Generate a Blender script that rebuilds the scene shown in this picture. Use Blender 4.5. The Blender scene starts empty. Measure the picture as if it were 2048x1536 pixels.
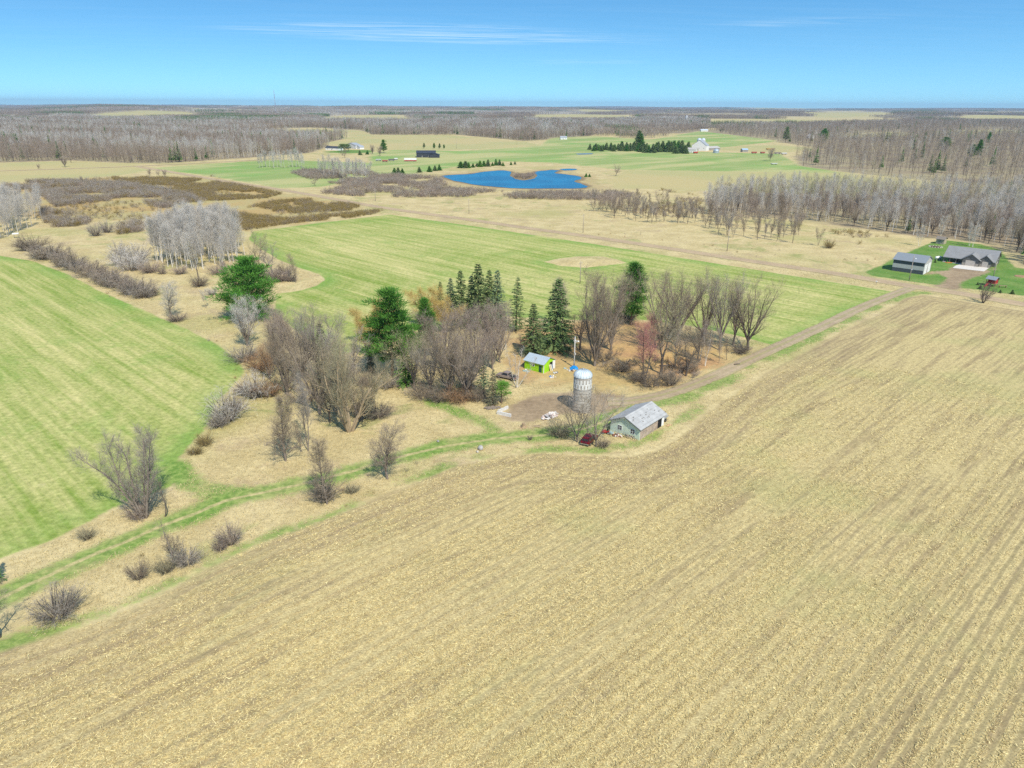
import bpy, math, random
import numpy as np
from mathutils import Vector, Matrix

random.seed(7)
RNG = np.random.default_rng(7)
SC = bpy.context.scene
COL = SC.collection
R = math.radians

# ------------------------------------------------------------------ camera
H = 60.0
F = 1421.0
PITCH, ROLL = R(21.38), R(0.28)
fw = np.array([0, math.cos(PITCH), -math.sin(PITCH)])
_r = np.array([1.0, 0, 0])
_u = np.cross(_r, fw)
_c, _s = math.cos(ROLL), math.sin(ROLL)
rt = _r * _c + _u * _s
up = -_r * _s + _u * _c
cam_d = bpy.data.cameras.new('camera')
cam = bpy.data.objects.new('camera', cam_d)
COL.objects.link(cam)
M = Matrix(((rt[0], up[0], -fw[0], 0), (rt[1], up[1], -fw[1], 0), (rt[2], up[2], -fw[2], H), (0, 0, 0, 1)))
cam.matrix_world = M
cam_d.sensor_width = 36.0
cam_d.lens = 36.0 * F / 2048
cam_d.clip_start = 1.0
cam_d.clip_end = 60000
SC.camera = cam


def P(x, y):
    """the point of the level ground seen at a place of the photograph"""
    d = fw * F + rt * (x - 1024) + up * (768 - y)
    t = -H / min(d[2], -0.9)
    return np.array([d[0] * t, d[1] * t])


def PP(pts):
    return np.array([P(*p) for p in pts])


def rise(X, Y, ytop):
    """height of something that stands at X, Y and reaches up to row ytop"""
    v = np.array([X, Y, -H])
    a = 768 - ytop
    return (F * (v @ up) - a * (v @ fw)) / (a * fw[2] - F * up[2])


def hillz(X, Y):
    r = np.hypot(X, Y)
    k = np.clip((r - 2200) / 6000, 0, 1) ** 1.3
    return k * (16 * np.sin(X / 900 + 1.3) * np.sin(Y / 1300) + 12 * np.sin(X / 2100 + Y / 3300) + 12 + 10 * np.sin(X / 420 + Y / 700))


# ------------------------------------------------------------------ node helpers
class NT:
    def __init__(s, tree):
        s.t = tree
        s.n = tree.nodes
        s.l = tree.links

    def new(s, typ, **kw):
        n = s.n.new(typ)
        for k, v in kw.items():
            setattr(n, k, v)
        return n

    def put(s, sock, v):
        if v is None:
            return
        if hasattr(v, 'is_output'):
            s.l.new(v, sock)
        else:
            if isinstance(v, (tuple, list)) and len(v) == 3 and sock.type == 'RGBA':
                v = (*v, 1)
            sock.default_value = v

    def m(s, op, a, b=None, c=None, clamp=False):
        n = s.new('ShaderNodeMath', operation=op, use_clamp=clamp)
        s.put(n.inputs[0], a)
        s.put(n.inputs[1], b)
        s.put(n.inputs[2], c)
        return n.outputs[0]

    def mix(s, f, a, b, mode='MIX'):
        n = s.new('ShaderNodeMix', data_type='RGBA', blend_type=mode)
        s.put(n.inputs[0], f)
        s.put(n.inputs[6], a)
        s.put(n.inputs[7], b)
        return n.outputs[2]

    def noise(s, vec, scale, detail=2.0, rough=0.5, dist=0.0):
        n = s.new('ShaderNodeTexNoise')
        s.put(n.inputs['Vector'], vec)
        n.inputs['Scale'].default_value = scale
        n.inputs['Detail'].default_value = detail
        n.inputs['Roughness'].default_value = rough
        n.inputs['Distortion'].default_value = dist
        return n.outputs[0]

    def map(s, vec, rot=0.0, scale=(1, 1, 1), loc=(0, 0, 0)):
        # rotate into local axes first, then stretch
        n = s.new('ShaderNodeMapping')
        n.inputs['Rotation'].default_value = (0, 0, rot)
        n.inputs['Location'].default_value = loc
        s.put(n.inputs['Vector'], vec)
        q = s.new('ShaderNodeVectorMath', operation='MULTIPLY')
        s.put(q.inputs[0], n.outputs[0])
        q.inputs[1].default_value = scale
        return q.outputs[0]

    def step(s, x, lo, hi):
        n = s.new('ShaderNodeMapRange', interpolation_type='SMOOTHSTEP')
        s.put(n.inputs['Value'], x)
        n.inputs['From Min'].default_value = lo
        n.inputs['From Max'].default_value = hi
        return n.outputs[0]

    def lin(s, x, lo, hi, a=0.0, b=1.0):
        n = s.new('ShaderNodeMapRange')
        s.put(n.inputs['Value'], x)
        n.inputs['From Min'].default_value = lo
        n.inputs['From Max'].default_value = hi
        n.inputs['To Min'].default_value = a
        n.inputs['To Max'].default_value = b
        return n.outputs[0]

    def attr(s, name):
        return s.new('ShaderNodeAttribute', attribute_name=name).outputs['Fac']

    def pos(s):
        return s.new('ShaderNodeNewGeometry').outputs['Position']

    def obj(s):
        return s.new('ShaderNodeTexCoord').outputs['Object']

    def rand(s):
        return s.new('ShaderNodeObjectInfo').outputs['Random']

    def scale(s, c, f):
        return s.mix(1.0, c, s.gray(f), 'MULTIPLY')

    def gray(s, f):
        n = s.new('ShaderNodeCombineColor')
        for i in range(3):
            s.put(n.inputs[i], f)
        return n.outputs[0]

    def bsdf(s, color, rough=0.9, bump=None, strength=0.3, dist=0.1, metal=0.0, spec=0.3, alpha=None):
        b = s.new('ShaderNodeBsdfPrincipled')
        s.put(b.inputs['Base Color'], color)
        s.put(b.inputs['Roughness'], rough)
        s.put(b.inputs['Metallic'], metal)
        s.put(b.inputs['Specular IOR Level'], spec)
        if alpha is not None:
            s.put(b.inputs['Alpha'], alpha)
        if bump is not None:
            n = s.new('ShaderNodeBump')
            n.inputs['Strength'].default_value = strength
            n.inputs['Distance'].default_value = dist
            s.put(n.inputs['Height'], bump)
            s.put(b.inputs['Normal'], n.outputs[0])
        o = s.new('ShaderNodeOutputMaterial')
        s.l.new(b.outputs[0], o.inputs[0])
        return b


def mat(name):
    m = bpy.data.materials.new(name)
    m.use_nodes = True
    m.node_tree.nodes.clear()
    return m, NT(m.node_tree)


_simple = {}


def paint(name, col, rough=0.6, metal=0.0, var=0.15, scale=1.5, bump=0.0, spec=0.3):
    """plain painted or bare surface with soft patchy wear"""
    if name in _simple:
        return _simple[name]
    m, n = mat(name)
    o = n.obj()
    a = n.noise(o, scale, 4, 0.6)
    b = n.noise(o, scale * 9, 2, 0.5)
    f = n.m('ADD', n.lin(a, 0.25, 0.75, 1 - var, 1 + var), n.lin(b, 0.25, 0.75, -var * .5, var * .5))
    n.bsdf(n.scale(col, f), rough, b if bump else None, bump, 0.05, metal, spec)
    _simple[name] = m
    return m


def ribbed(name, col, period=0.3, axis=0, rough=0.5, metal=0.0, var=0.12, depth=0.4, rust=0.0):
    """corrugated or lap-sided sheet: ridges along one local axis"""
    if name in _simple:
        return _simple[name]
    m, n = mat(name)
    o = n.obj()
    sp = n.new('ShaderNodeSeparateXYZ')
    n.put(sp.inputs[0], o)
    w = n.m('FRACT', n.m('DIVIDE', sp.outputs[axis], period))
    a = n.noise(o, 0.8, 4, 0.65)
    f = n.lin(a, 0.25, 0.75, 1 - var, 1 + var)
    c = n.scale(col, f)
    c = n.mix(n.m('MULTIPLY', n.step(w, 0.86, 0.98), 0.35), c, n.scale(c, 0.4))
    if rust:
        c = n.mix(n.m('MULTIPLY', n.step(n.noise(o, 1.7, 5, 0.7), 0.55, 0.72), rust), c, (0.16, 0.11, 0.08))
    n.bsdf(c, rough, w, depth, 0.05, metal)
    _simple[name] = m
    return m


# ------------------------------------------------------------------ mesh helpers
class MB:
    """collects pieces of ONE part"""

    def __init__(s):
        s.v = []
        s.f = []
        s.n = 0

    def add(s, verts, faces):
        s.v.extend([tuple(map(float, p)) for p in verts])
        s.f.extend([tuple(i + s.n for i in f) for f in faces])
        s.n += len(verts)
        return s

    def box(s, c, size, rz=0.0, rx=0.0, ry=0.0, taper=1.0):
        x, y, z = [q / 2 for q in size]
        mt = Matrix.Translation(c) @ Matrix.Rotation(rz, 4, 'Z') @ Matrix.Rotation(ry, 4, 'Y') @ Matrix.Rotation(rx, 4, 'X')
        b = 0.0
        vs = []
        for dz in (-1, 1):
            k = taper if dz > 0 else 1
            for dx, dy in ((-1, -1), (1, -1), (1, 1), (-1, 1)):
                vs.append(mt @ Vector((dx * x * k, dy * y * k, dz * z)))
        return s.add(vs, [(3, 2, 1, 0), (4, 5, 6, 7), (0, 1, 5, 4), (1, 2, 6, 5), (2, 3, 7, 6), (3, 0, 4, 7)])

    def span(s, x0, x1, y0, y1, z0, z1):
        return s.box(((x0 + x1) / 2, (y0 + y1) / 2, (z0 + z1) / 2), (x1 - x0, y1 - y0, z1 - z0))

    def tube(s, pts, rad, sides=6, cap=True):
        pts = [Vector(p) for p in pts]
        if not hasattr(rad, '__len__'):
            rad = [rad] * len(pts)
        vs = []
        for i, p in enumerate(pts):
            a = pts[max(i - 1, 0)]
            b = pts[min(i + 1, len(pts) - 1)]
            d = (b - a).normalized()
            q = d.cross(Vector((0.31, 0.17, 0.93)))
            if q.length < 0.05:
                q = d.cross(Vector((1, 0, 0)))
            q.normalize()
            w = d.cross(q)
            for k in range(sides):
                t = 2 * math.pi * k / sides
                vs.append(p + (q * math.cos(t) + w * math.sin(t)) * rad[i])
        fs = []
        for i in range(len(pts) - 1):
            for k in range(sides):
                k2 = (k + 1) % sides
                fs.append((i * sides + k, i * sides + k2, (i + 1) * sides + k2, (i + 1) * sides + k))
        if cap:
            fs.append(tuple(range(sides))[::-1])
            fs.append(tuple((len(pts) - 1) * sides + k for k in range(sides)))
        return s.add(vs, fs)

    def lathe(s, prof, sides=32, c=(0, 0, 0)):
        vs = []
        for r_, z in prof:
            for k in range(sides):
                t = 2 * math.pi * k / sides
                vs.append((c[0] + r_ * math.cos(t), c[1] + r_ * math.sin(t), c[2] + z))
        fs = []
        for i in range(len(prof) - 1):
            for k in range(sides):
                k2 = (k + 1) % sides
                fs.append((i * sides + k, i * sides + k2, (i + 1) * sides + k2, (i + 1) * sides + k))
        return s.add(vs, fs)

    def prism(s, poly, y0, y1, axis='Y'):
        """poly in (x, z), pulled from y0 to y1"""
        n = len(poly)
        vs = [(x, y0, z) for x, z in poly] + [(x, y1, z) for x, z in poly]
        if axis == 'X':
            vs = [(y, x, z) for x, y, z in vs]
        fs = [tuple(range(n)), tuple(range(2 * n - 1, n - 1, -1))]
        for i in range(n):
            j = (i + 1) % n
            fs.append((i, n + i, n + j, j))
        return s.add(vs, fs)

    def mesh(s, name, material, smooth=False):
        me = bpy.data.meshes.new(name)
        me.from_pydata(s.v, [], s.f)
        import bmesh
        bm = bmesh.new()
        bm.from_mesh(me)
        bmesh.ops.recalc_face_normals(bm, faces=bm.faces)
        bm.to_mesh(me)
        bm.free()
        if smooth:
            me.polygons.foreach_set('use_smooth', [True] * len(me.polygons))
        if material:
            me.materials.append(material)
        return me

    def build(s, name, material, parent=None, smooth=False, loc=None):
        o = bpy.data.objects.new(name, s.mesh(name, material, smooth))
        COL.objects.link(o)
        if parent:
            o.parent = parent
        if loc is not None:
            o.location = loc
        return o


def tag(o, label=None, cat=None, group=None, kind=None):
    if label:
        o['label'] = label
    if cat:
        o['category'] = cat
    if group:
        o['group'] = group
    if kind:
        o['kind'] = kind
    return o


def empty(name, loc, rz=0.0, label=None, cat=None, group=None):
    o = bpy.data.objects.new(name, None)
    o.empty_display_size = 0.5
    COL.objects.link(o)
    o.location = (loc[0], loc[1], loc[2] if len(loc) > 2 else 0.0)
    o.rotation_euler = (0, 0, rz)
    return tag(o, label, cat, group)


def copy_tree(o, parent=None):
    c = o.copy()
    COL.objects.link(c)
    c.parent = parent
    for ch in list(o.children):
        copy_tree(ch, c)
    return c


def np_mesh(name, V, quads=None, tris=None, material=None, fattr=None, smooth=False):
    """fast mesh from numpy arrays"""
    me = bpy.data.meshes.new(name)
    nq = 0 if quads is None else len(quads)
    nt = 0 if tris is None else len(tris)
    me.vertices.add(len(V))
    me.vertices.foreach_set('co', np.ascontiguousarray(V, dtype=np.float32).ravel())
    idx = []
    starts = []
    if nq:
        idx.append(np.asarray(quads, np.int32).ravel())
        starts.append(np.arange(nq, dtype=np.int32) * 4)
    if nt:
        idx.append(np.asarray(tris, np.int32).ravel())
        starts.append(nq * 4 + np.arange(nt, dtype=np.int32) * 3)
    idx = np.concatenate(idx)
    starts = np.concatenate(starts)
    me.loops.add(len(idx))
    me.loops.foreach_set('vertex_index', idx)
    me.polygons.add(nq + nt)
    me.polygons.foreach_set('loop_start', starts)
    if fattr is not None:
        for k, a in fattr.items():
            at = me.attributes.new(k, 'FLOAT', 'FACE')
            at.data.foreach_set('value', np.asarray(a, np.float32))
    me.update(calc_edges=True)
    if smooth:
        me.polygons.foreach_set('use_smooth', np.ones(nq + nt, bool))
    if material:
        me.materials.append(material)
    return me


# ------------------------------------------------------------------ distances to outlines
def sd_poly(X, Y, poly):
    """signed distance, positive inside"""
    poly = np.asarray(poly)
    d2 = np.full(X.shape, 1e18)
    ins = np.zeros(X.shape, bool)
    n = len(poly)
    for i in range(n):
        ax, ay = poly[i]
        bx, by = poly[(i + 1) % n]
        ex, ey = bx - ax, by - ay
        L = ex * ex + ey * ey + 1e-9
        t = np.clip(((X - ax) * ex + (Y - ay) * ey) / L, 0, 1)
        dx, dy = X - ax - t * ex, Y - ay - t * ey
        d2 = np.minimum(d2, dx * dx + dy * dy)
        cond = (ay > Y) != (by > Y)
        xi = ax + (Y - ay) / (by - ay + 1e-12) * ex
        ins ^= cond & (X < xi)
    d = np.sqrt(d2)
    return np.where(ins, d, -d)


def d_line(X, Y, pts):
    d2 = np.full(X.shape, 1e18)
    for i in range(len(pts) - 1):
        ax, ay = pts[i]
        ex, ey = pts[i + 1][0] - ax, pts[i + 1][1] - ay
        L = ex * ex + ey * ey + 1e-9
        t = np.clip(((X - ax) * ex + (Y - ay) * ey) / L, 0, 1)
        d2 = np.minimum(d2, (X - ax - t * ex) ** 2 + (Y - ay - t * ey) ** 2)
    return np.sqrt(d2)


def s_line(X, Y, pts):
    """distance to a line, negative on its right side"""
    d2 = np.full(X.shape, 1e18)
    sg = np.ones(X.shape)
    for i in range(len(pts) - 1):
        ax, ay = pts[i]
        ex, ey = pts[i + 1][0] - ax, pts[i + 1][1] - ay
        L = ex * ex + ey * ey + 1e-9
        t = np.clip(((X - ax) * ex + (Y - ay) * ey) / L, 0, 1)
        q = (X - ax - t * ex) ** 2 + (Y - ay - t * ey) ** 2
        c = q < d2
        d2 = np.where(c, q, d2)
        sg = np.where(c, np.sign(ex * (Y - ay) - ey * (X - ax)), sg)
    return np.sqrt(d2) * sg


def smooth_line(pts, step):
    """Catmull-Rom through pts, a point about every step metres"""
    pts = np.asarray(pts, float)
    pts = np.vstack([2 * pts[0] - pts[1], pts, 2 * pts[-1] - pts[-2]])
    out = []
    for i in range(1, len(pts) - 2):
        p0, p1, p2, p3 = pts[i - 1:i + 3]
        n = max(1, int(np.hypot(*(p2 - p1)) / step))
        for k in range(n):
            t = k / n
            out.append(0.5 * (2 * p1 + (p2 - p0) * t + (2 * p0 - 5 * p1 + 4 * p2 - p3) * t * t + (3 * p1 - p0 - 3 * p2 + p3) * t ** 3))
    out.append(pts[-2])
    return np.array(out)


# ------------------------------------------------------------------ land cover outlines
A_STUB = PP([(-900, 1560), (0, 1308), (120, 1270), (210, 1238), (330, 1185), (420, 1135), (520, 1088), (620, 1052), (720, 1012), (830, 968), (920, 932), (1000, 914), (1090, 906), (1180, 912), (1260, 914), (1320, 900), (1370, 868), (1410, 832), (1450, 800), (1530, 748), (1650, 682), (1770, 622), (1812, 596), (1850, 590), (1930, 604), (2048, 622), (2500, 690), (3600, 1100), (3000, 2300), (1000, 2600), (-900, 2300)])
A_HAYL = PP([(-500, 470), (-100, 500), (0, 512), (60, 521), (130, 546), (200, 582), (290, 622), (370, 657), (440, 692), (478, 722), (488, 742), (470, 768), (436, 800), (418, 840), (402, 868), (375, 897), (352, 920), (362, 945), (362, 960), (330, 980), (255, 1002), (170, 1046), (90, 1086), (0, 1118), (-400, 1260), (-1200, 1200)])
A_HAYC = PP([(505, 463), (640, 446), (780, 429), (1000, 460), (1200, 490), (1450, 530), (1650, 562), (1790, 584), (1700, 628), (1620, 668), (1560, 694), (1480, 672), (1400, 655), (1290, 640), (1150, 640), (1000, 632), (850, 655), (740, 695), (670, 712), (600, 668), (552, 628), (552, 588), (600, 581), (634, 572), (650, 560), (640, 549), (605, 538), (560, 520), (520, 497), (498, 478)])
A_MOUND = PP([(1088, 524), (1120, 517), (1160, 513), (1205, 513), (1235, 519), (1255, 526), (1215, 531), (1170, 536), (1120, 532)])
A_LAWN = [PP([(1728, 543), (1760, 532), (1830, 498), (1868, 483), (1890, 480), (1960, 488), (2000, 500), (2030, 535), (2120, 550), (2120, 600), (2048, 592), (1960, 580), (1890, 572), (1800, 560), (1745, 552)]),
          PP([(690, 300), (740, 300), (745, 305), (690, 307), (640, 304)])]
A_DRIVE = PP([(1860, 543), (1895, 540), (1915, 531), (1975, 539), (1990, 536), (1990, 541), (1975, 547), (1940, 556), (1920, 568), (1914, 580), (1860, 573), (1888, 566), (1893, 556), (1875, 547), (1845, 549)])
A_APRON = PP([(1912, 531), (1924, 528), (1978, 536), (1968, 543), (1905, 536)])
A_YARD = PP([(1000, 832), (1025, 812), (1060, 795), (1095, 785), (1150, 783), (1220, 790), (1275, 796), (1250, 812), (1200, 826), (1130, 828), (1090, 838), (1040, 846), (1010, 842)])
L_LANE = smooth_line(PP([(1215, 803), (1262, 802), (1340, 786), (1430, 752), (1530, 705), (1640, 655), (1730, 612), (1822, 576)]), 1.5)
L_TRACK = smooth_line(PP([(-250, 1330), (-100, 1252), (0, 1197), (100, 1150), (200, 1104), (300, 1062), (400, 1022), (450, 1002), (520, 986), (600, 969), (700, 944), (800, 914), (900, 890), (1000, 876), (1100, 868), (1175, 856), (1215, 836), (1250, 815)]), 2)
L_TRACK2 = smooth_line(PP([(520, 986), (450, 988), (400, 978), (368, 958), (352, 935)]), 2)
L_TRACK3 = smooth_line(PP([(930, 880), (985, 868), (975, 850), (930, 830), (860, 800)]), 2)
L_VERGE = smooth_line(PP([(1250, 825), (1350, 800), (1440, 765), (1540, 715), (1650, 662), (1740, 618), (1820, 588), (1850, 586)]), 3)
L_EDGE = smooth_line(PP([(-300, 1380), (0, 1290), (120, 1258), (210, 1225), (330, 1172), (400, 1140), (520, 1078), (640, 1040), (900, 930), (1000, 908), (1100, 898), (1200, 900), (1280, 885), (1340, 850), (1400, 815)]), 3)
A_ORANGE = PP([(1000, 690), (1060, 650), (1200, 640), (1320, 650), (1450, 680), (1490, 700), (1400, 745), (1330, 775), (1200, 780), (1140, 770), (1060, 760), (1010, 740)])
ROAD_PX = [(2600, 690), (2200, 632), (2048, 609), (1939, 590), (1808, 570), (1676, 548), (1501, 522), (1325, 495), (1177, 473), (1060, 457), (943, 440), (855, 428), (752, 413), (600, 386), (480, 367), (400, 354), (330, 342), (275, 333)]
L_ROAD = smooth_line(PP(ROAD_PX), 4)
L_ROAD2 = smooth_line(PP([(-400, 356), (0, 342), (150, 337), (275, 332.5), (400, 326), (480, 322), (560, 316)]), 6)
# far open land: (green share, outline)
FARG = [PP([(300, 336), (480, 324), (560, 320), (760, 326), (800, 345), (640, 374), (560, 376), (420, 352)]),
        PP([(745, 350), (740, 305), (790, 300), (920, 302), (1110, 290), (1190, 300), (1400, 304), (1560, 308), (1600, 332), (1690, 346), (1250, 340), (1190, 334), (1100, 325), (1000, 322), (900, 335), (800, 352)]),
        PP([(1100, 276), (1190, 272), (1300, 280), (1400, 262), (1560, 282), (1400, 300), (1190, 298), (1080, 292)])]
FART = [
        PP([(1220, 360), (1250, 341), (1690, 346), (1990, 374), (2040, 380), (1800, 392), (1500, 384), (1300, 378), (1230, 378)]),
        PP([(-300, 338), (0, 326), (140, 322), (250, 327), (285, 332), (0, 341), (-300, 352)]),
        PP([(-300, 354), (0, 343), (270, 334), (300, 340), (230, 352), (0, 366), (-300, 380)]),
        PP([(480, 263), (620, 257), (725, 262), (745, 272), (800, 270), (900, 271), (1050, 284), (1085, 291), (960, 298), (820, 302), (700, 297), (640, 288), (700, 276), (600, 276)]),
        PP([(1410, 244), (1500, 241), (1820, 244), (1780, 248), (1560, 252), (1440, 252)]),
        PP([(290, 220), (430, 219), (520, 225), (400, 227)]),
        PP([(860, 220), (925, 221), (915, 223), (870, 223)]),
        PP([(1040, 236), (1180, 238), (1300, 241), (1180, 244)]), PP([(130, 232), (300, 230), (420, 234), (260, 237)]),
        PP([(620, 236), (760, 234), (840, 238), (700, 240)]), PP([(1560, 227), (1750, 225), (1850, 228), (1650, 231)]),
        PP([(1850, 263), (2000, 259), (2080, 265), (1920, 269)]), PP([(1660, 268), (1800, 263), (1850, 270), (1700, 276)]),
        PP([(700, 221), (790, 220.5), (800, 222.5), (720, 223)]), PP([(1150, 224), (1290, 223.5), (1300, 226), (1180, 226.5)]),
        PP([(1900, 240), (2060, 238), (2080, 243), (1930, 244)]), PP([(20, 224), (120, 222), (160, 224.5), (50, 227)]),
        PP([(640, 236), (720, 232), (800, 233), (830, 240), (700, 246), (660, 245)]), PP([(180, 231), (290, 227), (380, 229), (400, 236), (260, 240), (190, 238)]),
        PP([(1060, 233), (1150, 231), (1240, 233), (1290, 241), (1100, 243)]), PP([(1600, 229), (1720, 226), (1800, 229), (1780, 236), (1640, 237)]),
        PP([(1920, 237), (1990, 234), (2080, 236), (2080, 246), (1930, 246)]),
        PP([(0, 236), (90, 234), (150, 237), (40, 240)]), PP([(440, 214), (520, 213), (560, 215), (470, 216)]),
        PP([(880, 232), (960, 231), (1000, 234), (900, 235)]), PP([(1300, 232), (1420, 230), (1460, 233), (1330, 235)]),
        PP([(1500, 219), (1640, 218), (1660, 220), (1520, 221)]), PP([(1780, 217), (1900, 217), (1920, 219), (1800, 219.5)]),
        PP([(960, 217), (1080, 217), (1100, 219), (980, 219.5)]), PP([(1950, 228), (2060, 227), (2080, 230), (1970, 231)]),
        PP([(60, 214), (180, 213.5), (200, 215.5), (80, 216)]), PP([(720, 243), (820, 242), (860, 246), (760, 248)]),
        PP([(1440, 300), (1420, 293), (1560, 290), (1640, 298), (1560, 306)])]
A_POND = PP([(884, 352), (905, 350), (940, 348), (975, 343), (1005, 341), (1022, 344), (1020, 350), (1030, 358), (1048, 361), (1068, 357), (1076, 351), (1068, 346), (1075, 343), (1105, 340), (1120, 341), (1108, 346), (1130, 349), (1160, 353), (1162, 359), (1148, 362), (1165, 369), (1176, 373), (1160, 377), (1120, 377), (1040, 377), (980, 373), (930, 366), (900, 359)])
A_ISLAND_HOLE = PP([(1020, 350), (1030, 358), (1048, 361), (1068, 357), (1076, 351), (1068, 346)])
A_MARSH = PP([(0, 370), (250, 352), (420, 354), (560, 384), (720, 412), (640, 440), (500, 460), (300, 440), (100, 440), (0, 420)])
WOODS_NEAR = PP([(1400, 425), (1420, 400), (1500, 388), (1640, 380), (1800, 392), (2040, 380), (2600, 390), (2600, 640), (2300, 590), (2120, 548), (2050, 535), (2030, 515), (2000, 492), (1900, 478), (1840, 474), (1760, 462), (1700, 455), (1600, 440), (1500, 435)])
WOOD_LEFT = PP([(-500, 345), (0, 325), (140, 321), (250, 326), (330, 327), (480, 317), (560, 311), (620, 306), (650, 296), (700, 276), (600, 277), (480, 264), (480, 258), (620, 255), (725, 260), (745, 270), (900, 268), (1050, 282), (1180, 276), (1190, 268), (1300, 262), (1420, 258), (1420, 246), (-500, 246)])
WOOD_RIGHT = PP([(1590, 312), (1600, 333), (1700, 345), (1850, 360), (1990, 371), (2700, 385), (2700, 246), (1800, 250), (1560, 256), (1430, 256), (1440, 266), (1545, 282), (1650, 298)])


def at_ground(name, X, Y):
    pass


def lump(X, Y, s, seed):
    r_ = np.random.default_rng(seed)
    f = np.zeros(X.shape)
    for i in range(5):
        a = r_.uniform(0, 6.28)
        k = (1.6 ** i) / s
        f += np.sin((X * math.cos(a) + Y * math.sin(a)) * k + r_.uniform(0, 6.28)) * .75 ** i
    return f / 2.2


# ------------------------------------------------------------------ the ground: one sheet to the horizon, cut into its fields
def build_ground():
    rs = [1e-3, 12, 22, 30, 36]
    while rs[-1] < 1300:
        rs.append(rs[-1] * 1.0088)
    while rs[-1] < 24000:
        rs.append(rs[-1] * 1.055)
    rs = np.array(rs)
    th = np.concatenate([np.arange(-180, -46, 6.7), np.arange(-46, 46.01, 0.4), np.arange(46 + 6.7, 179, 6.7)])
    th = np.radians(th)
    nr, nt = len(rs), len(th)
    RR, TT = np.meshgrid(rs, th, indexing='ij')
    X = (RR * np.sin(TT)).ravel()
    Y = (RR * np.cos(TT)).ravel()
    Z = hillz(X, Y)
    near = np.hypot(X, Y) < 500
    mz = sd_poly(X, Y, A_MOUND)
    Z = Z + np.clip(mz / 6, 0, 1) * 0.8
    i = np.arange(nr - 1)[:, None] * nt
    j = np.arange(nt)[None, :]
    j2 = (j + 1) % nt
    Q = np.stack([i + j, i + nt + j, i + nt + j2, i + j2], -1).reshape(-1, 4)
    def cl(a, lo=-40, hi=90):
        return np.clip(a, lo, hi)
    hay = np.maximum(sd_poly(X, Y, A_HAYL), np.minimum(sd_poly(X, Y, A_HAYC), -mz))
    stub = sd_poly(X, Y, A_STUB)
    lawn = np.maximum.reduce([sd_poly(X, Y, p) for p in A_LAWN])
    track = np.maximum(2.6 - d_line(X, Y, L_TRACK), np.maximum(2.4 - d_line(X, Y, L_TRACK2), 1.8 - d_line(X, Y, L_TRACK3)))
    tmid = s_line(X, Y, L_TRACK)
    lush = np.maximum(2.0 - d_line(X, Y, L_VERGE), 1.1 - d_line(X, Y, L_EDGE))
    dirt = np.maximum.reduce([sd_poly(X, Y, A_YARD), sd_poly(X, Y, A_DRIVE)])
    orange = sd_poly(X, Y, A_ORANGE)
    farg = np.maximum.reduce([sd_poly(X, Y, p) for p in FARG])
    fart = np.maximum.reduce([sd_poly(X, Y, p) for p in FART])
    marsh = sd_poly(X, Y, A_MARSH)
    wood = np.maximum.reduce([sd_poly(X, Y, p) for p in (WOOD_LEFT, WOOD_RIGHT, WOODS_NEAR)])
    rr = np.hypot(X, Y)
    g1 = np.where(rr < 4200, .45 - lump(X * .55, Y, 330, 46), .5 - lump(X * .55, Y, 1150, 47)) * 80
    wood = np.maximum(wood, np.where(rr > 1900, g1, -40))
    wood = np.minimum(wood, np.minimum(-farg, -fart))
    pond = np.maximum(sd_poly(X, Y, A_POND), sd_poly(X, Y, A_ISLAND_HOLE))
    attrs = dict(pond=cl(pond), stub=cl(stub), hay=cl(hay), lawn=cl(lawn), track=cl(track), tmid=cl(tmid), lush=cl(lush), dirt=cl(dirt), orange=cl(orange), farg=cl(farg), fart=cl(fart), marsh=cl(marsh), wood=cl(wood))
    m = ground_material()
    cx, cy = X[Q].mean(1), Y[Q].mean(1)
    owner = np.zeros(len(Q), int)
    def inside(a):
        return a[Q].mean(1) > 0
    hl = sd_poly(cx, cy, A_HAYL) > 0
    owner[inside(farg)] = 7
    owner[inside(fart)] = 8
    owner[inside(track)] = 5
    owner[inside(hay)] = 2
    owner[hl] = 3
    owner[inside(lawn)] = 4
    owner[inside(stub)] = 1
    owner[inside(dirt)] = 6
    names = {0: 'ground', 1: 'stubble_field', 2: 'hay_field', 3: 'hay_field', 4: 'lawn', 5: 'grass_path', 6: 'dirt_yard', 7: 'green_field', 8: 'tan_field'}
    V = np.stack([X, Y, Z], 1)
    for k, nm in names.items():
        q = Q[owner == k]
        used, inv = np.unique(q.ravel(), return_inverse=True)
        me = np_mesh(nm, V[used], quads=inv.reshape(-1, 4)[:, ::-1], material=m, smooth=True)
        for a, arr in attrs.items():
            at = me.attributes.new(a, 'FLOAT', 'POINT')
            at.data.foreach_set('value', arr[used].astype(np.float32))
        o = bpy.data.objects.new(nm, me)
        COL.objects.link(o)
        tag(o, kind='structure')


ROW = math.atan2(0.69, 0.72)        # crop rows and lane run this way; the gravel road across it


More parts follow.
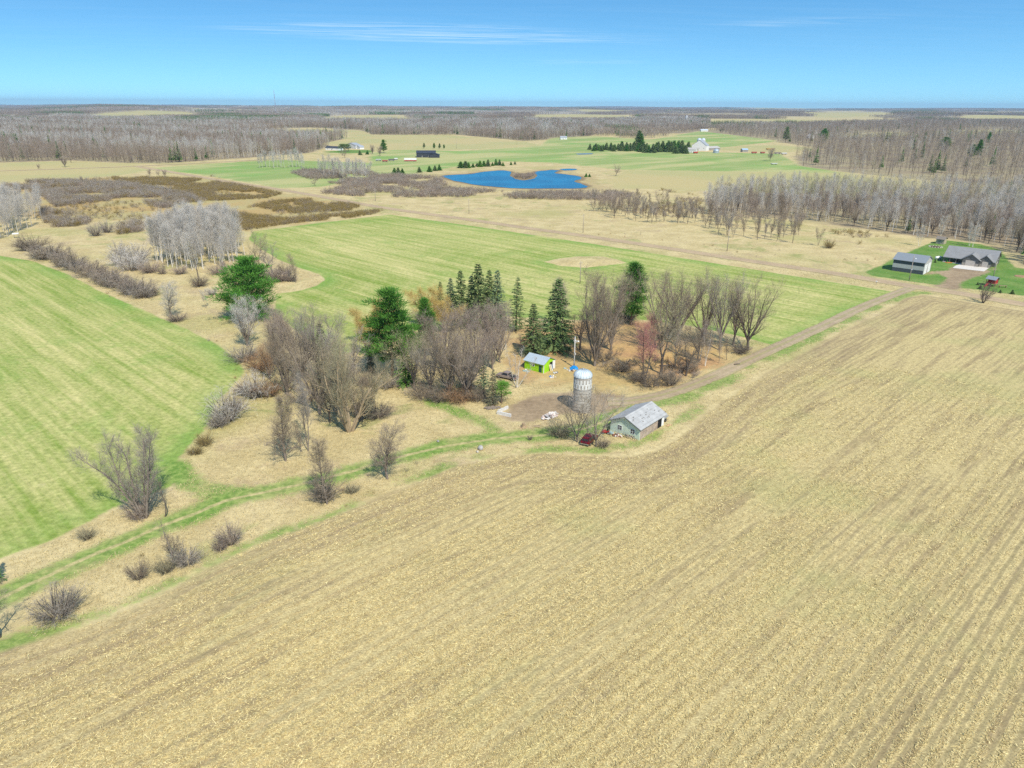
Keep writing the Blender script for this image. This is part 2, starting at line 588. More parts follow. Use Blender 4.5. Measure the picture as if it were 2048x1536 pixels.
def ground_material():
    m, n = mat('ground_cover')
    p = n.pos()
    A = {k: n.attr(k) for k in ('stub', 'hay', 'lawn', 'track', 'tmid', 'lush', 'dirt', 'orange', 'farg', 'fart', 'marsh', 'wood', 'pond')}
    big = n.noise(p, 0.018, 3, 0.55)
    mid = n.noise(p, 0.11, 4, 0.6)
    fine = n.noise(p, 0.9, 4, 0.65)
    grain = n.noise(p, 5.0, 2, 0.6)
    edge = n.m('ADD', n.lin(mid, 0.3, 0.7, -1, 1), n.lin(fine, 0.3, 0.7, -.8, .8))     # raggedness of borders

    def mask(a, amp, w=0.7, off=0.0):
        return n.step(n.m('ADD', n.m('MULTIPLY_ADD', edge, amp, A[a]), off), -w, w)
    tex = n.m('ADD', n.lin(fine, 0.25, 0.75, 0.72, 1.24), n.lin(grain, 0.25, 0.75, -.16, .16))
    # dry grass
    c = n.mix(n.step(mid, 0.35, 0.65), (0.565, 0.46, 0.24), (0.47, 0.375, 0.185))
    c = n.mix(n.m('MULTIPLY', n.step(big, 0.5, 0.66), 0.6), c, (0.36, 0.34, 0.13))
    streak = n.noise(n.map(p, -ROW, (0.02, 0.35, 1)), 1.0, 4, 0.65)
    c = n.mix(n.m('MULTIPLY', n.step(n.noise(p, 0.06, 5, 0.7), 0.53, 0.66), 0.5), c, (0.40, 0.30, 0.19))
    c = n.mix(n.m('MULTIPLY', n.step(n.noise(p, 0.045, 4, 0.65, 1.0), 0.56, 0.66), 0.45), c, (0.20, 0.26, 0.07))
    # leaf litter under the farmyard trees
    oc = n.mix(n.step(mid, 0.35, 0.62), (0.50, 0.31, 0.12), (0.42, 0.24, 0.12))
    oc = n.mix(n.m('MULTIPLY', n.step(big, 0.4, 0.6), 0.55), oc, (0.45, 0.36, 0.15))
    c = n.mix(n.m('MULTIPLY', mask('orange', 3.0, 4.0), 0.85), c, oc)
    # marsh grass
    mc = n.mix(n.step(n.noise(p, 0.03, 4, 0.6), 0.4, 0.6), (0.44, 0.31, 0.13), (0.42, 0.35, 0.16))
    c = n.mix(mask('marsh', 8, 6), c, mc)
    # far floors
    wc = n.mix(n.step(big, 0.4, 0.6), (0.26, 0.205, 0.14), (0.34, 0.285, 0.17))
    c = n.mix(n.m('MULTIPLY', mask('wood', 3, 6), 0.9), c, wc)
    tc = n.mix(n.step(n.noise(p, 0.006, 3, 0.6), 0.4, 0.6), (0.47, 0.39, 0.185), (0.41, 0.38, 0.17))
    c = n.mix(mask('fart', 1, 3), c, tc)
    fl = n.noise(n.map(p, -ROW, (0.004, 0.02, 1)), 1.0, 4, 0.6)
    gc = n.mix(n.step(fl, 0.38, 0.62), (0.25, 0.33, 0.105), (0.43, 0.41, 0.18))
    gc = n.mix(n.m('MULTIPLY', n.step(n.noise(p, 0.009, 3, 0.6), 0.5, 0.64), 0.7), gc, (0.19, 0.34, 0.08))
    c = n.mix(mask('farg', 2, 4), c, gc)
    c = n.mix(n.m('MULTIPLY', mask('pond', 4, 4, 16), .6), c, (0.40, 0.30, 0.15))
    c = n.mix(n.m('MULTIPLY', mask('pond', 2, 2, 4), .8), c, (0.20, 0.145, 0.085))
    sxh = n.new('ShaderNodeSeparateXYZ')
    n.put(sxh.inputs[0], n.map(p, ROW, (1, 1, 1)))
    # hay: concentric mowing passes that follow the border
    warp = n.m('MULTIPLY_ADD', mid, 1.2, A['hay'])
    cyc = n.m('FRACT', n.m('DIVIDE', warp, 4.6))
    tri = n.m('ABSOLUTE', n.m('SUBTRACT', n.m('MULTIPLY', cyc, 2), 1))
    cyc2 = n.m('SINE', n.m('MULTIPLY', warp, 0.43))
    along = n.noise(n.map(p, ROW, (0.016, 0.30, 1)), 1.0, 5, 0.62)
    along2 = n.noise(n.map(p, ROW, (0.03, 0.9, 1)), 1.0, 3, 0.6)
    st = n.m('ADD', n.m('MULTIPLY', n.step(tri, 0.45, 0.95), 0.09), n.lin(along, 0.33, 0.67, 0.02, 0.64))
    st = n.m('ADD', st, n.lin(along2, 0.3, 0.7, -0.18, 0.22))
    st = n.m('ADD', st, n.m('MULTIPLY', cyc2, 0.06))
    st = n.m('ADD', st, n.lin(big, 0.3, 0.7, -0.2, 0.24))
    st = n.m('ADD', st, n.m('MULTIPLY', n.step(A['hay'], 6, 34), .16))
    st = n.m('ADD', st, n.lin(fine, 0.3, 0.7, -.12, .12))
    hc = n.mix(n.lin(st, 0.0, 1.0), (0.215, 0.29, 0.055), (0.54, 0.485, 0.205))
    hc = n.mix(n.m('MULTIPLY', n.step(n.noise(p, 0.05, 5, 0.7, .8), .5, .7), .55), hc, (0.20, 0.32, 0.06))
    hc = n.mix(n.m('MULTIPLY', n.step(n.noise(p, 0.3, 5, 0.75), .56, .74), .55), hc, (0.56, 0.50, 0.25))
    # wheel marks that wander across the mowing
    wm = n.m('ADD', n.m('ADD', sxh.outputs[0], n.m('MULTIPLY', n.m('SINE', n.m('MULTIPLY', sxh.outputs[1], .05)), 6.0)), n.lin(big, .2, .8, -14, 14))
    wt = n.m('ABSOLUTE', n.m('SUBTRACT', n.m('ABSOLUTE', n.m('SUBTRACT', n.m('MULTIPLY', n.m('FRACT', n.m('DIVIDE', wm, 27.0)), 27.0), 13.5)), 1.0))
    hc = n.mix(n.m('MULTIPLY', n.m('MULTIPLY', n.step(wt, .5, .15), n.step(n.noise(p, .03, 2, .5), .48, .6)), .4), hc, (0.24, 0.26, 0.09))
    rim = n.m('MULTIPLY', n.step(A['hay'], 9.0, 1.5), n.step(n.noise(p, 0.035, 3, 0.6), 0.34, 0.6))
    hc = n.mix(n.m('MULTIPLY', rim, 0.75), hc, (0.18, 0.31, 0.06))
    hmask = mask('hay', 0.35, 0.5)
    c = n.mix(hmask, c, hc)
    # bright new grass
    gl = n.mix(n.step(fine, 0.35, 0.65), (0.135, 0.255, 0.045), (0.235, 0.31, 0.08))
    ok = n.step(n.noise(p, 0.07, 4, 0.65), 0.36, 0.52)
    c = n.mix(n.m('MULTIPLY', mask('lush', 1.3, 1.2), n.m('MULTIPLY', ok, 0.85)), c, gl)
    ta = n.m('ABSOLUTE', n.m('ADD', A['tmid'], n.lin(mid, .3, .7, -.3, .3)))
    tk = n.mix(n.m('MULTIPLY', n.step(ta, 0.62, 0.2), n.lin(fine, .3, .6, .4, .9)), gl, (0.46, 0.38, 0.19))
    tk = n.mix(n.m('MULTIPLY', n.step(n.noise(p, .2, 4, .65), .5, .68), .5), tk, (0.40, 0.36, 0.15))
    c = n.mix(n.m('MULTIPLY', mask('track', 0.9, 1.1), n.lin(n.noise(p, 0.09, 3, 0.6), 0.3, 0.6, 0.7, 1.0)), c, tk)
    lc = n.mix(n.step(mid, 0.3, 0.7), (0.105, 0.215, 0.04), (0.185, 0.265, 0.07))
    c = n.mix(mask('lawn', 0.8, 0.8), c, lc)
    # corn stubble
    rowp = n.map(p, -ROW, (1, 1, 1))
    sx = n.new('ShaderNodeSeparateXYZ')
    n.put(sx.inputs[0], rowp)
    wob = n.lin(n.noise(p, 0.4, 2, 0.5), 0.3, 0.7, -0.09, 0.09)
    rw = n.m('ADD', n.m('MULTIPLY', n.m('SINE', n.m('MULTIPLY', n.m('ADD', sx.outputs[1], wob), 2 * math.pi / 1.5)), 0.5), 0.5)
    rvis = n.m('MAXIMUM', n.m('MULTIPLY', n.step(n.noise(n.map(p, -ROW, (0.02, 0.05, 1)), 1.0, 3, 0.6), 0.36, 0.6), .62), n.step(sx.outputs[1], 30, 12))
    band = n.noise(n.map(p, -ROW, (0.025, 0.30, 1)), 1.0, 5, 0.62)
    band2 = n.noise(n.map(p, -ROW, (0.06, 0.9, 1), (7, 3, 0)), 1.0, 4, 0.6)
    f1 = n.noise(n.map(p, -ROW + 0.5, (2.2, 6.5, 1)), 1.0, 3, 0.7)
    f2 = n.noise(n.map(p, -ROW - 0.6, (6.0, 2.0, 1), (3, 8, 0)), 1.0, 3, 0.7)
    fl = n.m('MAXIMUM', f1, f2)
    sc_ = n.mix(n.step(fl, 0.38, 0.68), (0.33, 0.25, 0.115), (0.63, 0.515, 0.245))
    sc_ = n.mix(n.m('MULTIPLY', n.step(grain, 0.5, 0.75), 0.4), sc_, (0.72, 0.62, 0.36))
    sc_ = n.mix(n.m('MULTIPLY', n.m('MULTIPLY', n.step(rw, 0.55, 0.95), rvis), 0.6), sc_, (0.25, 0.205, 0.105))
    sc_ = n.mix(n.m('MULTIPLY', n.step(band, 0.52, 0.68), 0.75), sc_, (0.30, 0.225, 0.12))
    sc_ = n.mix(n.m('MULTIPLY', n.step(band2, 0.52, 0.70), 0.6), sc_, (0.26, 0.20, 0.115))
    wet = n.noise(n.map(p, -ROW, (0.022, 0.22, 1), (5, 2, 0)), 1.0, 6, 0.75, .2)
    sc_ = n.mix(n.m('MULTIPLY', n.step(wet, 0.54, 0.66), 0.55), sc_, (0.20, 0.145, 0.085))
    sc_ = n.mix(n.m('MULTIPLY', n.step(n.noise(p, 0.03, 4, 0.65), 0.5, 0.66), 0.30), sc_, (0.34, 0.36, 0.13))
    hv = n.new('ShaderNodeCombineXYZ')
    n.put(hv.inputs[0], n.m('MULTIPLY', A['stub'], .55))
    n.put(hv.inputs[1], n.m('MULTIPLY', sx.outputs[0], .03))
    sc_ = n.mix(n.m('MULTIPLY', n.m('MULTIPLY', n.step(A['stub'], 17, 9), n.step(n.noise(hv.outputs[0], 1.0, 4, .65), .46, .62)), .55), sc_, (0.25, 0.185, 0.11))
    sc_ = n.mix(n.m('MULTIPLY', n.step(A['stub'], 12, 3), 0.25), sc_, (0.33, 0.25, 0.15))
    c = n.mix(mask('stub', 0.5, 0.7), c, sc_)
    # bare dirt
    dc = n.mix(n.step(mid, 0.35, 0.7), (0.37, 0.28, 0.175), (0.28, 0.205, 0.13))
    c = n.mix(mask('dirt', 1.0, 1.0), c, dc)
    c = n.scale(c, tex)
    h = n.m('ADD', fine, n.m('MULTIPLY', grain, 0.4))
    n.bsdf(c, 0.95, h, 0.5, 0.25, spec=0.1)
    return m


def strip_material(name, c1, c2, tracks=0.4, green=0.0):
    m, n = mat(name)
    p = n.pos()
    e = n.attr('across')            # -1 .. 1
    ae = n.m('ABSOLUTE', e)
    fine = n.noise(p, 1.2, 4, 0.65)
    mid = n.noise(p, 0.12, 4, 0.6)
    c = n.mix(n.step(mid, 0.35, 0.65), c1, c2)
    t = n.step(n.m('ABSOLUTE', n.m('SUBTRACT', ae, 0.42)), 0.22, 0.05)
    c = n.mix(n.m('MULTIPLY', t, tracks), c, n.scale(c, 1.18))
    c = n.mix(n.m('MULTIPLY', n.m('MULTIPLY', n.step(ae, 0.28, 0.05), n.step(mid, .3, .55)), green), c, (0.34, 0.31, 0.14))
    c = n.mix(n.m('MULTIPLY', n.step(n.m('ADD', ae, n.lin(fine, .3, .7, -.15, .15)), 0.62, 0.9), .7), c, (0.40, 0.36, 0.17))
    c = n.scale(c, n.lin(fine, 0.25, 0.75, 0.8, 1.2))
    al = n.step(n.m('ADD', ae, n.m('ADD', n.lin(fine, 0.3, 0.7, -0.14, 0.14), n.lin(mid, 0.3, 0.7, -0.1, 0.1))), 0.98, 0.84)
    n.bsdf(c, 0.95, fine, 0.4, 0.15, spec=0.1, alpha=al)
    return m


def strip(name, line, width, z, material):
    line = np.asarray(line)
    d = np.gradient(line, axis=0)
    d /= np.linalg.norm(d, axis=1)[:, None]
    nrm = np.stack([-d[:, 1], d[:, 0]], 1)
    ks = np.linspace(-1, 1, 7)
    V = []
    for k in ks:
        q = line + nrm * (k * width / 2)
        V.append(np.column_stack([q, np.full(len(q), z) + (1 - k * k) * 0.06 + hillz(q[:, 0], q[:, 1])]))
    V = np.stack(V, 1)
    nl, nk = V.shape[:2]
    i = np.arange(nl - 1)[:, None] * nk
    j = np.arange(nk - 1)[None]
    Q = np.stack([i + j, i + j + 1, i + nk + j + 1, i + nk + j], -1).reshape(-1, 4)[:, ::-1]
    me = np_mesh(name, V.reshape(-1, 3), quads=Q, material=material, smooth=True)
    at = me.attributes.new('across', 'FLOAT', 'POINT')
    at.data.foreach_set('value', np.tile(ks, nl).astype(np.float32))
    o = bpy.data.objects.new(name, me)
    COL.objects.link(o)
    return tag(o, kind='structure')


def flat_poly(name, poly, z, material, kind='structure', sub=3.0, jit=0.0, hole=None):
    """a level sheet inside an outline (ear-cut by bmesh), border softened with extra points"""
    import bmesh
    bm = bmesh.new()
    loop = smooth_line(list(poly) + [poly[0]], sub)[:-1]
    vs = [bm.verts.new((x + random.uniform(-jit, jit), y + random.uniform(-jit, jit), z)) for x, y in loop]
    es = [bm.edges.new((vs[i], vs[(i + 1) % len(vs)])) for i in range(len(vs))]
    bmesh.ops.triangle_fill(bm, use_beauty=True, edges=es)
    bmesh.ops.recalc_face_normals(bm, faces=bm.faces)
    me = bpy.data.meshes.new(name)
    for f in bm.faces:
        if f.normal.z < 0:
            f.normal_flip()
    bm.to_mesh(me)
    bm.free()
    me.materials.append(material)
    o = bpy.data.objects.new(name, me)
    COL.objects.link(o)
    return tag(o, kind=kind)


build_ground()
M_ROAD = strip_material('gravel', (0.44, 0.33, 0.205), (0.38, 0.285, 0.18), 0.5)
M_LANE = strip_material('lane_dirt', (0.40, 0.315, 0.205), (0.33, 0.255, 0.165), 0.6, 0.7)
strip('gravel_road', L_ROAD, 8.4, 0.05, M_ROAD)
strip('gravel_road', L_ROAD2, 8.0, 0.11, M_ROAD)
strip('dirt_lane', L_LANE, 4.7, 0.05, M_LANE)
conc = paint('concrete', (0.62, 0.58, 0.52), 0.85, var=0.12)
flat_poly('concrete_pavement', A_APRON, 0.06, conc, sub=50)


def water_material():
    m, n = mat('pond_water')
    p = n.pos()
    w = n.noise(n.map(p, 0.3, (0.10, 0.5, 1)), 1.0, 5, 0.65)
    b = n.noise(p, 0.03, 3, 0.5)
    c = n.mix(n.step(b, 0.35, 0.65), (0.002, 0.125, 0.255), (0.006, 0.18, 0.335))  # blue of the reflected sky put into the base colour, gloss kept low
    n.bsdf(c, 0.3, w, 0.6, 0.4, spec=0.22)
    return m


flat_poly('pond_water', A_POND, 0.12, water_material(), sub=6, jit=0.8)
flat_poly('pond_water', PP([(1118, 338), (1150, 337.5), (1152, 340), (1130, 341)]), 0.12, bpy.data.materials['pond_water'], sub=6, jit=.5)
flat_poly('pond_water', PP([(1150, 307.5), (1182, 306.5), (1184, 308.6), (1156, 309.2)]), 0.14, paint('shallow_water', (0.16, 0.20, 0.24), 0.3), sub=9, jit=.5)


# ------------------------------------------------------------------ trees
def bark(name, col, var=0.3, pale=None):
    m, n = mat(name)
    o = n.obj()
    a = n.noise(n.map(o, 0, (3, 3, 0.8)), 1.0, 4, 0.65)
    c = n.scale(col, n.lin(a, 0.25, 0.75, 1 - var, 1 + var))
    if pale:
        c = n.mix(n.step(n.noise(n.map(o, 0, (2, 2, 3)), 1.0, 3, 0.6), 0.56, 0.66), c, pale)
    n.bsdf(c, 0.9, spec=0.15)
    return m


def leafy(name, c1, c2, transl=0.0, rough=0.75):
    """twigs or needles: each small face has a tint of its own, each tree a slight one"""
    m, n = mat(name)
    v = n.attr('tint')
    r_ = n.rand()
    c = n.mix(v, c1, c2)
    c = n.scale(c, n.lin(r_, 0, 1, 0.86, 1.16))
    n.bsdf(c, rough, spec=0.12)
    return m


T = dict(
    grey=leafy('twigs_grey', (0.27, 0.235, 0.195), (0.4, 0.355, 0.3)),
    brown=leafy('twigs_brown', (0.225, 0.18, 0.13), (0.34, 0.28, 0.205)),
    mauve=leafy('twigs_mauve', (0.275, 0.21, 0.165), (0.38, 0.315, 0.26)),
    olive=leafy('twigs_olive', (0.25, 0.225, 0.14), (0.37, 0.33, 0.21)),
    pale=leafy('twigs_pale', (0.42, 0.385, 0.34), (0.58, 0.545, 0.49)),
    gold=leafy('twigs_gold', (0.42, 0.29, 0.09), (0.55, 0.42, 0.16)),
    red=leafy('twigs_red', (0.36, 0.15, 0.14), (0.47, 0.24, 0.2)),
    rust=leafy('twigs_rust', (0.30, 0.17, 0.09), (0.38, 0.24, 0.13)),
    dark=leafy('twigs_dark', (0.17, 0.14, 0.11), (0.27, 0.225, 0.175)),
    willow=leafy('twigs_willow', (0.21, 0.155, 0.055), (0.34, 0.26, 0.1)),
    pine=leafy('needles_pine', (0.04, 0.15, 0.02), (0.125, 0.29, 0.045)),
    spruce=leafy('needles_spruce', (0.075, 0.145, 0.05), (0.2, 0.26, 0.1)),
    blue=leafy('needles_bluegreen', (0.085, 0.155, 0.085), (0.21, 0.28, 0.15)),
    lime=leafy('needles_bright', (0.075, 0.22, 0.025), (0.17, 0.34, 0.055)),
    fgrey=leafy('twigs_far_grey', (0.25, 0.212, 0.172), (0.38, 0.33, 0.27)),
    fmauve=leafy('twigs_far_mauve', (0.245, 0.19, 0.15), (0.355, 0.29, 0.23)),
    fbrown=leafy('twigs_far_brown', (0.2, 0.155, 0.105), (0.305, 0.245, 0.175)),
    fpale=leafy('twigs_far_pale', (0.38, 0.355, 0.315), (0.5, 0.475, 0.43)),
    fgreen=leafy('twigs_far_budding', (0.25, 0.25, 0.13), (0.36, 0.35, 0.20)),
    sparse=leafy('needles_sparse', (0.12, 0.13, 0.075), (0.22, 0.21, 0.13)),
)
B = dict(
    grey=bark('bark_grey', (0.23, 0.19, 0.155)),
    dark=bark('bark_dark', (0.13, 0.105, 0.085)),
    birch=bark('bark_birch', (0.66, 0.62, 0.55), 0.15, (0.25, 0.22, 0.19)),
    aspen=bark('bark_aspen', (0.56, 0.52, 0.45), 0.2, (0.38, 0.35, 0.29)),
    conifer=bark('bark_conifer', (0.17, 0.12, 0.085)),
    tan=bark('bark_tan', (0.36, 0.28, 0.18)),
)


def unit(a):
    return a / (np.linalg.norm(a, axis=-1, keepdims=True) + 1e-9)


def branch(rng, p, d, L, r0, nseg, wob, trop, r1=0.25):
    pts = [np.array(p, float)]
    d = unit(np.array(d, float))
    rad = [r0]
    for i in range(nseg):
        d = unit(d + rng.normal(0, wob, 3) + np.array([0, 0, trop]))
        pts.append(pts[-1] + d * L / nseg)
        rad.append(r0 * (1 - (1 - r1) * (i + 1) / nseg))
    return np.array(pts), rad


def at_t(pts, t):
    n = len(pts) - 1
    i = min(int(t * n), n - 1)
    u = t * n - i
    return pts[i] * (1 - u) + pts[i + 1] * u, unit(pts[i + 1] - pts[i])


def off_dir(rng, d, ang, az=None):
    a = rng.uniform(0, 2 * math.pi) if az is None else az
    q = np.cross(d, [0.12, 0.31, 0.94])
    if np.linalg.norm(q) < 0.1:
        q = np.cross(d, [1, 0, 0])
    q = unit(q)
    w = np.cross(d, q)
    return unit(d * math.cos(ang) + (q * math.cos(a) + w * math.sin(a)) * math.sin(ang))


class Ribs:
    """thin tapering blades: twigs and needles, as numpy batches"""

    def __init__(s, rng):
        s.rng = rng
        s.V = []
        s.Q = []
        s.t = []
        s.n = 0

    def add(s, p0, p1, w0, w1, tint=None):
        N = len(p0)
        if not N:
            return
        d = p1 - p0
        side = unit(np.cross(d, s.rng.normal(0, 1, (N, 3))))
        w0 = np.broadcast_to(np.asarray(w0, float).reshape(-1, 1), (N, 1)) / 2
        w1 = np.broadcast_to(np.asarray(w1, float).reshape(-1, 1), (N, 1)) / 2
        V = np.stack([p0 - side * w0, p0 + side * w0, p1 + side * w1, p1 - side * w1], 1)
        s.V.append(V.reshape(-1, 3))
        s.Q.append(np.arange(N * 4).reshape(N, 4) + s.n)
        s.n += N * 4
        s.t.append(s.rng.uniform(0, 1, N) if tint is None else np.clip(tint, 0, 1))

    def mesh(s, name, extra=None):
        V = np.concatenate(s.V)
        Q = np.concatenate(s.Q)
        return np_mesh(name, V, quads=Q, fattr={'tint': np.concatenate(s.t)})


def tubes_mesh(name, brs, sides):
    mb = MB()
    for (pts, rad), sd in zip(brs, sides):
        mb.tube(pts, rad, sd, cap=False)
    me = bpy.data.meshes.new(name)
    me.from_pydata(mb.v, [], mb.f)
    me.polygons.foreach_set('use_smooth', [True] * len(me.polygons))
    return me


def bare(name, seed, h=16, stems=1, spread=0.15, fork=0.25, n1=16, a1=45, l1=0.45, t1=0.25, trop1=0.10, n2=8, a2=45, l2=0.4, k=7, tw=1.5, k2=2, tw2=0.8, wtw=0.021, r0=0.26, wob=0.07, shape=None, lean=0.0, stem_l=1.0, droop=0.0):
    """leafless broadleaf tree: stems > limbs > branches (trunk mesh), twigs (crown mesh)"""
    rng = np.random.default_rng(seed)
    shape = shape or (lambda t: 1 - 0.55 * t)
    brs, sides, fine = [], [], []
    az0 = rng.uniform(0, 6.28)
    stems_b = []
    if stems > 1 and fork > 0:
        pt, rd = branch(rng, (0, 0, -0.2), (lean, 0.0, 1), h * fork, r0 * 1.25, 3, 0.05, 0, 0.85)
        brs.append((pt, rd))
        sides.append(8)
        base = pt[-1]
    else:
        base = np.array([0, 0, -0.2])
    for s in range(stems):
        az = az0 + s * 2 * math.pi / max(stems, 1) + rng.uniform(-.3, .3)
        sp = spread * rng.uniform(0.6, 1.3) if stems > 1 else spread * 0.2
        d = (math.cos(az) * sp + lean, math.sin(az) * sp, 1)
        off = np.array([math.cos(az), math.sin(az), 0]) * (r0 * 1.2 if stems > 1 and fork <= 0 else 0.0)
        L = h * (1 - (fork if stems > 1 else 0)) * rng.uniform(0.85, 1.0) * stem_l
        pt, rd = branch(rng, base + off, d, L, r0 * (0.85 if stems > 1 else 1), 9, wob, 0.0, 0.14)
        brs.append((pt, rd))
        sides.append(7)
        stems_b.append((pt, rd, L))
    l1b = []
    for pt, rd, L in stems_b:
        for i in range(n1):
            t = t1 + (0.97 - t1) * (i + rng.uniform(0, .9)) / n1
            p, d = at_t(pt, t)
            ln = h * l1 * shape(t) * rng.uniform(0.65, 1.1)
            rr = max(0.02, r0 * (1 - t * 0.9) * 0.45)
            b = branch(rng, p, off_dir(rng, d, R(a1) * rng.uniform(.7, 1.25), az=i * 2.4 + rng.uniform(-.5, .5)), ln, rr, 5, wob * 1.5, trop1, 0.25)
            brs.append(b)
            sides.append(4)
            l1b.append((b[0], b[1], ln))
    tw_p, tw_d = [], []
    for pt, rd, L in l1b:
        for i in range(n2):
            t = 0.18 + 0.8 * (i + rng.uniform(0, 1)) / n2
            p, d = at_t(pt, t)
            ln = L * l2 * (1 - 0.4 * t) * rng.uniform(.7, 1.2)
            b = branch(rng, p, off_dir(rng, d, R(a2) * rng.uniform(.6, 1.3)), ln, max(0.014, rd[0] * 0.35), 3, wob * 2, trop1 * 1.2 - droop, 0.35)
            fine.append(b)
            for q in range(k):
                pp, dd = at_t(b[0], 0.15 + 0.85 * (q + rng.uniform(0, 1)) / k * 0.999)
                tw_p.append(pp)
                tw_d.append(dd)
        for q in range(4):
            pp, dd = at_t(pt, rng.uniform(0.3, 1) * 0.999)
            tw_p.append(pp)
            tw_d.append(dd)
    rb = Ribs(rng)
    for pt, rd in fine:
        rb.add(pt[:-1], pt[1:], np.array(rd[:-1]) * 2.2, np.array(rd[1:]) * 2.2)
    tp, td = np.array(tw_p), np.array(tw_d)
    N = len(tp)
    d1 = unit(td + rng.normal(0, .55, (N, 3)) + [0, 0, 0.25 - droop * 2])
    ln = tw * rng.uniform(.5, 1.1, (N, 1)) * h / 16
    m1 = tp + d1 * ln * .5
    d1b = unit(d1 + rng.normal(0, .2, (N, 3)) + [0, 0, 0.15 - droop * 2])
    e1 = m1 + d1b * ln * .5
    tint = rng.uniform(0, 1, N)
    rb.add(tp, m1, wtw, wtw * .8, tint)
    rb.add(m1, e1, wtw * .8, wtw * .4, tint)
    for q in range(k2):
        u = rng.uniform(0, 1, (N, 1))
        s0 = m1 * (1 - u) + e1 * u
        d2 = unit(d1b + rng.normal(0, .55, (N, 3)) + [0, 0, 0.15 - droop * 2])
        rb.add(s0, s0 + d2 * tw2 * rng.uniform(.5, 1.1, (N, 1)) * h / 16, wtw * .65, wtw * .3)
    return dict(trunk=tubes_mesh(name + '_trunk', brs, sides), crown=rb.mesh(name + '_crown'), h=h)


def shrub(name, seed, h=3.0, n=26, spread=0.7, k=10, w=0.015, tw=0.8):
    rng = np.random.default_rng(seed)
    brs, sides, tp, td = [], [], [], []
    for i in range(n):
        az = rng.uniform(0, 6.28)
        sp = spread * math.sqrt(rng.uniform(0, 1)) * 1.3
        b = branch(rng, (math.cos(az) * .25, math.sin(az) * .25, -0.05), (math.cos(az) * sp, math.sin(az) * sp, 1), h * rng.uniform(.6, 1) / (1 + sp * .25), 0.035, 4, 0.14, -0.02, 0.3)
        brs.append(b)
        sides.append(3)
        for q in range(k):
            p, d = at_t(b[0], 0.15 + 0.85 * rng.uniform(0, .999))
            tp.append(p)
            td.append(d)
    tp, td = np.array(tp), np.array(td)
    N = len(tp)
    rb = Ribs(rng)
    d1 = unit(td + rng.normal(0, .6, (N, 3)))
    e1 = tp + d1 * tw * rng.uniform(.4, 1.1, (N, 1))
    rb.add(tp, e1, w, w * .5)
    for q in range(4):
        u = rng.uniform(.1, 1, (N, 1))
        s0 = tp * (1 - u) + e1 * u
        d2 = unit(d1 + rng.normal(0, .6, (N, 3)))
        rb.add(s0, s0 + d2 * tw * .5 * rng.uniform(.5, 1.1, (N, 1)), w * .7, w * .35)
    return dict(trunk=tubes_mesh(name + '_stem', brs, sides), crown=rb.mesh(name + '_crown'), h=h)


def white_pine(name, seed, h=17, n=44, t0=0.2, wid=0.36, tufts=11, blades=44, bl=0.6, lean=0.0, top=0.25, blow=1.0):
    """irregular tiers of limbs that carry flattened needle tufts"""
    rng = np.random.default_rng(seed)
    tr = branch(rng, (0, 0, -0.2), (lean, 0, 1), h * 0.97, 0.30, 10, 0.02, 0.02, 0.1)
    brs, sides = [tr], [8]
    C, S, D = [], [], []
    for i in range(n):
        t = t0 + (0.98 - t0) * (i + rng.uniform(0, .8)) / n
        p, d = at_t(tr[0], t)
        u = (t - t0) / (1 - t0)
        prof = min(1.0, 0.55 + u * 1.6) * (1 - u) ** 0.7 + top * 0.22
        L = h * wid * prof * rng.uniform(0.6, 1.15) * blow
        az = i * 2.39 + rng.uniform(-.4, .4)
        el = 0.05 + 0.55 * u + rng.uniform(-.1, .15)
        b = branch(rng, p, (math.cos(az), math.sin(az), el), L, 0.07 * (1 - u) + 0.025, 5, 0.10, 0.05, 0.3)
        brs.append(b)
        sides.append(4)
        nt_ = max(3, int(tufts * L / (h * wid) + 1))
        for q in range(nt_):
            tt = 0.38 + 0.62 * (q + rng.uniform(0, 1)) / nt_
            pp, dd = at_t(b[0], min(tt, .999))
            o = rng.normal(0, 1, 3) * [0.75, 0.75, 0.22] * (0.35 + L * 0.13)
            C.append(pp + o)
            S.append(rng.uniform(.75, 1.25))
            D.append(dd)
    for q in range(5):
        C.append(tr[0][-1] + rng.normal(0, .25, 3))
        S.append(0.8)
        D.append(np.array([0, 0, 1.0]))
    C, S, D = np.array(C), np.array(S), np.array(D)
    N = len(C)
    rb = Ribs(rng)
    cs = np.repeat(C, blades, 0)
    ss = np.repeat(S, blades)[:, None]
    o = rng.normal(0, 1, (N * blades, 3)) * [0.55, 0.55, 0.24] * ss
    dr = unit(unit(o) * 0.9 + np.repeat(D, blades, 0) * .5 + [0, 0, .45] + rng.normal(0, .3, (N * blades, 3)))
    ct = np.repeat(rng.uniform(0, 1, N), blades)
    tint = np.clip(0.5 * ct + 0.5 * rng.uniform(0, 1, N * blades), 0, 1)
    rb.add(cs + o * .8, cs + o * .8 + dr * bl * ss, 0.10, 0.05, tint)
    return dict(trunk=tubes_mesh(name + '_trunk', brs, sides), crown=rb.mesh(name + '_crown'), h=h)


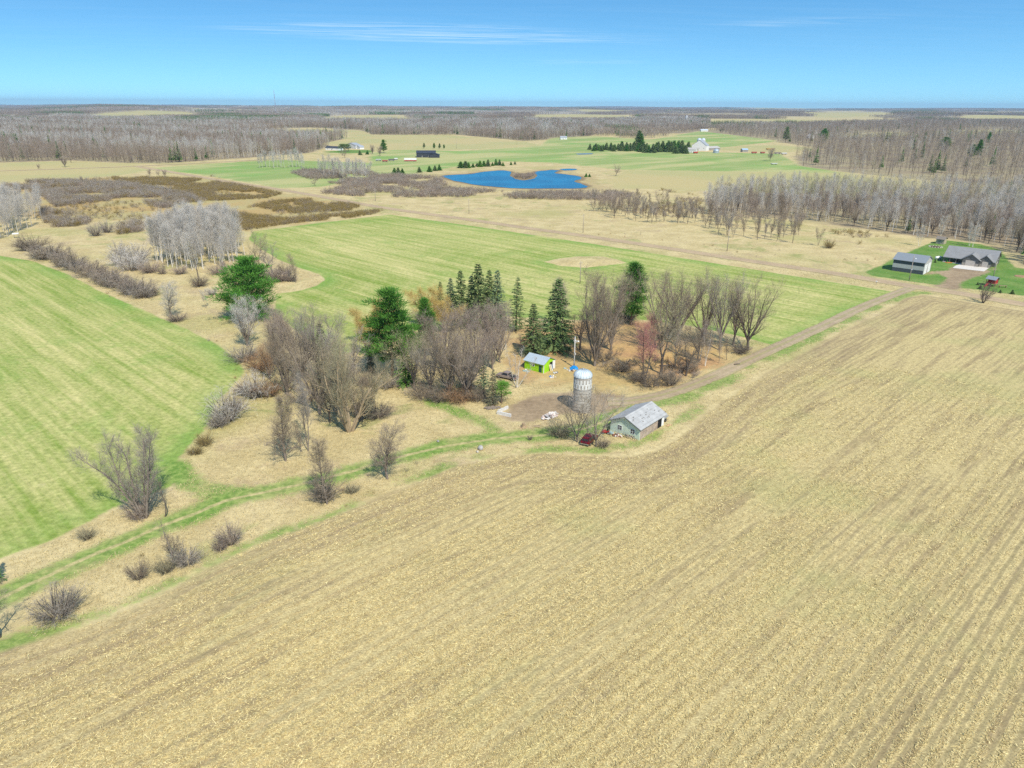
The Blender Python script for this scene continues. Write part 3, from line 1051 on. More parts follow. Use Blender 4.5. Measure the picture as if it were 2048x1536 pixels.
def spruce(name, seed, h=15, wid=0.2, whorls=26, per=7, t0=0.06, dens=15, bl=0.62, gaps=0.0, droop=0.25):
    """narrow cone of drooping boughs with hanging sprays"""
    rng = np.random.default_rng(seed)
    tr = branch(rng, (0, 0, -0.2), (0, 0, 1), h, 0.2, 8, 0.008, 0.02, 0.06)
    brs, sides = [tr], [7]
    p0, p1, tn = [], [], []
    for w in range(whorls):
        t = t0 + (0.985 - t0) * w / whorls
        for k in range(per):
            if rng.uniform() < gaps:
                continue
            tt = min(t + rng.uniform(-.012, .012), .985)
            p, d = at_t(tr[0], tt)
            L = h * wid * ((1 - tt) ** 0.85 + 0.03) * rng.uniform(.65, 1.15)
            az = w * 1.1 + k * 2 * math.pi / per + rng.uniform(-.3, .3)
            b = branch(rng, p, (math.cos(az), math.sin(az), 0.15 - droop * (1 - tt)), L, 0.03, 4, 0.06, -0.03 * (1 - tt), .4)
            brs.append(b)
            sides.append(3)
            c0 = rng.uniform(0, 1)
            nd = max(4, int(dens * L / (h * wid) + 4))
            for q in range(nd):
                pp, dd = at_t(b[0], rng.uniform(.15, 1) * .999)
                sd = np.cross(dd, [0, 0, 1]) * rng.choice([-1, 1])
                v = unit(dd * .6 + sd * rng.uniform(.2, .9) + np.array([0, 0, rng.uniform(-.75, .1)]))
                for e in range(2):
                    v2 = unit(v + rng.normal(0, .35, 3))
                    p0.append(pp)
                    p1.append(pp + v2 * bl * rng.uniform(.5, 1.1) * (0.5 + 0.5 * (1 - tt)))
                    tn.append(c0 * .5 + rng.uniform(0, .5))
    rb = Ribs(rng)
    rb.add(np.array(p0), np.array(p1), 0.15, 0.06, np.array(tn))
    return dict(trunk=tubes_mesh(name + '_trunk', brs, sides), crown=rb.mesh(name + '_crown'), h=h)


vase = lambda t: 0.95 - 0.45 * t
PROTO = {}


def proto(key_, fn, *a, **kw):
    PROTO[key_] = fn(key_, *a, **kw)


proto('vase0', bare, 11, h=16, stems=6, spread=0.52, fork=0.16, n1=11, a1=32, l1=0.42, t1=0.1, n2=7, k=6, tw=1.5, r0=0.30)
proto('vase1', bare, 12, h=16, stems=7, spread=0.6, fork=0.14, n1=9, a1=34, l1=0.40, t1=0.1, n2=7, k=6, tw=1.5, r0=0.28)
proto('vase2', bare, 13, h=16, stems=5, spread=0.46, fork=0.16, n1=10, a1=34, l1=0.42, t1=0.12, n2=7, k=6, tw=1.5, r0=0.3)
proto('dense0', bare, 14, h=16, stems=8, spread=0.44, fork=0.07, n1=10, a1=34, l1=0.36, t1=0.12, n2=7, k=7, tw=1.5, r0=0.26)
proto('dense1', bare, 15, h=16, stems=7, spread=0.38, fork=0.07, n1=11, a1=34, l1=0.36, t1=0.12, n2=7, k=7, tw=1.5, r0=0.26)
proto('spread0', bare, 16, h=12, stems=3, spread=0.5, fork=0.22, n1=10, a1=58, l1=0.42, t1=0.15, trop1=0.03, n2=9, k=8, wob=0.16, r0=0.26, tw=1.5)
proto('spread1', bare, 17, h=12, stems=2, spread=0.4, fork=0.25, n1=13, a1=60, l1=0.42, t1=0.12, trop1=0.03, n2=9, k=8, wob=0.16, r0=0.26, tw=1.5)
proto('slim0', bare, 18, h=14, stems=1, n1=26, a1=42, l1=0.26, t1=0.2, trop1=0.12, n2=7, k=6, r0=0.17)
proto('slim1', bare, 19, h=14, stems=2, spread=0.12, fork=0.05, n1=17, a1=38, l1=0.24, t1=0.25, trop1=0.12, n2=7, k=6, r0=0.15)
proto('skirt0', bare, 20, h=12, stems=1, n1=46, a1=62, l1=0.34, t1=0.07, trop1=0.07, n2=8, k=7, r0=0.2, shape=lambda t: 1.05 - 0.3 * t if t < .33 else 0.62 - 0.32 * t, tw=1.2)
proto('skirt1', bare, 21, h=12, stems=1, n1=52, a1=66, l1=0.32, t1=0.05, trop1=0.05, n2=8, k=7, r0=0.2, shape=lambda t: 1.1 - 0.4 * t if t < .4 else 0.8 - 0.5 * t, tw=1.2)
proto('skirt2', bare, 22, h=12, stems=3, spread=0.22, fork=0.16, n1=20, a1=62, l1=0.36, t1=0.03, trop1=0.05, n2=8, k=7, r0=0.2, shape=lambda t: 1.0 - 0.5 * t, tw=1.2)
proto('old0', bare, 23, h=15, stems=7, spread=0.62, fork=0.0, n1=11, a1=44, l1=0.32, t1=0.16, n2=8, k=7, wob=0.12, r0=0.34, tw=1.4)
proto('old1', bare, 24, h=15, stems=6, spread=0.36, fork=0.0, n1=15, a1=42, l1=0.28, t1=0.12, n2=8, k=8, wob=0.10, r0=0.30, tw=1.3, lean=-0.14)
proto('snag0', bare, 25, h=11, stems=1, n1=13, a1=48, l1=0.16, t1=0.35, n2=4, k=3, k2=2, r0=0.17, wob=0.1, lean=-0.25)
proto('aspen0', bare, 26, h=18, stems=1, n1=26, a1=40, l1=0.19, t1=0.26, n2=6, k=6, r0=0.16, wob=0.03, tw=1.3, shape=lambda t: 1.1 - 0.7 * t)
proto('aspen1', bare, 27, h=18, stems=1, n1=24, a1=40, l1=0.20, t1=0.34, n2=6, k=6, r0=0.17, wob=0.04, tw=1.3, lean=0.05, shape=lambda t: 1.1 - 0.7 * t)
proto('aspen2', bare, 28, h=18, stems=1, n1=28, a1=44, l1=0.16, t1=0.3, n2=6, k=6, r0=0.15, wob=0.03, tw=1.3, lean=-0.06, shape=lambda t: 1.1 - 0.7 * t)
proto('birch0', bare, 29, h=11, stems=4, spread=0.34, fork=0.0, n1=9, a1=38, l1=0.16, t1=0.3, n2=4, k=4, r0=0.12, wob=0.06, tw=1.0, k2=2)
proto('birch1', bare, 30, h=13, stems=2, spread=0.2, fork=0.0, n1=15, a1=40, l1=0.22, t1=0.25, n2=7, k=6, r0=0.13, wob=0.05, tw=1.2)
proto('sapling0', bare, 50, h=13, stems=4, spread=0.44, fork=0.12, n1=11, a1=44, l1=0.34, t1=0.12, n2=7, k=5, r0=0.13, wob=0.07, tw=1.2)
proto('willow0', bare, 31, h=12, stems=4, spread=0.5, fork=0.15, n1=13, a1=40, l1=0.32, t1=0.15, n2=10, k=9, r0=0.22, droop=0.10, tw=1.9, wtw=0.026)
proto('bush0', shrub, 32, h=3.2, spread=0.75, n=46, k=14)
proto('bush1', shrub, 33, h=3.0, spread=0.95, n=56, k=14)
proto('bush2', shrub, 34, h=3.4, spread=0.5, n=36, k=14)
proto('sprawl0', bare, 35, h=7, stems=6, spread=1.5, fork=0.0, n1=9, a1=50, l1=0.36, t1=0.12, trop1=0.02, n2=7, k=7, wob=0.16, r0=0.16, tw=2.4, tw2=1.3)
proto('wpine0', white_pine, 40, h=17, wid=0.34)
proto('wpine1', white_pine, 41, h=15, wid=0.50, t0=0.10, n=64, top=0.35)
proto('wpine2', white_pine, 42, h=17, wid=0.27, n=40)
proto('pineling', white_pine, 43, h=7, wid=0.5, t0=0.42, n=13, top=0.7, tufts=6, blades=30)
proto('spruce0', spruce, 44, wid=0.23, per=8, dens=20)
proto('spruce1', spruce, 45, wid=0.27, whorls=26, per=9, dens=24)
proto('spruce2', spruce, 46, wid=0.2, whorls=28, dens=16, gaps=0.08)
proto('spruce3', spruce, 47, wid=0.28, whorls=26, per=9, dens=28, bl=0.75)
proto('thinspruce', spruce, 48, wid=0.19, whorls=22, per=7, dens=10, gaps=0.2, t0=0.1)
proto('yewcone', spruce, 49, h=6, wid=0.30, whorls=14, per=9, dens=16, bl=0.7, t0=0.0, droop=-0.1)

_mcache = {}


def tinted(k, part, material):
    key = (k, part, material.name)
    if key not in _mcache:
        me = PROTO[k][part].copy()
        me.name = part if part == 'trunk' else 'crown'
        me.materials.clear()
        me.materials.append(material)
        _mcache[key] = me
    return _mcache[key]


def tree_at(name, X, Y, h, k, twig, brk, label, cat, group=None, wide=1.0, rz=None):
    pr = PROTO[k]
    s = h / pr['h']
    o = empty(name, (X, Y, hillz(X, Y)), random.uniform(0, 6.28) if rz is None else rz, label, cat, group)
    o.scale = (s * wide, s * wide, s)
    for part, m_ in (('trunk', B[brk]), ('crown', T[twig])):
        c = bpy.data.objects.new(part, tinted(k, part, m_))
        COL.objects.link(c)
        c.parent = o
    return o


def tree(name, px, py, top, k, twig, brk, label, cat='tree', group=None, wide=1.0, rz=None):
    X, Y = P(px, py)
    return tree_at(name, X, Y, rise(X, Y, top) / 0.96, k, twig, brk, label, cat, group, wide, rz)


# --- the white pines and other evergreens of the farmyard
tree('pine_tree', 500, 640, 520, 'wpine1', 'pine', 'conifer', 'broad bushy white pine standing alone left of the farmyard trees', wide=1.15)
tree('pine_tree', 785, 752, 582, 'wpine0', 'pine', 'conifer', 'tall vivid green white pine at the left end of the farmyard wood', wide=1.12)
tree('pine_tree', 850, 716, 600, 'wpine2', 'pine', 'conifer', 'slim white pine just behind the tall vivid green one', wide=0.9)
tree('pine_tree', 812, 772, 672, 'spruce2', 'lime', 'conifer', 'low bright green fir at the foot of the tall white pine', wide=1.2)
tree('pine_tree', 742, 745, 690, 'spruce2', 'sparse', 'conifer', 'small dull green fir left of the tall white pine')
tree('pine_tree', 1262, 650, 529, 'wpine2', 'pine', 'conifer', 'dark white pine rising behind the big grey maple', wide=1.15)
for i, (px, py, tp, k, tw, lab) in enumerate([
        (882, 640, 563, 'spruce2', 'spruce', 'small spruce at the left end of the spruce row beside the golden willow'),
        (902, 640, 556, 'spruce0', 'blue', 'bluish spruce second from the left in the spruce row'),
        (924, 652, 541, 'spruce0', 'spruce', 'dark spruce left of the tallest one in the spruce row'),
        (944, 650, 551, 'spruce2', 'blue', 'narrow spruce pressed against the tallest one in the spruce row'),
        (958, 656, 527, 'spruce1', 'spruce', 'tallest spruce of the row behind the bare farmyard trees'),
        (978, 650, 540, 'spruce0', 'spruce', 'spruce just right of the tallest one in the spruce row'),
        (995, 652, 540, 'spruce2', 'blue', 'rightmost spruce of the tight row behind the bare trees'),
        (1032, 662, 553, 'thinspruce', 'spruce', 'open spruce standing a little apart right of the spruce row'),
        (1066, 712, 607, 'spruce1', 'spruce', 'shorter of the two green spruces behind the lime shed'),
        (1110, 700, 557, 'spruce3', 'spruce', 'tall full spruce standing behind the lime shed'),
        (968, 790, 708, 'thinspruce', 'blue', 'thin young spruce at the edge of the bare wood'),
        (985, 812, 738, 'thinspruce', 'sparse', 'half dead spruce beside the small round pine'),
        (655, 775, 645, 'thinspruce', 'sparse', 'sparse dark spruce among the bare trees left of the white pine')]):
    tree('spruce_tree', px, py, tp, k, tw, 'conifer', lab, 'spruce', None, 1.25 if 'thin' in k else 1.12)
tree('pine_tree', 1003, 806, 767, 'pineling', 'lime', 'conifer', 'little round topped pine at the edge of the bare dirt yard', wide=1.1)
tree('pine_tree', -8, 1168, 1088, 'spruce2', 'pine', 'conifer', 'dark evergreen cut by the left edge of the picture')

# --- bare trees, each traced to where it stands
BT = [
    ('bare_tree', 495, 692, 600, 'dense0', 'pale', 'grey', 'pale grey many stemmed tree in front of the lone white pine', 1.0),
    ('bare_tree', 560, 730, 628, 'dense1', 'mauve', 'grey', 'mauve bare tree right of the pale grey one', 1.1),
    ('bare_tree', 605, 755, 622, 'dense0', 'mauve', 'grey', 'rounded mauve tree at the back of the left bare thicket', 1.0),
    ('bare_tree', 640, 770, 630, 'vase0', 'grey', 'grey', 'tall grey tree in the middle of the left bare thicket', 1.0),
    ('bare_tree', 575, 790, 672, 'dense1', 'brown', 'grey', 'brown bare tree at the left rim of the left bare thicket', 0.95),
    ('bare_tree', 640, 828, 690, 'vase1', 'brown', 'grey', 'brown wide tree at the front of the left bare thicket', 1.0),
    ('bare_tree', 690, 800, 668, 'vase2', 'grey', 'grey', 'grey tree beside the sparse dark spruce', 1.0),
    ('bare_tree', 700, 862, 665, 'old0', 'olive', 'tan', 'old bare tree of many leaning trunks before the bare thicket', 0.72),
    ('bare_tree', 722, 842, 742, 'old1', 'brown', 'grey', 'dead crooked tree whose limbs lean to the right', 0.8),
    ('bare_tree', 712, 770, 680, 'slim0', 'brown', 'grey', 'narrow bare tree in the gap left of the tall white pine', 1.0),
    ('bare_tree', 540, 760, 690, 'dense1', 'rust', 'grey', 'rusty brown small tree in the hollow of the left thicket', 0.9),
    ('bare_tree', 660, 845, 765, 'spread1', 'dark', 'dark', 'dark low tree under the old many trunked one', 0.9),
    ('bare_tree', 572, 922, 775, 'skirt0', 'brown', 'grey', 'straight bare tree with a skirt of low branches on the dry knoll', 0.95),
    ('bare_tree', 617, 902, 752, 'slim1', 'grey', 'grey', 'slender grey tree right of the skirted tree on the dry knoll', 0.8),
    ('bare_tree', 602, 905, 838, 'slim0', 'brown', 'grey', 'short thin sapling between two trees on the dry knoll', 0.8),
    ('bare_tree', 655, 1008, 880, 'skirt1', 'brown', 'grey', 'dense cone shaped bare tree below the grass track', 0.9),
    ('bare_tree', 775, 958, 850, 'skirt2', 'brown', 'grey', 'rounded bare tree with thick low branches beside the grass track', 1.0),
    ('bare_tree', 290, 1035, 862, 'old1', 'grey', 'grey', 'ragged grey tree of several leaning stems by the left hay field', 0.8),
    ('bare_tree', 330, 1033, 955, 'snag0', 'dark', 'dark', 'dark broken limb tree leaning right at the corner of the hay field', 1.0),
    ('bare_tree', 342, 1142, 1032, 'snag0', 'brown', 'grey', 'thin dead tree leaning left over the grass track', 0.9),
    ('bare_tree', 348, 1128, 1072, 'spread1', 'dark', 'dark', 'short dark tree at the foot of the thin dead tree', 0.7),
    ('bare_tree', 0, 1275, 1180, 'spread0', 'olive', 'dark', 'dark forked tree at the left edge of the picture', 0.9),
    ('bare_tree', 395, 572, 478, 'snag0', 'olive', 'dark', 'dark ivy clad tree in front of the pale aspen grove', 0.9),
    ('bare_tree', 520, 548, 468, 'spread1', 'olive', 'tan', 'yellowish gnarled tree right of the pale aspen grove', 0.75),
    ('bare_tree', 545, 550, 492, 'spread0', 'grey', 'grey', 'grey spreading tree by the corner of the middle hay field', 0.8),
    ('bare_tree', 592, 566, 505, 'slim0', 'brown', 'grey', 'narrow bare tree on the rounded dry tip in the hay field', 0.95),
    ('bare_tree', 342, 634, 566, 'skirt2', 'pale', 'grey', 'light grey small tree beside the hedgerow', 0.9),
    ('bare_tree', 412, 616, 578, 'slim1', 'pale', 'tan', 'thin sapling left of the lone white pine', 0.9),
    ('bare_tree', 152, 548, 486, 'snag0', 'dark', 'dark', 'taller dark tree that sticks out of the hedgerow', 1.2),
    ('bare_tree', 830, 780, 668, 'vase2', 'olive', 'grey', 'greenish grey bare tree right of the tall white pine', 0.95),
    ('bare_tree', 862, 788, 690, 'vase0', 'grey', 'grey', 'grey bare tree at the front of the farmyard wood', 0.9),
    ('bare_tree', 885, 740, 618, 'dense0', 'mauve', 'grey', 'mauve rounded crown at the back of the farmyard wood', 0.95),
    ('bare_tree', 900, 796, 670, 'dense1', 'brown', 'grey', 'brown many stemmed tree at the front of the farmyard wood', 0.9),
    ('bare_tree', 932, 798, 648, 'vase1', 'mauve', 'grey', 'widest mauve tree of the farmyard wood', 0.9),
    ('bare_tree', 955, 745, 612, 'dense0', 'mauve', 'grey', 'tall mauve tree below the spruce row', 0.9),
    ('bare_tree', 940, 780, 690, 'old1', 'grey', 'grey', 'leaning grey stems in the middle of the farmyard wood', 0.8),
    ('bare_tree', 985, 738, 618, 'dense1', 'mauve', 'grey', 'pinkish grey tree at the right rim of the farmyard wood', 0.8),
    ('bare_tree', 1000, 725, 650, 'vase2', 'mauve', 'grey', 'smaller pinkish tree left of the lime shed', 0.9),
    ('birch_tree', 1008, 700, 598, 'birch1', 'mauve', 'birch', 'white stemmed birch below the open spruce', 0.9),
    ('bare_tree', 1042, 712, 668, 'spread0', 'dark', 'dark', 'dark tangled tree against the back of the lime shed', 0.8),
    ('birch_tree', 1034, 775, 690, 'birch0', 'pale', 'birch', 'clump of white birch stems in front of the lime shed', 1.0),
    ('bare_tree', 1190, 732, 552, 'dense0', 'brown', 'grey', 'broad bare maple behind the silo', 0.82),
    ('bare_tree', 1222, 700, 556, 'dense1', 'brown', 'grey', 'tall bare maple beside the dark white pine', 0.75),
    ('bare_tree', 1160, 700, 615, 'spread0', 'dark', 'dark', 'small dark tree left of the broad bare maple', 0.8),
    ('bare_tree', 1120, 665, 560, 'slim1', 'mauve', 'grey', 'faint mauve sapling behind the tall full spruce', 1.4),
    ('bare_tree', 1288, 768, 632, 'slim1', 'red', 'dark', 'red budded maple in the right hand tree group', 1.15),
    ('bare_tree', 1322, 748, 612, 'spread1', 'olive', 'dark', 'dark crooked tree with one low arching limb', 0.75),
    ('bare_tree', 1322, 700, 552, 'vase1', 'brown', 'grey', 'high vase shaped tree behind the crooked one', 0.85),
    ('bare_tree', 1352, 690, 548, 'vase0', 'brown', 'grey', 'tall open crowned tree at the back of the right group', 0.95),
    ('bare_tree', 1405, 690, 562, 'vase2', 'brown', 'grey', 'upright tree left of the paired trunks by the lane', 0.8),
    ('bare_tree', 1438, 700, 556, 'vase0', 'grey', 'grey', 'tall upright tree in the middle of the right group', 0.6),
    ('bare_tree', 1466, 690, 572, 'vase2', 'olive', 'grey', 'slim upright tree next to the fan shaped one', 0.7),
    ('bare_tree', 1495, 700, 562, 'vase1', 'brown', 'dark', 'fan shaped tree nearest the lane at the right end', 0.85),
    ('bare_tree', 1372, 752, 668, 'spread0', 'brown', 'dark', 'low bushy tree at the front of the right group', 0.9),
    ('bare_tree', 1350, 735, 655, 'spread1', 'grey', 'grey', 'grey thick crowned tree behind the low bushy one', 0.8),
    ('bare_tree', 1395, 725, 635, 'spread0', 'brown', 'dark', 'brown spreading tree behind the white birch', 0.75),
    ('birch_tree', 1410, 732, 640, 'birch1', 'mauve', 'birch', 'white birch in the right hand tree group', 0.8),
    ('birch_tree', 1400, 722, 640, 'birch1', 'mauve', 'birch', 'thinner birch close behind the white birch', 0.7),
    ('bare_tree', 1438, 726, 655, 'slim0', 'grey', 'tan', 'thin yellow barked sapling by the lane', 0.7),
    ('bare_tree', 1453, 720, 672, 'slim0', 'brown', 'dark', 'short dark sapling right of the yellow barked one', 0.8),
    ('bare_tree', 1305, 772, 718, 'sprawl0', 'dark', 'dark', 'fallen dark treetop sprawling at the front of the right group', 0.75),
    ('bare_tree', 1370, 742, 700, 'sprawl0', 'brown', 'dark', 'low sprawling tree between the crooked tree and the lane', 0.7),
    ('bare_tree', 1210, 722, 680, 'sprawl0', 'dark', 'dark', 'sprawling undergrowth tree at the foot of the broad maple', 0.9),
    ('bare_tree', 1154, 884, 782, 'sapling0', 'brown', 'grey', 'bare tree left of the red car by the mint garage', 1.15),
    ('bare_tree', 1192, 893, 784, 'sapling0', 'grey', 'grey', 'taller bare tree between the red car and the mint garage', 1.2),
    ('bare_tree', 1175, 815, 770, 'slim1', 'pale', 'grey', 'faint sapling growing against the silo', 0.9),
    ('bare_tree', 1966, 606, 562, 'old0', 'dark', 'dark', 'small many stemmed tree beside the gravel road by the playhouse', 0.7),
    ('willow_tree', 760, 690, 600, 'willow0', 'gold', 'tan', 'golden willow behind the tall white pine', 0.9),
    ('willow_tree', 858, 655, 574, 'willow0', 'gold', 'tan', 'golden willow behind the slim white pine', 1.0),
    ('willow_tree', 890, 668, 598, 'willow0', 'gold', 'tan', 'smaller golden willow below the spruce row', 0.9),
    ('willow_tree', 735, 712, 640, 'willow0', 'gold', 'tan', 'low golden willow left of the tall white pine', 0.9),
]
for nm, px, py, tp, k, tw, bk, lab, w in BT:
    tree(nm, px, py, tp, k, tw, bk, lab, {'birch_tree': 'birch', 'willow_tree': 'willow'}.get(nm, 'tree'), None, w)

# --- shrubs
SH = [
    (118, 1235, 1168, 'bush1', 'grey', 'widest round grey bush on the bank above the stubble field', 1.0),
    (278, 1158, 1118, 'bush0', 'brown', 'small round bush between the wide bush and the thin dead tree', 0.9),
    (375, 1128, 1085, 'bush1', 'grey', 'grey bush right of the thin dead tree', 1.0),
    (332, 1145, 1110, 'bush0', 'olive', 'low olive bush left of the thin dead tree', 1.0),
    (462, 1088, 1040, 'bush0', 'mauve', 'taller bush of a pair on the bank', 0.9),
    (442, 1100, 1068, 'bush1', 'mauve', 'lower bush of a pair on the bank', 0.8),
    (175, 1078, 1048, 'bush0', 'olive', 'small bush at the lower rim of the left hay field', 1.0),
    (705, 985, 962, 'bush1', 'olive', 'small bush beside the cone shaped bare tree', 1.0),
    (275, 1035, 1000, 'bush1', 'mauve', 'brush round the foot of the ragged grey tree', 1.1),
    (650, 998, 955, 'bush1', 'dark', 'dark brush at the foot of the cone shaped tree', 1.0),
    (455, 842, 778, 'bush2', 'pale', 'pale upright shrub on the rim of the left hay field', 1.2),
    (440, 852, 812, 'bush1', 'grey', 'grey low shrub beside the pale upright one', 1.0),
    (470, 822, 782, 'bush0', 'mauve', 'mauve shrub behind the pale upright one', 1.0),
    (410, 890, 862, 'bush1', 'willow', 'ochre shrub on the rim of the left hay field', 1.1),
    (390, 908, 888, 'bush1', 'willow', 'lower ochre shrub at the corner of the left hay field', 1.2),
    (510, 795, 742, 'bush2', 'pale', 'tan stemmed shrub at the left of the bare thicket', 1.3),
    (495, 788, 755, 'bush1', 'mauve', 'round mauve shrub at the left of the bare thicket', 1.1),
    (540, 792, 750, 'bush0', 'rust', 'rusty shrub in front of the bare thicket', 1.2),
    (490, 722, 680, 'bush1', 'grey', 'grey shrub below the pale grey many stemmed tree', 1.3),
    (520, 738, 700, 'bush1', 'rust', 'rusty brush on the hay field side of the thicket', 1.4),
    (755, 835, 795, 'bush1', 'dark', 'dark brush right of the old many trunked tree', 1.2),
    (735, 770, 735, 'bush1', 'brown', 'brown brush left of the tall white pine foot', 1.2),
    (775, 775, 742, 'bush0', 'grey', 'grey stems before the tall white pine', 1.3),
    (845, 795, 758, 'bush1', 'brown', 'brown brush along the front of the farmyard wood', 1.3),
    (880, 802, 768, 'bush1', 'dark', 'dark brush along the front of the farmyard wood', 1.2),
    (915, 804, 765, 'bush1', 'rust', 'rusty brush along the front of the farmyard wood', 1.2),
    (952, 800, 762, 'bush0', 'dark', 'dark stems beside the thin young spruce', 1.3),
    (1060, 880, 868, 'bush0', 'dark', 'tiny dark shrub on the grass by the track', 0.8),
    (1118, 872, 838, 'bush1', 'olive', 'olive shrub left of the red car', 1.2),
    (1205, 893, 872, 'bush1', 'brown', 'brown brush at the foot of the tree by the garage', 1.2),
    (1275, 762, 738, 'bush1', 'dark', 'dark brush at the left front of the right tree group', 1.4),
    (1340, 770, 735, 'bush0', 'brown', 'brown stems at the front of the right tree group', 1.2),
    (1480, 705, 680, 'bush1', 'dark', 'dark low brush at the foot of the fan shaped tree', 1.5),
    (1255, 640, 610, 'bush1', 'dark', 'dark brush under the dark white pine', 1.2),
    (1240, 742, 716, 'bush1', 'brown', 'brown brush in front of the broad bare maple', 1.4),
    (560, 562, 528, 'bush1', 'mauve', 'mauve shrub on the rounded dry tip', 1.2),
    (570, 548, 520, 'bush1', 'brown', 'brown shrub behind the mauve one on the dry tip', 1.0),
    (192, 472, 440, 'bush0', 'grey', 'left of two grey shrubs in the marsh below the reeds', 0.9),
    (215, 465, 435, 'bush1', 'grey', 'right of two grey shrubs in the marsh below the reeds', 0.8),
    (355, 642, 620, 'bush1', 'mauve', 'low shrub at the foot of the light grey small tree', 1.4),
    (425, 590, 570, 'bush0', 'pale', 'small pale shrub left of the lone white pine', 1.0),
    (400, 572, 545, 'bush1', 'brown', 'brown brush at the foot of the ivy clad tree', 1.2),
    (1658, 496, 475, 'bush1', 'willow', 'ochre bush in the dry field across the gravel road', 1.0),
]
for px, py, tp, k, tw, lab, w in SH:
    tree('shrub', px, py, tp, k, tw, 'dark', lab, 'shrub', None, w)
# hedgerow between the two hay fields
for i in range(26):
    u = i / 25
    px = 58 + u * (296 - 58) + random.uniform(-5, 5)
    py = 500 + (px - 58) / (296 - 58) * 96 + random.uniform(-4, 8)
    tree('shrub', px, py, py - random.uniform(24, 40), 'bush%d' % (i % 3), ('grey', 'brown', 'mauve')[i % 3], 'dark', 'bare shrub in the hedgerow along the top of the left hay field', 'shrub', 'hedgerow shrubs beside the left hay field', random.uniform(1.2, 1.7))
# shrubs about the aspen grove
for i, (px, py, h_) in enumerate([(245, 530, 40), (262, 540, 45), (240, 510, 30), (275, 525, 50), (300, 545, 30), (325, 548, 22), (360, 548, 25), (438, 548, 30), (500, 545, 40), (540, 560, 28), (580, 562, 22)]):
    tree('shrub', px, py, py - h_, 'bush%d' % (i % 3), 'pale' if i < 4 else 'mauve', 'grey', 'bare shrub skirting the pale aspen grove', 'shrub', 'shrubs round the aspen grove', 1.2)


def scatter(poly_px, n, seed, mind=2.0):
    poly = PP(poly_px)
    rng = np.random.default_rng(seed)
    lo, hi = poly.min(0), poly.max(0)
    out = []
    tries = 0
    while len(out) < n and tries < n * 60:
        tries += 1
        q = rng.uniform(lo, hi)
        if sd_poly(np.array([q[0]]), np.array([q[1]]), poly)[0] > 0 and all((q[0] - o[0]) ** 2 + (q[1] - o[1]) ** 2 > mind * mind for o in out):
            out.append(q)
    return out


GROVE = scatter([(300, 515), (322, 532), (360, 541), (420, 542), (470, 535), (494, 515), (480, 492), (440, 476), (375, 472), (325, 488)], 150, 3, 1.5)
gc = np.mean(GROVE, 0)
gs = np.std(GROVE, 0) * 2
for i, q in enumerate(GROVE):
    e = min(1.2, float((((q - gc) / gs) ** 2).sum()))
    tree_at('aspen_tree', q[0], q[1], random.uniform(19.5, 22.5) - 7.5 * e * random.uniform(.6, 1.1), 'aspen%d' % (i % 3), 'pale', 'birch', 'white stemmed aspen in the round grove between the hay fields', 'aspen', 'aspens of the round grove', random.uniform(.9, 1.2))
for i, q in enumerate(scatter([(-60, 500), (0, 478), (50, 462), (88, 440), (80, 425), (0, 428), (-60, 440)], 80, 5, 2.2)):
    tree_at('aspen_tree', q[0], q[1], random.uniform(15, 20), 'aspen%d' % (i % 3), 'pale', 'aspen', 'pale aspen in the stand at the left edge beyond the hedgerow', 'aspen', 'aspens of the left edge stand', random.uniform(.9, 1.1))
for i, q in enumerate(scatter([(506, 335), (600, 330), (612, 336), (520, 338)], 22, 6, 2.6) + scatter([(618, 348), (740, 358), (745, 362), (700, 362), (640, 352)], 30, 8, 2.6)):
    tree_at('aspen_tree', q[0], q[1], random.uniform(14, 20), 'aspen%d' % (i % 3), 'pale', 'aspen', 'pale aspen in the clumps left of the pond', 'aspen', 'aspens left of the pond', 1.1)

# --- the wood behind the grey house: its front rows stand as single trees, the rest is one mass
qs = scatter([(1405, 428), (1425, 402), (1500, 390), (1640, 384), (1800, 394), (1960, 390), (2080, 395), (2130, 548), (2050, 528), (2035, 505), (2000, 490), (1900, 476), (1840, 472), (1760, 460), (1700, 452), (1600, 438), (1500, 432)], 900, 9, 3.4)
qs.sort(key=lambda q: math.hypot(*q))
for i, q in enumerate(qs[:230]):
    asp = random.random() < 0.62
    if asp:
        tree_at('birch_tree', q[0], q[1], random.uniform(10, 18.5), 'aspen%d' % (i % 3), ('pale', 'mauve')[i % 4 == 0], 'birch', 'white trunked birch in the front rows of the wood beside the grey house', 'birch', 'birches of the wood beside the grey house', random.uniform(.95, 1.25))
    else:
        tree_at('bare_tree', q[0], q[1], random.uniform(10, 16), ('slim0', 'slim1', 'vase2')[i % 3], ('brown', 'mauve')[i % 2], 'dark', 'brown bare tree in the front rows of the wood beside the grey house', 'tree', 'brown trees of the wood beside the grey house', .95)
WOOD_REST = qs[230:]
for i, q in enumerate(scatter([(1470, 478), (1580, 484), (1610, 462), (1600, 440), (1420, 428), (1250, 412), (1180, 410), (1185, 428), (1330, 456), (1380, 448)], 125, 10, 2.6)):
    tree_at('bare_tree', q[0], q[1], random.uniform(6, 13), ('slim0', 'slim1', 'sapling0')[i % 3], ('brown', 'grey', 'mauve')[i % 3], 'dark', 'thin dark bare tree in the open strip of the dry field', 'tree', 'thin dark trees of the dry field', random.uniform(.8, 1.0))
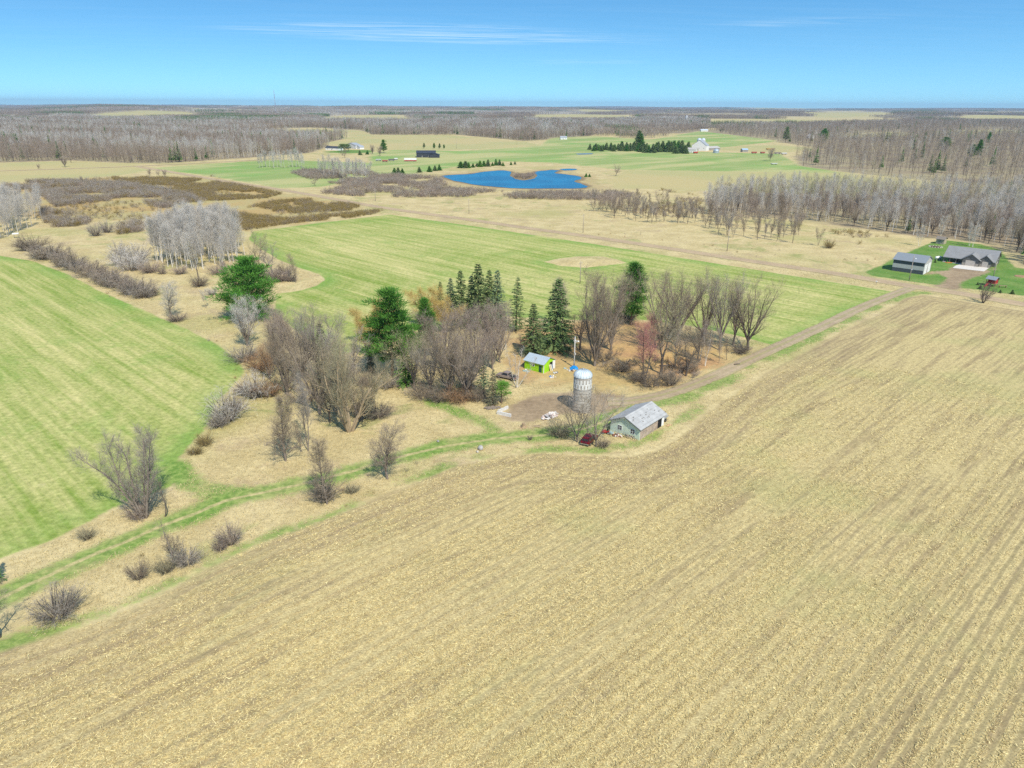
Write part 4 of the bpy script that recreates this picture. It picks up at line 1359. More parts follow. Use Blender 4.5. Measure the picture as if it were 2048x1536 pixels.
for px, py, tp, lab in [(1585, 486, 440, 'lone thin tree that stands in front of the strip of dark trees'), (1432, 430, 372, 'white birch at the back of the dark tree strip'), (1636, 492, 455, 'thin pale tree left of the ochre bush'), (1838, 492, 448, 'white birch at the corner of the green lawn'), (1938, 492, 445, 'white twin birch behind the grey house'), (1880, 478, 430, 'white birch behind the tan shed'), (1945, 494, 452, 'slimmer white birch behind the grey house')]:
    tree('birch_tree' if 'birch' in lab else 'bare_tree', px, py, tp, 'birch1' if 'birch' in lab else 'slim1', 'pale' if 'birch' in lab else 'brown', 'birch' if 'birch' in lab else 'dark', lab, 'birch' if 'birch' in lab else 'tree', None, .9)

# --- evergreens round the pond and the far farm
for i, (px, py, tp, w) in enumerate([(789, 349, 335, 1.6), (797, 349, 334, 1.5), (805, 348, 336, 1.5), (839, 345, 333, 1.5), (859, 344, 331, 1.5), (870, 342, 330, 1.5), (879, 341, 328, 1.3)]):
    tree('spruce_tree', px, py, tp, 'yewcone', 'spruce' if i % 2 else 'pine', 'conifer', 'young cone shaped spruce on the grass left of the pond', 'spruce', 'young spruces left of the pond', w)
for i, (px, py, tp, w) in enumerate([(922, 336, 322, 1.9), (931, 336, 321, 2.0), (937, 336, 324, 1.6), (946, 335, 326, 1.7), (954, 333, 325, 1.7), (960, 334, 320, 1.5), (968, 333, 321, 1.5), (976, 333, 318, 1.3), (985, 332, 324, 1.5), (992, 331, 317, 1.2), (999, 331, 318, 1.3), (1006, 332, 324, 1.5), (1022, 330, 323, 1.4), (1030, 329, 322, 1.3), (1172, 354, 346, 1.5), (1179, 354, 347, 1.5)]):
    tree('spruce_tree', px, py, tp, 'yewcone', ('pine', 'spruce', 'lime')[i % 3], 'conifer', 'young spruce in the clump on the far bank of the pond', 'spruce', 'young spruces behind the pond', w)
for i in range(52):
    u = i / 51
    px = 1181 + u * 195 + random.uniform(-3, 3)
    py = 300 + 6 * u + random.uniform(-3, 2)
    tree('spruce_tree', px, py, py - (12 + 14 * u * random.uniform(.4, 1) + random.uniform(-2, 3)), 'yewcone', ('spruce', 'pine', 'spruce')[i % 3], 'conifer', 'dark spruce in the windbreak left of the white barn', 'spruce', 'spruces of the barn windbreak', 1.3)
for i, (px, py, tp, w, k, lab) in enumerate([
        (1277, 300, 262, 1.0, 'wpine2', 'tallest pine of the windbreak by the white barn'),
        (1280, 300, 268, 1.0, 'wpine2', 'second pine of the windbreak by the white barn'),
        (1888, 300, 275, 1.2, 'wpine1', 'round dark pine in the wood at the right'),
        (1955, 318, 280, 0.8, 'wpine2', 'taller dark pine in the wood at the right'),
        (1942, 315, 290, 0.9, 'wpine1', 'bushy pine left of the taller pine in the right wood'),
        (1975, 290, 265, 0.8, 'wpine2', 'pine farther back than the taller pine of the right wood'),
        (1571, 285, 254, 0.75, 'wpine0', 'dark pine left of the small white house'),
        (1646, 284, 258, 0.9, 'wpine1', 'dark pine right of the small white house'),
        (282, 272, 248, 0.8, 'wpine0', 'single dark pine in the wood at the left'),
        (768, 306, 280, 1.0, 'wpine0', 'dark pine beside the white farmhouse at the left'),
        (848, 297, 286, 1.0, 'wpine2', 'small pine behind the black barn'),
        (868, 298, 286, 1.0, 'wpine2', 'pine right of the black barn roof'),
        (879, 298, 287, 1.0, 'wpine2', 'second pine right of the black barn roof'),
        (888, 298, 289, 1.1, 'wpine2', 'last pine right of the black barn roof'),
        (720, 310, 300, 1.5, 'yewcone', 'low evergreen bush below the white farmhouse'),
        (735, 309, 300, 1.5, 'yewcone', 'second low evergreen below the white farmhouse')]):
    tree('pine_tree', px, py, tp, k, 'pine' if i % 2 else 'spruce', 'conifer', lab, 'pine', None, w)
for i, (px, py, h_) in enumerate([(630, 372, 14), (78, 338, 10), (165, 366, 14), (142, 325, 20), (130, 334, 22), (300, 352, 14), (318, 352, 12), (330, 353, 14), (1540, 322, 26), (1232, 352, 22), (745, 308, 18), (760, 312, 20), (690, 316, 18)]):
    tree('bare_tree', px, py, py - h_, ('spread0', 'dense0', 'skirt2')[i % 3], 'mauve', 'dark', 'small bare tree standing alone by the far fields', 'tree', 'lone trees of the far fields', .9)


# ------------------------------------------------------------------ woods and brush that read as one mass
LIB = bpy.data.collections.new('plant_library')


def lib_item(name, me):
    o = bpy.data.objects.new(name, me)
    return o


def lod_tree(name, seed, h, cr, n, w, twig, brk, trunk_r=0.14, c0=0.35, conifer=False):
    """light tree for far woods: trunk, limbs and coarse sprays"""
    rng = np.random.default_rng(seed)
    rb = Ribs(rng)
    mats = [B[brk], T[twig]]
    z = np.linspace(0, h * .95, 5)
    x = np.cumsum(rng.normal(0, .12, 5))
    y = np.cumsum(rng.normal(0, .12, 5))
    pts = np.stack([x, y, z], 1)
    for _ in range(3):
        rb.add(pts[:-1], pts[1:], trunk_r * 2 * np.linspace(1, .35, 4), trunk_r * 2 * np.linspace(.8, .2, 4), np.zeros(4))
    ntr = sum(len(q) for q in rb.Q)
    t = c0 + (1 - c0) * rng.uniform(0, 1, n) ** (1.4 if conifer else .9)
    if conifer:
        rr = cr * (1.02 - t) / (1 - c0)
        az = rng.uniform(0, 6.28, n)
        p0 = np.stack([np.zeros(n), np.zeros(n), t * h], 1)
        p1 = p0 + np.stack([np.cos(az) * rr, np.sin(az) * rr, -0.15 * rr + .2], 1)
        rb.add(p0 * .4 + p1 * .6 + rng.normal(0, .2, (n, 3)), p1, w, w * .5)
        rb.add(p0, p1, w * 1.2, w * .6)
    else:
        prof = np.sin(np.clip((t - c0) / (1 - c0), 0, 1) * 2.6 + .35) ** .8
        az = rng.uniform(0, 6.28, n)
        rr = cr * prof * np.sqrt(rng.uniform(.05, 1, n))
        p1 = np.stack([np.cos(az) * rr, np.sin(az) * rr, t * h], 1)
        d = unit(np.stack([np.cos(az) * .55, np.sin(az) * .55, np.ones(n)], 1) + rng.normal(0, .35, (n, 3)))
        rb.add(p1 - d * h * .10, p1 + d * h * .04, w, w * .45)
    me = rb.mesh(name)
    me.materials.append(mats[0])
    me.materials.append(mats[1])
    mi = np.ones(len(me.polygons), np.int32)
    mi[:ntr] = 0
    me.polygons.foreach_set('material_index', mi)
    return me


def patch(name, seed, size, n, kinds, hr, wmul=1.0, blades=26):
    """a plot of far forest, all its trees in one light mesh"""
    rng = np.random.default_rng(seed)
    rb = Ribs(rng)
    slots = []
    mi = []
    for twig, brk, conifer, share in kinds:
        slots += [B[brk], T[twig]]
    pr = np.array([k[3] for k in kinds], float)
    # clumps of one kind
    cc = rng.uniform(0, size, (6, 2))
    ck = rng.choice(len(kinds), 6, p=pr / pr.sum())
    for i in range(n):
        x, y = rng.uniform(-size / 2, size / 2, 2)
        k = ck[np.argmin(((cc - [x + size / 2, y + size / 2]) ** 2).sum(1))] if rng.uniform() < .65 else rng.choice(len(kinds), p=pr / pr.sum())
        twig, brk, con, _ = kinds[k]
        h = rng.uniform(*hr) * (1.15 if con else 1)
        cr = h * (.14 if con else .2)
        c0 = .1 if con else .4
        t = c0 + (1 - c0) * rng.uniform(0, 1, blades)
        az = rng.uniform(0, 6.28, blades)
        if con:
            rr = cr * (1.05 - t)
            p0 = np.stack([x + 0 * az, y + 0 * az, t * h + .8], 1)
            p1 = p0 + np.stack([np.cos(az) * rr, np.sin(az) * rr, -.3 * rr], 1)
            rb.add(p0, p1, 1.1 * wmul, .8 * wmul)
            mi += [2 * k + 1] * blades
        else:
            prof = np.sin(np.clip((t - c0) / (1 - c0), 0, 1) * 2.6 + .35) ** .8
            rr = cr * prof * np.sqrt(rng.uniform(.05, 1, blades))
            p1 = np.stack([x + np.cos(az) * rr, y + np.sin(az) * rr, t * h], 1)
            d = unit(np.stack([np.cos(az) * .5, np.sin(az) * .5, np.ones(blades)], 1) + rng.normal(0, .3, (blades, 3)))
            rb.add(p1 - d * h * .09, p1 + d * h * .05, .30 * wmul, .16 * wmul)
            mi += [2 * k + 1] * blades
        p = np.array([[x, y, 0.0]])
        rb.add(p, p + [[rng.normal(0, .3), rng.normal(0, .3), h * .8]], .34 * wmul, .16 * wmul, np.zeros(1))
        mi += [2 * k]
    me = rb.mesh(name)
    for s_ in slots:
        me.materials.append(s_)
    me.polygons.foreach_set('material_index', np.array(mi, np.int32))
    return me


def lib_collection(name, meshes):
    c = bpy.data.collections.new(name)
    for i, me in enumerate(meshes):
        o = bpy.data.objects.new('%s_%02d' % (name, i), me)
        c.objects.link(o)
    return c


def instancer(name, pts, scales, idx, coll, label, cat=None, kind='stuff'):
    n = len(pts)
    me = bpy.data.meshes.new(name)
    me.vertices.add(n)
    me.vertices.foreach_set('co', np.asarray(pts, np.float32).ravel())
    for k, a, ty in (('sc', scales, 'FLOAT'), ('rz', RNG.uniform(0, 6.283, n), 'FLOAT'), ('ix', idx, 'INT')):
        at = me.attributes.new(k, ty, 'POINT')
        at.data.foreach_set('value', np.asarray(a, np.float32 if ty == 'FLOAT' else np.int32))
    o = bpy.data.objects.new(name, me)
    COL.objects.link(o)
    g = bpy.data.node_groups.new(name + '_scatter', 'GeometryNodeTree')
    g.interface.new_socket('Geometry', in_out='INPUT', socket_type='NodeSocketGeometry')
    g.interface.new_socket('Geometry', in_out='OUTPUT', socket_type='NodeSocketGeometry')
    N, L = g.nodes, g.links
    gi, go = N.new('NodeGroupInput'), N.new('NodeGroupOutput')
    ins = N.new('GeometryNodeInstanceOnPoints')
    ci = N.new('GeometryNodeCollectionInfo')
    ci.inputs['Collection'].default_value = coll
    ci.inputs['Separate Children'].default_value = True
    ci.inputs['Reset Children'].default_value = True

    def at(nm, ty):
        a = N.new('GeometryNodeInputNamedAttribute')
        a.data_type = ty
        a.inputs['Name'].default_value = nm
        return a.outputs['Attribute']
    L.new(gi.outputs[0], ins.inputs['Points'])
    L.new(ci.outputs[0], ins.inputs['Instance'])
    ins.inputs['Pick Instance'].default_value = True
    L.new(at('ix', 'INT'), ins.inputs['Instance Index'])
    cx = N.new('ShaderNodeCombineXYZ')
    L.new(at('rz', 'FLOAT'), cx.inputs[2])
    L.new(cx.outputs[0], ins.inputs['Rotation'])
    L.new(at('sc', 'FLOAT'), ins.inputs['Scale'])
    L.new(ins.outputs[0], go.inputs[0])
    md = o.modifiers.new('scatter', 'NODES')
    md.node_group = g
    tag(o, label, cat, None, kind)
    return o


LOD = []
LODK = [('fpale', 'aspen', 17), ('fpale', 'birch', 18), ('fgreen', 'aspen', 15), ('fgrey', 'grey', 15), ('fmauve', 'grey', 15), ('fbrown', 'dark', 14), ('fmauve', 'dark', 16), ('fgrey', 'dark', 14)]
for i, (tw, bk, h_) in enumerate(LODK):
    LOD.append(lod_tree('far_tree_%02d' % i, 100 + i, h_, 2.4 if i < 3 else 3.6, 120 if i < 3 else 140, .06, tw, bk, .15, .38 if i < 3 else .25))
for i in range(2):
    LOD.append(lod_tree('far_tree_%02d' % (8 + i), 120 + i, 17, 3.0, 150, .55, 'spruce' if i else 'pine', 'conifer', .18, .12, True))
C_LOD = lib_collection('far_trees', LOD)
BR = []
for i, (tw, h_) in enumerate([('willow', 1.0), ('willow', 1.0), ('grey', 1.1), ('mauve', 1.1), ('brown', 1.1), ('rust', 1.0)]):
    q = shrub('brush_%d' % i, 200 + i, h=2.6 * h_, n=10, spread=.9, k=8, w=.045, tw=1.0)['crown']
    q.materials.append(T[tw])
    BR.append(q)
C_BR = lib_collection('brushes', BR)


def fill(poly, spacing, seed, keep=None):
    rng = np.random.default_rng(seed)
    lo, hi = poly.min(0), poly.max(0)
    gx = np.arange(lo[0], hi[0], spacing)
    gy = np.arange(lo[1], hi[1], spacing)
    X, Y = np.meshgrid(gx, gy)
    X = X.ravel() + rng.uniform(-.5, .5, X.size) * spacing
    Y = Y.ravel() + rng.uniform(-.5, .5, Y.size) * spacing
    ok = sd_poly(X, Y, poly) > 0
    return X[ok], Y[ok]


OPEN = FARG + FART


def clear_of(X, Y, margin=0.0):
    ok = np.ones(X.shape, bool)
    for p in OPEN:
        ok &= sd_poly(X, Y, p) < -margin
    ok &= d_line(X, Y, L_ROAD) > 9
    ok &= d_line(X, Y, L_ROAD2) > 9
    return ok


def wood(name, poly, spacing, seed, label, mixes, hs=(.75, 1.15), thin=-9.0, aspen_bias=0.0):
    X, Y = fill(poly, spacing, seed)
    ok = clear_of(X, Y, 1.0) & (lump(X, Y, 30, seed + 1) > thin)
    ok &= np.abs(X) < Y * .80 + 30
    X, Y = X[ok], Y[ok]
    rng = np.random.default_rng(seed + 2)
    f = lump(X, Y, 42, seed + 3) + aspen_bias + rng.normal(0, .35, len(X))
    idx = np.where(f > .5, rng.choice(3, len(X), p=[.45, .4, .15]), 3 + rng.integers(0, 5, len(X)))
    kind = lump(X, Y, 60, seed + 9) + rng.normal(0, .4, len(X))
    idx = np.where((idx > 2) & (kind > .2), rng.choice([4, 6, 5], len(X)), idx)
    idx = np.where(rng.uniform(0, 1, len(X)) < .011 + .06 * (lump(X, Y, 80, seed + 12) > .75), rng.integers(8, 10, len(X)), idx)
    sc = rng.uniform(hs[0], hs[1], len(X)) * (1 + .12 * lump(X, Y, 55, seed + 6))
    instancer(name, np.stack([X, Y, hillz(X, Y)], 1), sc, idx, C_LOD, label, 'wood')
    return len(X)


cnt = 0
q = np.array(WOOD_REST)
rg = np.random.default_rng(77)
instancer('woods', np.column_stack([q, np.zeros(len(q))]), rg.uniform(.8, 1.05, len(q)), np.where(rg.uniform(0, 1, len(q)) < .62, rg.integers(0, 3, len(q)), 3 + rg.integers(0, 5, len(q))), C_LOD, 'deeper birch and maple wood behind the grey house', 'wood')
cnt += wood('woods', WOODS_NEAR, 8.0, 21, 'brown undergrowth trees filling the wood by the grey house', None, (.45, .8), aspen_bias=-.2)
cnt += wood('woods', WOOD_LEFT, 5.6, 22, 'grey leafless wood beyond the far road at the left', None, (.7, 1.3), -1.0, aspen_bias=.1)
cnt += wood('woods', WOOD_RIGHT, 11.5, 23, 'open brown leafless wood at the right beyond the green fields', None, (.7, 1.25), -.75, aspen_bias=-.35)
print('far trees', cnt)


def brush(name, polys, spacing, seed, label, ix, hs=(.6, 1.2), thin=-.35, s=14):
    PX, PY = [], []
    for p in polys:
        x, y = fill(PP(p), spacing, seed)
        PX.append(x)
        PY.append(y)
    X, Y = np.concatenate(PX), np.concatenate(PY)
    ok = (lump(X, Y, s, seed) > thin) & (d_line(X, Y, L_ROAD) > 7) & (sd_poly(X, Y, A_POND) < -2)
    X, Y = X[ok], Y[ok]
    r_ = np.random.default_rng(seed)
    instancer(name, np.stack([X, Y, hillz(X, Y)], 1), r_.uniform(hs[0], hs[1], len(X)), r_.choice(ix, len(X)), C_BR, label, 'brush')


def zp(pts, ox, oy, k):
    return [(ox + x / k, oy + y / k) for x, y in pts]


zz = lambda p: zp(p, 0, 330, 2.926)
brush('marsh_shrubs', [zz([(650, 75), (880, 75), (1150, 85), (1400, 120), (1650, 170), (1560, 195), (1250, 212), (1000, 190), (850, 140), (700, 105)]),
                       zz([(1450, 250), (1600, 218), (1850, 200), (2048, 228), (2110, 240), (2048, 268), (1700, 285), (1480, 280)]),
                       zz([(1250, 262), (1340, 260), (1500, 300), (1700, 318), (2048, 285), (2240, 265), (2200, 285), (2048, 312), (1700, 345), (1435, 385), (1350, 320)])],
      1.7, 31, 'low olive brown willow scrub in the marsh', [0, 0, 1, 1, 4])
brush('marsh_shrubs', [zz([(0, 112), (300, 95), (700, 110), (900, 140), (1100, 180), (1230, 235), (1000, 255), (900, 245), (800, 205), (600, 212), (330, 248), (260, 190), (0, 120)]),
                       zz([(250, 260), (400, 285), (530, 330), (480, 362), (330, 372), (250, 340)]),
                       zz([(650, 365), (840, 330), (840, 390), (700, 410)])],
      1.9, 32, 'taller grey brown scrub at the left of the marsh', [2, 2, 3, 4, 1], (.8, 1.6))
brush('marsh_shrubs', [[(0, 372), (250, 352), (420, 352), (560, 382), (730, 412), (640, 442), (505, 462), (300, 446), (100, 446), (0, 425)]], 4.2, 39, 'loose scrub dotted over the marsh grass', [0, 1, 2, 4], (.4, 1.1), .28, 22)
brush('pond_brush', [[(640, 388), (700, 372), (790, 362), (880, 362), (905, 378), (1000, 384), (1180, 386), (1262, 388), (1260, 402), (1100, 400), (900, 394), (760, 396)],
                     [(560, 340), (760, 345), (800, 352), (890, 358), (880, 368), (700, 372), (640, 365)]],
      2.6, 33, 'mauve brown brush along the near bank of the pond', [2, 3, 3, 4], (.8, 1.7), -.25)
brush('pond_brush', [[(1024, 351), (1034, 357), (1048, 359), (1066, 356), (1073, 351), (1066, 348)]], 3.2, 34, 'mauve brush on the pond island', [3, 3, 4], (.8, 1.5), -9)
brush('field_brush', [[(1240, 395), (1330, 380), (1420, 395), (1440, 420), (1380, 440), (1200, 415)], [(1640, 462), (1760, 466), (1850, 480), (1800, 498), (1700, 486)]], 3.6, 35, 'sparse scrub in the dry field across the road', [0, 1, 3, 4], (.5, 1.2), .05)
brush('field_brush', [[(760, 405), (1160, 420), (1500, 490), (1760, 520), (1720, 535), (1400, 505), (1000, 440), (800, 415)]], 9, 36, 'scattered low weeds in the dry field across the road', [0, 3, 5, 4], (.18, .45), .2)
brush('field_brush', [[(60, 505), (300, 605), (470, 700), (500, 760), (470, 790), (455, 720), (280, 630)], [(380, 940), (560, 880), (560, 960), (400, 960)], [(200, 1100), (700, 950), (900, 905), (640, 1045), (320, 1180)]], 4.6, 37, 'low weeds on the dry banks round the hay field', [5, 3, 4, 0], (.15, .4), -.1)
brush('yard_brush', [[(790, 790), (1000, 812), (960, 770), (820, 740)], [(560, 800), (760, 850), (740, 780), (600, 720)], [(1200, 752), (1400, 768), (1470, 722), (1300, 720), (1180, 730)]], 2.1, 38, 'tangled brush on the floor of the farmyard woods', [4, 3, 5, 2], (.35, .85), -.2)


# the forest that fills the land to the horizon: plots laid on a grid, bigger ones farther off
def mixk(a, b, c, d):
    return [('fpale', 'aspen', False, a), ('fgrey', 'grey', False, b), ('fmauve', 'grey', False, c), ('fbrown', 'dark', False, d)]


MIXES = [mixk(.95, .05, .0, .0), mixk(.6, .4, .0, .0), mixk(.03, .9, .07, .0), mixk(.0, .2, .75, .05), mixk(.0, .0, .3, .7), mixk(.0, .35, .6, .05)]
PATCH_CON = [('spruce', 'conifer', True, .7), ('pine', 'conifer', True, .3)]
C_P1 = lib_collection('plots', [patch('plot_%d' % i, 300 + i, 66, 85, MIXES[i], (11, 18), 1.4, 20) for i in range(6)] + [patch('plot_conifer', 310, 66, 110, PATCH_CON, (12, 17), 1.2, 26)])
C_P2 = lib_collection('wide_plots', [patch('wide_plot_%d' % i, 320 + i, 230, 300, MIXES[i], (11, 19), 3.6, 12) for i in range(6)] + [patch('wide_plot_conifer', 330, 230, 330, PATCH_CON, (13, 19), 2.5, 14)])


def plots(name, coll, nk, size, r0, r1, seed, label, con=0.16, gap=.75):
    g = np.arange(-r1, r1, size * .9)
    X, Y = np.meshgrid(g, np.arange(0, r1, size * .9))
    X, Y = X.ravel(), Y.ravel()
    rr = np.hypot(X, Y)
    ok = (rr > r0) & (rr < r1) & (np.abs(X) < Y * .82 + 100)
    X, Y = X[ok], Y[ok]
    rng = np.random.default_rng(seed)
    X = X + rng.uniform(-.12, .12, len(X)) * size
    Y = Y + rng.uniform(-.12, .12, len(X)) * size
    ok = clear_of(X, Y, size * .42)
    ok &= (sd_poly(X, Y, WOOD_LEFT) < 0) & (sd_poly(X, Y, WOOD_RIGHT) < 0)
    f = lump(X * .55, Y, size * 5.0, seed + 5)
    ok &= f < gap
    X, Y, f = X[ok], Y[ok], f[ok]
    g2 = lump(X * .6, Y, size * 3.1, seed + 8)
    g3 = lump(X * .5, Y * 1.3, size * 2.6, seed + 11) + rng.normal(0, .12, len(X))
    idx = np.clip(np.floor((g3 + 1.0) / 2.0 * nk), 0, nk - 1).astype(int)
    idx = np.where(g2 > .85, nk, idx)
    idx = np.where(rng.uniform(0, 1, len(X)) < con * .4, nk, idx)
    instancer(name, np.stack([X, Y, hillz(X, Y)], 1), rng.uniform(.85, 1.12, len(X)), idx, coll, label, 'forest')
    print(name, len(X))


plots('far_forest', C_P1, 6, 66, 1500, 4200, 41, 'grey leafless forest reaching toward the horizon', gap=.45)
plots('far_forest', C_P2, 6, 230, 4200, 24000, 42, 'blue hazed forest along the horizon', con=.2, gap=.42)
con = [PP([(345, 252), (345, 244), (440, 240), (560, 240), (565, 243), (480, 248), (400, 250)])]
for p_ in con:
    x, y = fill(p_, 55, 43)
    instancer('pine_plantation', np.stack([x, y, hillz(x, y)], 1), np.full(len(x), 1.0), np.full(len(x), 6), C_P1, 'dark band of pine plantation in front of the left horizon', 'plantation')


# ------------------------------------------------------------------ buildings
def frame(p0, p1):
    a, b = P(*p0), P(*p1)
    d = b - a
    return (a[0], a[1], float(hillz(a[0], a[1]))), math.atan2(d[1], d[0]), float(np.hypot(*d))


def wall_body(L, W, eave, rise_, ridge='x'):
    b = MB()
    if ridge == 'x':
        b.prism([(0, -.3), (0, eave), (W / 2, eave + rise_), (W, eave), (W, -.3)], 0, L, 'X')
    else:
        b.prism([(0, -.3), (0, eave), (L / 2, eave + rise_), (L, eave), (L, -.3)], 0, W)
    return b


def roof_body(L, W, eave, rise_, ridge='x', o=0.4, o2=0.35, t=0.14):
    b = MB()
    S, N_ = (W, L) if ridge == 'x' else (L, W)
    k = rise_ / (S / 2)
    z0 = eave + 0.02
    for sgn in (0, 1):
        q = [(-o, z0 - o * k), (S / 2, z0 + rise_), (S / 2, z0 + rise_ + t), (-o, z0 - o * k + t)]
        if sgn:
            q = [(S - x, z) for x, z in q]
        b.prism(q, -o2, N_ + o2, 'X' if ridge == 'x' else 'Y')
    return b


M_white = paint('white_paint', (0.78, 0.78, 0.76), 0.5, var=0.08)
M_dkgl = paint('dark_glass', (0.03, 0.035, 0.045), 0.12, var=0.2, spec=0.6)
M_black = paint('dark_inside', (0.012, 0.012, 0.013), 0.9)  # black of saddles and seats, and inner shade painted on doorway panels


def face_box(side, L, W, u0, u1, z0, z1, out=0.05, deep=0.06):
    """a panel on one outer face: side 'front' y=0, 'back', 'left' x=0, 'right' x=L"""
    b = MB()
    if side == 'front':
        b.span(u0, u1, -out, deep, z0, z1)
    elif side == 'back':
        b.span(u0, u1, W - deep, W + out, z0, z1)
    elif side == 'left':
        b.span(-out, deep, u0, u1, z0, z1)
    else:
        b.span(L - deep, L + out, u0, u1, z0, z1)
    return b


def window(root, side, L, W, u0, u1, z0, z1, fm=None, bars=True):
    fm = fm or M_white
    w = face_box(side, L, W, u0, u1, z0, z1, 0.05).build('window', fm, root)
    t = 0.08
    face_box(side, L, W, u0 + t, u1 - t, z0 + t, z1 - t, 0.058).build('pane', M_dkgl, w)
    if bars:
        f = MB()
        m_ = (u0 + u1) / 2
        q = face_box(side, L, W, m_ - .03, m_ + .03, z0 + t, z1 - t, 0.075)
        f.add(q.v, q.f)
        zc = (z0 + z1) / 2
        q = face_box(side, L, W, u0 + t, m_ - .03, zc - .025, zc + .025, 0.072)
        f.add(q.v, q.f)
        q = face_box(side, L, W, m_ + .03, u1 - t, zc - .025, zc + .025, 0.072)
        f.add(q.v, q.f)
        f.build('frame', fm, w)
    return w


def door(root, side, L, W, u0, u1, z0, z1, m_, out=0.05, label=None, handle=True, panels=0):
    d = face_box(side, L, W, u0, u1, z0, z1, out).build('door', m_, root)
    if label:
        d['label'] = label
    if panels:
        f = MB()
        for i in range(1, panels):
            z = z0 + (z1 - z0) * i / panels
            q = face_box(side, L, W, u0 + .05, u1 - .05, z - .02, z + .02, out + .015)
            f.add(q.v, q.f)
        f.build('panel_seam', paint('seam_grey', (0.35, 0.33, 0.30), 0.6), d)
    elif handle:
        q = face_box(side, L, W, u1 - .18, u1 - .1, z0 + .95, z0 + 1.1, out + .05)
        q.build('handle', paint('steel', (0.45, 0.45, 0.45), 0.35, 0.8), d)
    return d


def simple_house(p0, p1, W, eave, rise_, ridge, wm, rm, name, label, cat, L=None, wins=2, doors=1, chimney=False, garage=0, z_=None):
    o, rz, L0 = frame(p0, p1)
    L = L or L0
    r_ = empty(name, o, rz, label, cat)
    wall_body(L, W, eave, rise_, ridge).build('wall', wm, r_)
    rf = roof_body(L, W, eave, rise_, ridge).build('roof', rm, r_)
    if chimney:
        MB().box((L * .35, W * .5, eave + rise_ + .2), (.7, .7, 1.6)).build('chimney', paint('chimney_brick', (0.30, 0.16, 0.12), 0.9), rf)
    for i in range(wins):
        u = L * (i + .5) / max(wins, 1)
        if garage and u < garage + .5:
            continue
        window(r_, 'front', L, W, u - .5, u + .5, eave * .4, eave * .4 + 1.15, bars=False)
    for i in range(doors):
        u = L * (i + .9) / (doors + 1)
        door(r_, 'front', L, W, u - .5, u + .5, 0.1, 2.1, paint('door_grey', (0.25, 0.24, 0.23), 0.5), .06)
    if garage:
        door(r_, 'front', L, W, .6, .6 + garage, 0.05, min(eave - .4, 2.6), M_white, .07, panels=4)
    return r_, L, W


# ---- mint green garage with the worn shingle roof
M_shingle_old = ribbed('old_shingles', (0.40, 0.40, 0.39), 0.45, 2, 0.9, var=0.22, depth=0.25)
M_mint = ribbed('mint_lap_siding', (0.69, 0.79, 0.63), 0.26, 2, 0.6, var=0.10, depth=0.6)
M_weather = paint('weathered_boards', (0.40, 0.31, 0.24), 0.9, var=0.45, scale=1.1)
o, rz, L = frame((1278, 881), (1327, 850))
W = 6.6
G = empty('garage', o, rz, 'mint green garage with a worn pale grey roof beside the stubble field', 'garage')
wall_body(L, W, 2.5, 1.55, 'x').build('wall', M_mint, G)
rf = roof_body(L, W, 2.5, 1.55, 'x', .45, .4).build('roof', M_shingle_old, G)
pt = MB()
for i in range(16):
    u, v = random.uniform(.3, L - .8), random.uniform(.3, W / 2 - .6)
    z = 2.52 + 1.55 * v / (W / 2) + .175
    pt.box((u, v, z), (random.uniform(.12, .5), random.uniform(.08, .18), .03), rx=math.atan2(1.55, W / 2))
pt.build('missing_shingle_patch', paint('roof_felt', (0.16, 0.155, 0.15), 0.95), rf)
b = MB()
for u0, u1 in ((.15, 2.6), (2.64, L - 2.55)):
    q = face_box('front', L, W, u0, u1, 0.05, 2.3, .04)
    b.add(q.v, q.f)
b.build('boarded_door', M_weather, G)['label'] = 'large door boarded with peeling brown planks'
b = MB()
for i in range(9):
    q = face_box('front', L, W, .3 + i * .62, .34 + i * .62, .05, 2.25, .055)
    b.add(q.v, q.f)
b.build('batten', paint('old_battens', (0.55, 0.50, 0.44), 0.9, var=.3), G)
door(G, 'front', L, W, L - 2.5, L - 1.0, 0.05, 2.25, M_black, .035, 'black panel painted as the shade inside the open doorway', handle=False)  # no opening here: the shade indoors is a black panel on the wall
door(G, 'front', L, W, L - .95, L - .08, 0.05, 2.3, M_white, .05, 'white door panel at the corner', handle=False)
window(G, 'left', L, W, 1.0, 2.0, .95, 1.95)
window(G, 'left', L, W, 3.9, 4.9, .95, 1.95)
b = MB()
for s_ in (0, 1):
    k = 1.55 / (W / 2)
    q = [(-.45, 2.52 - .45 * k - .12), (W / 2, 2.52 + 1.55 - .14), (W / 2, 2.52 + 1.55 + .02), (-.45, 2.52 - .45 * k + .04)]
    if s_:
        q = [(W - x, z) for x, z in q]
    b.prism(q, -.46, -.403, 'X')
b.build('fascia', paint('fascia_dark', (0.10, 0.12, 0.11), 0.7), G)
GAR = (o, rz, L, W)


def in_frame(fr, x, y, z=0.0):
    o, rz = fr[0], fr[1]
    c, s = math.cos(rz), math.sin(rz)
    return (o[0] + x * c - y * s, o[1] + x * s + y * c, z)


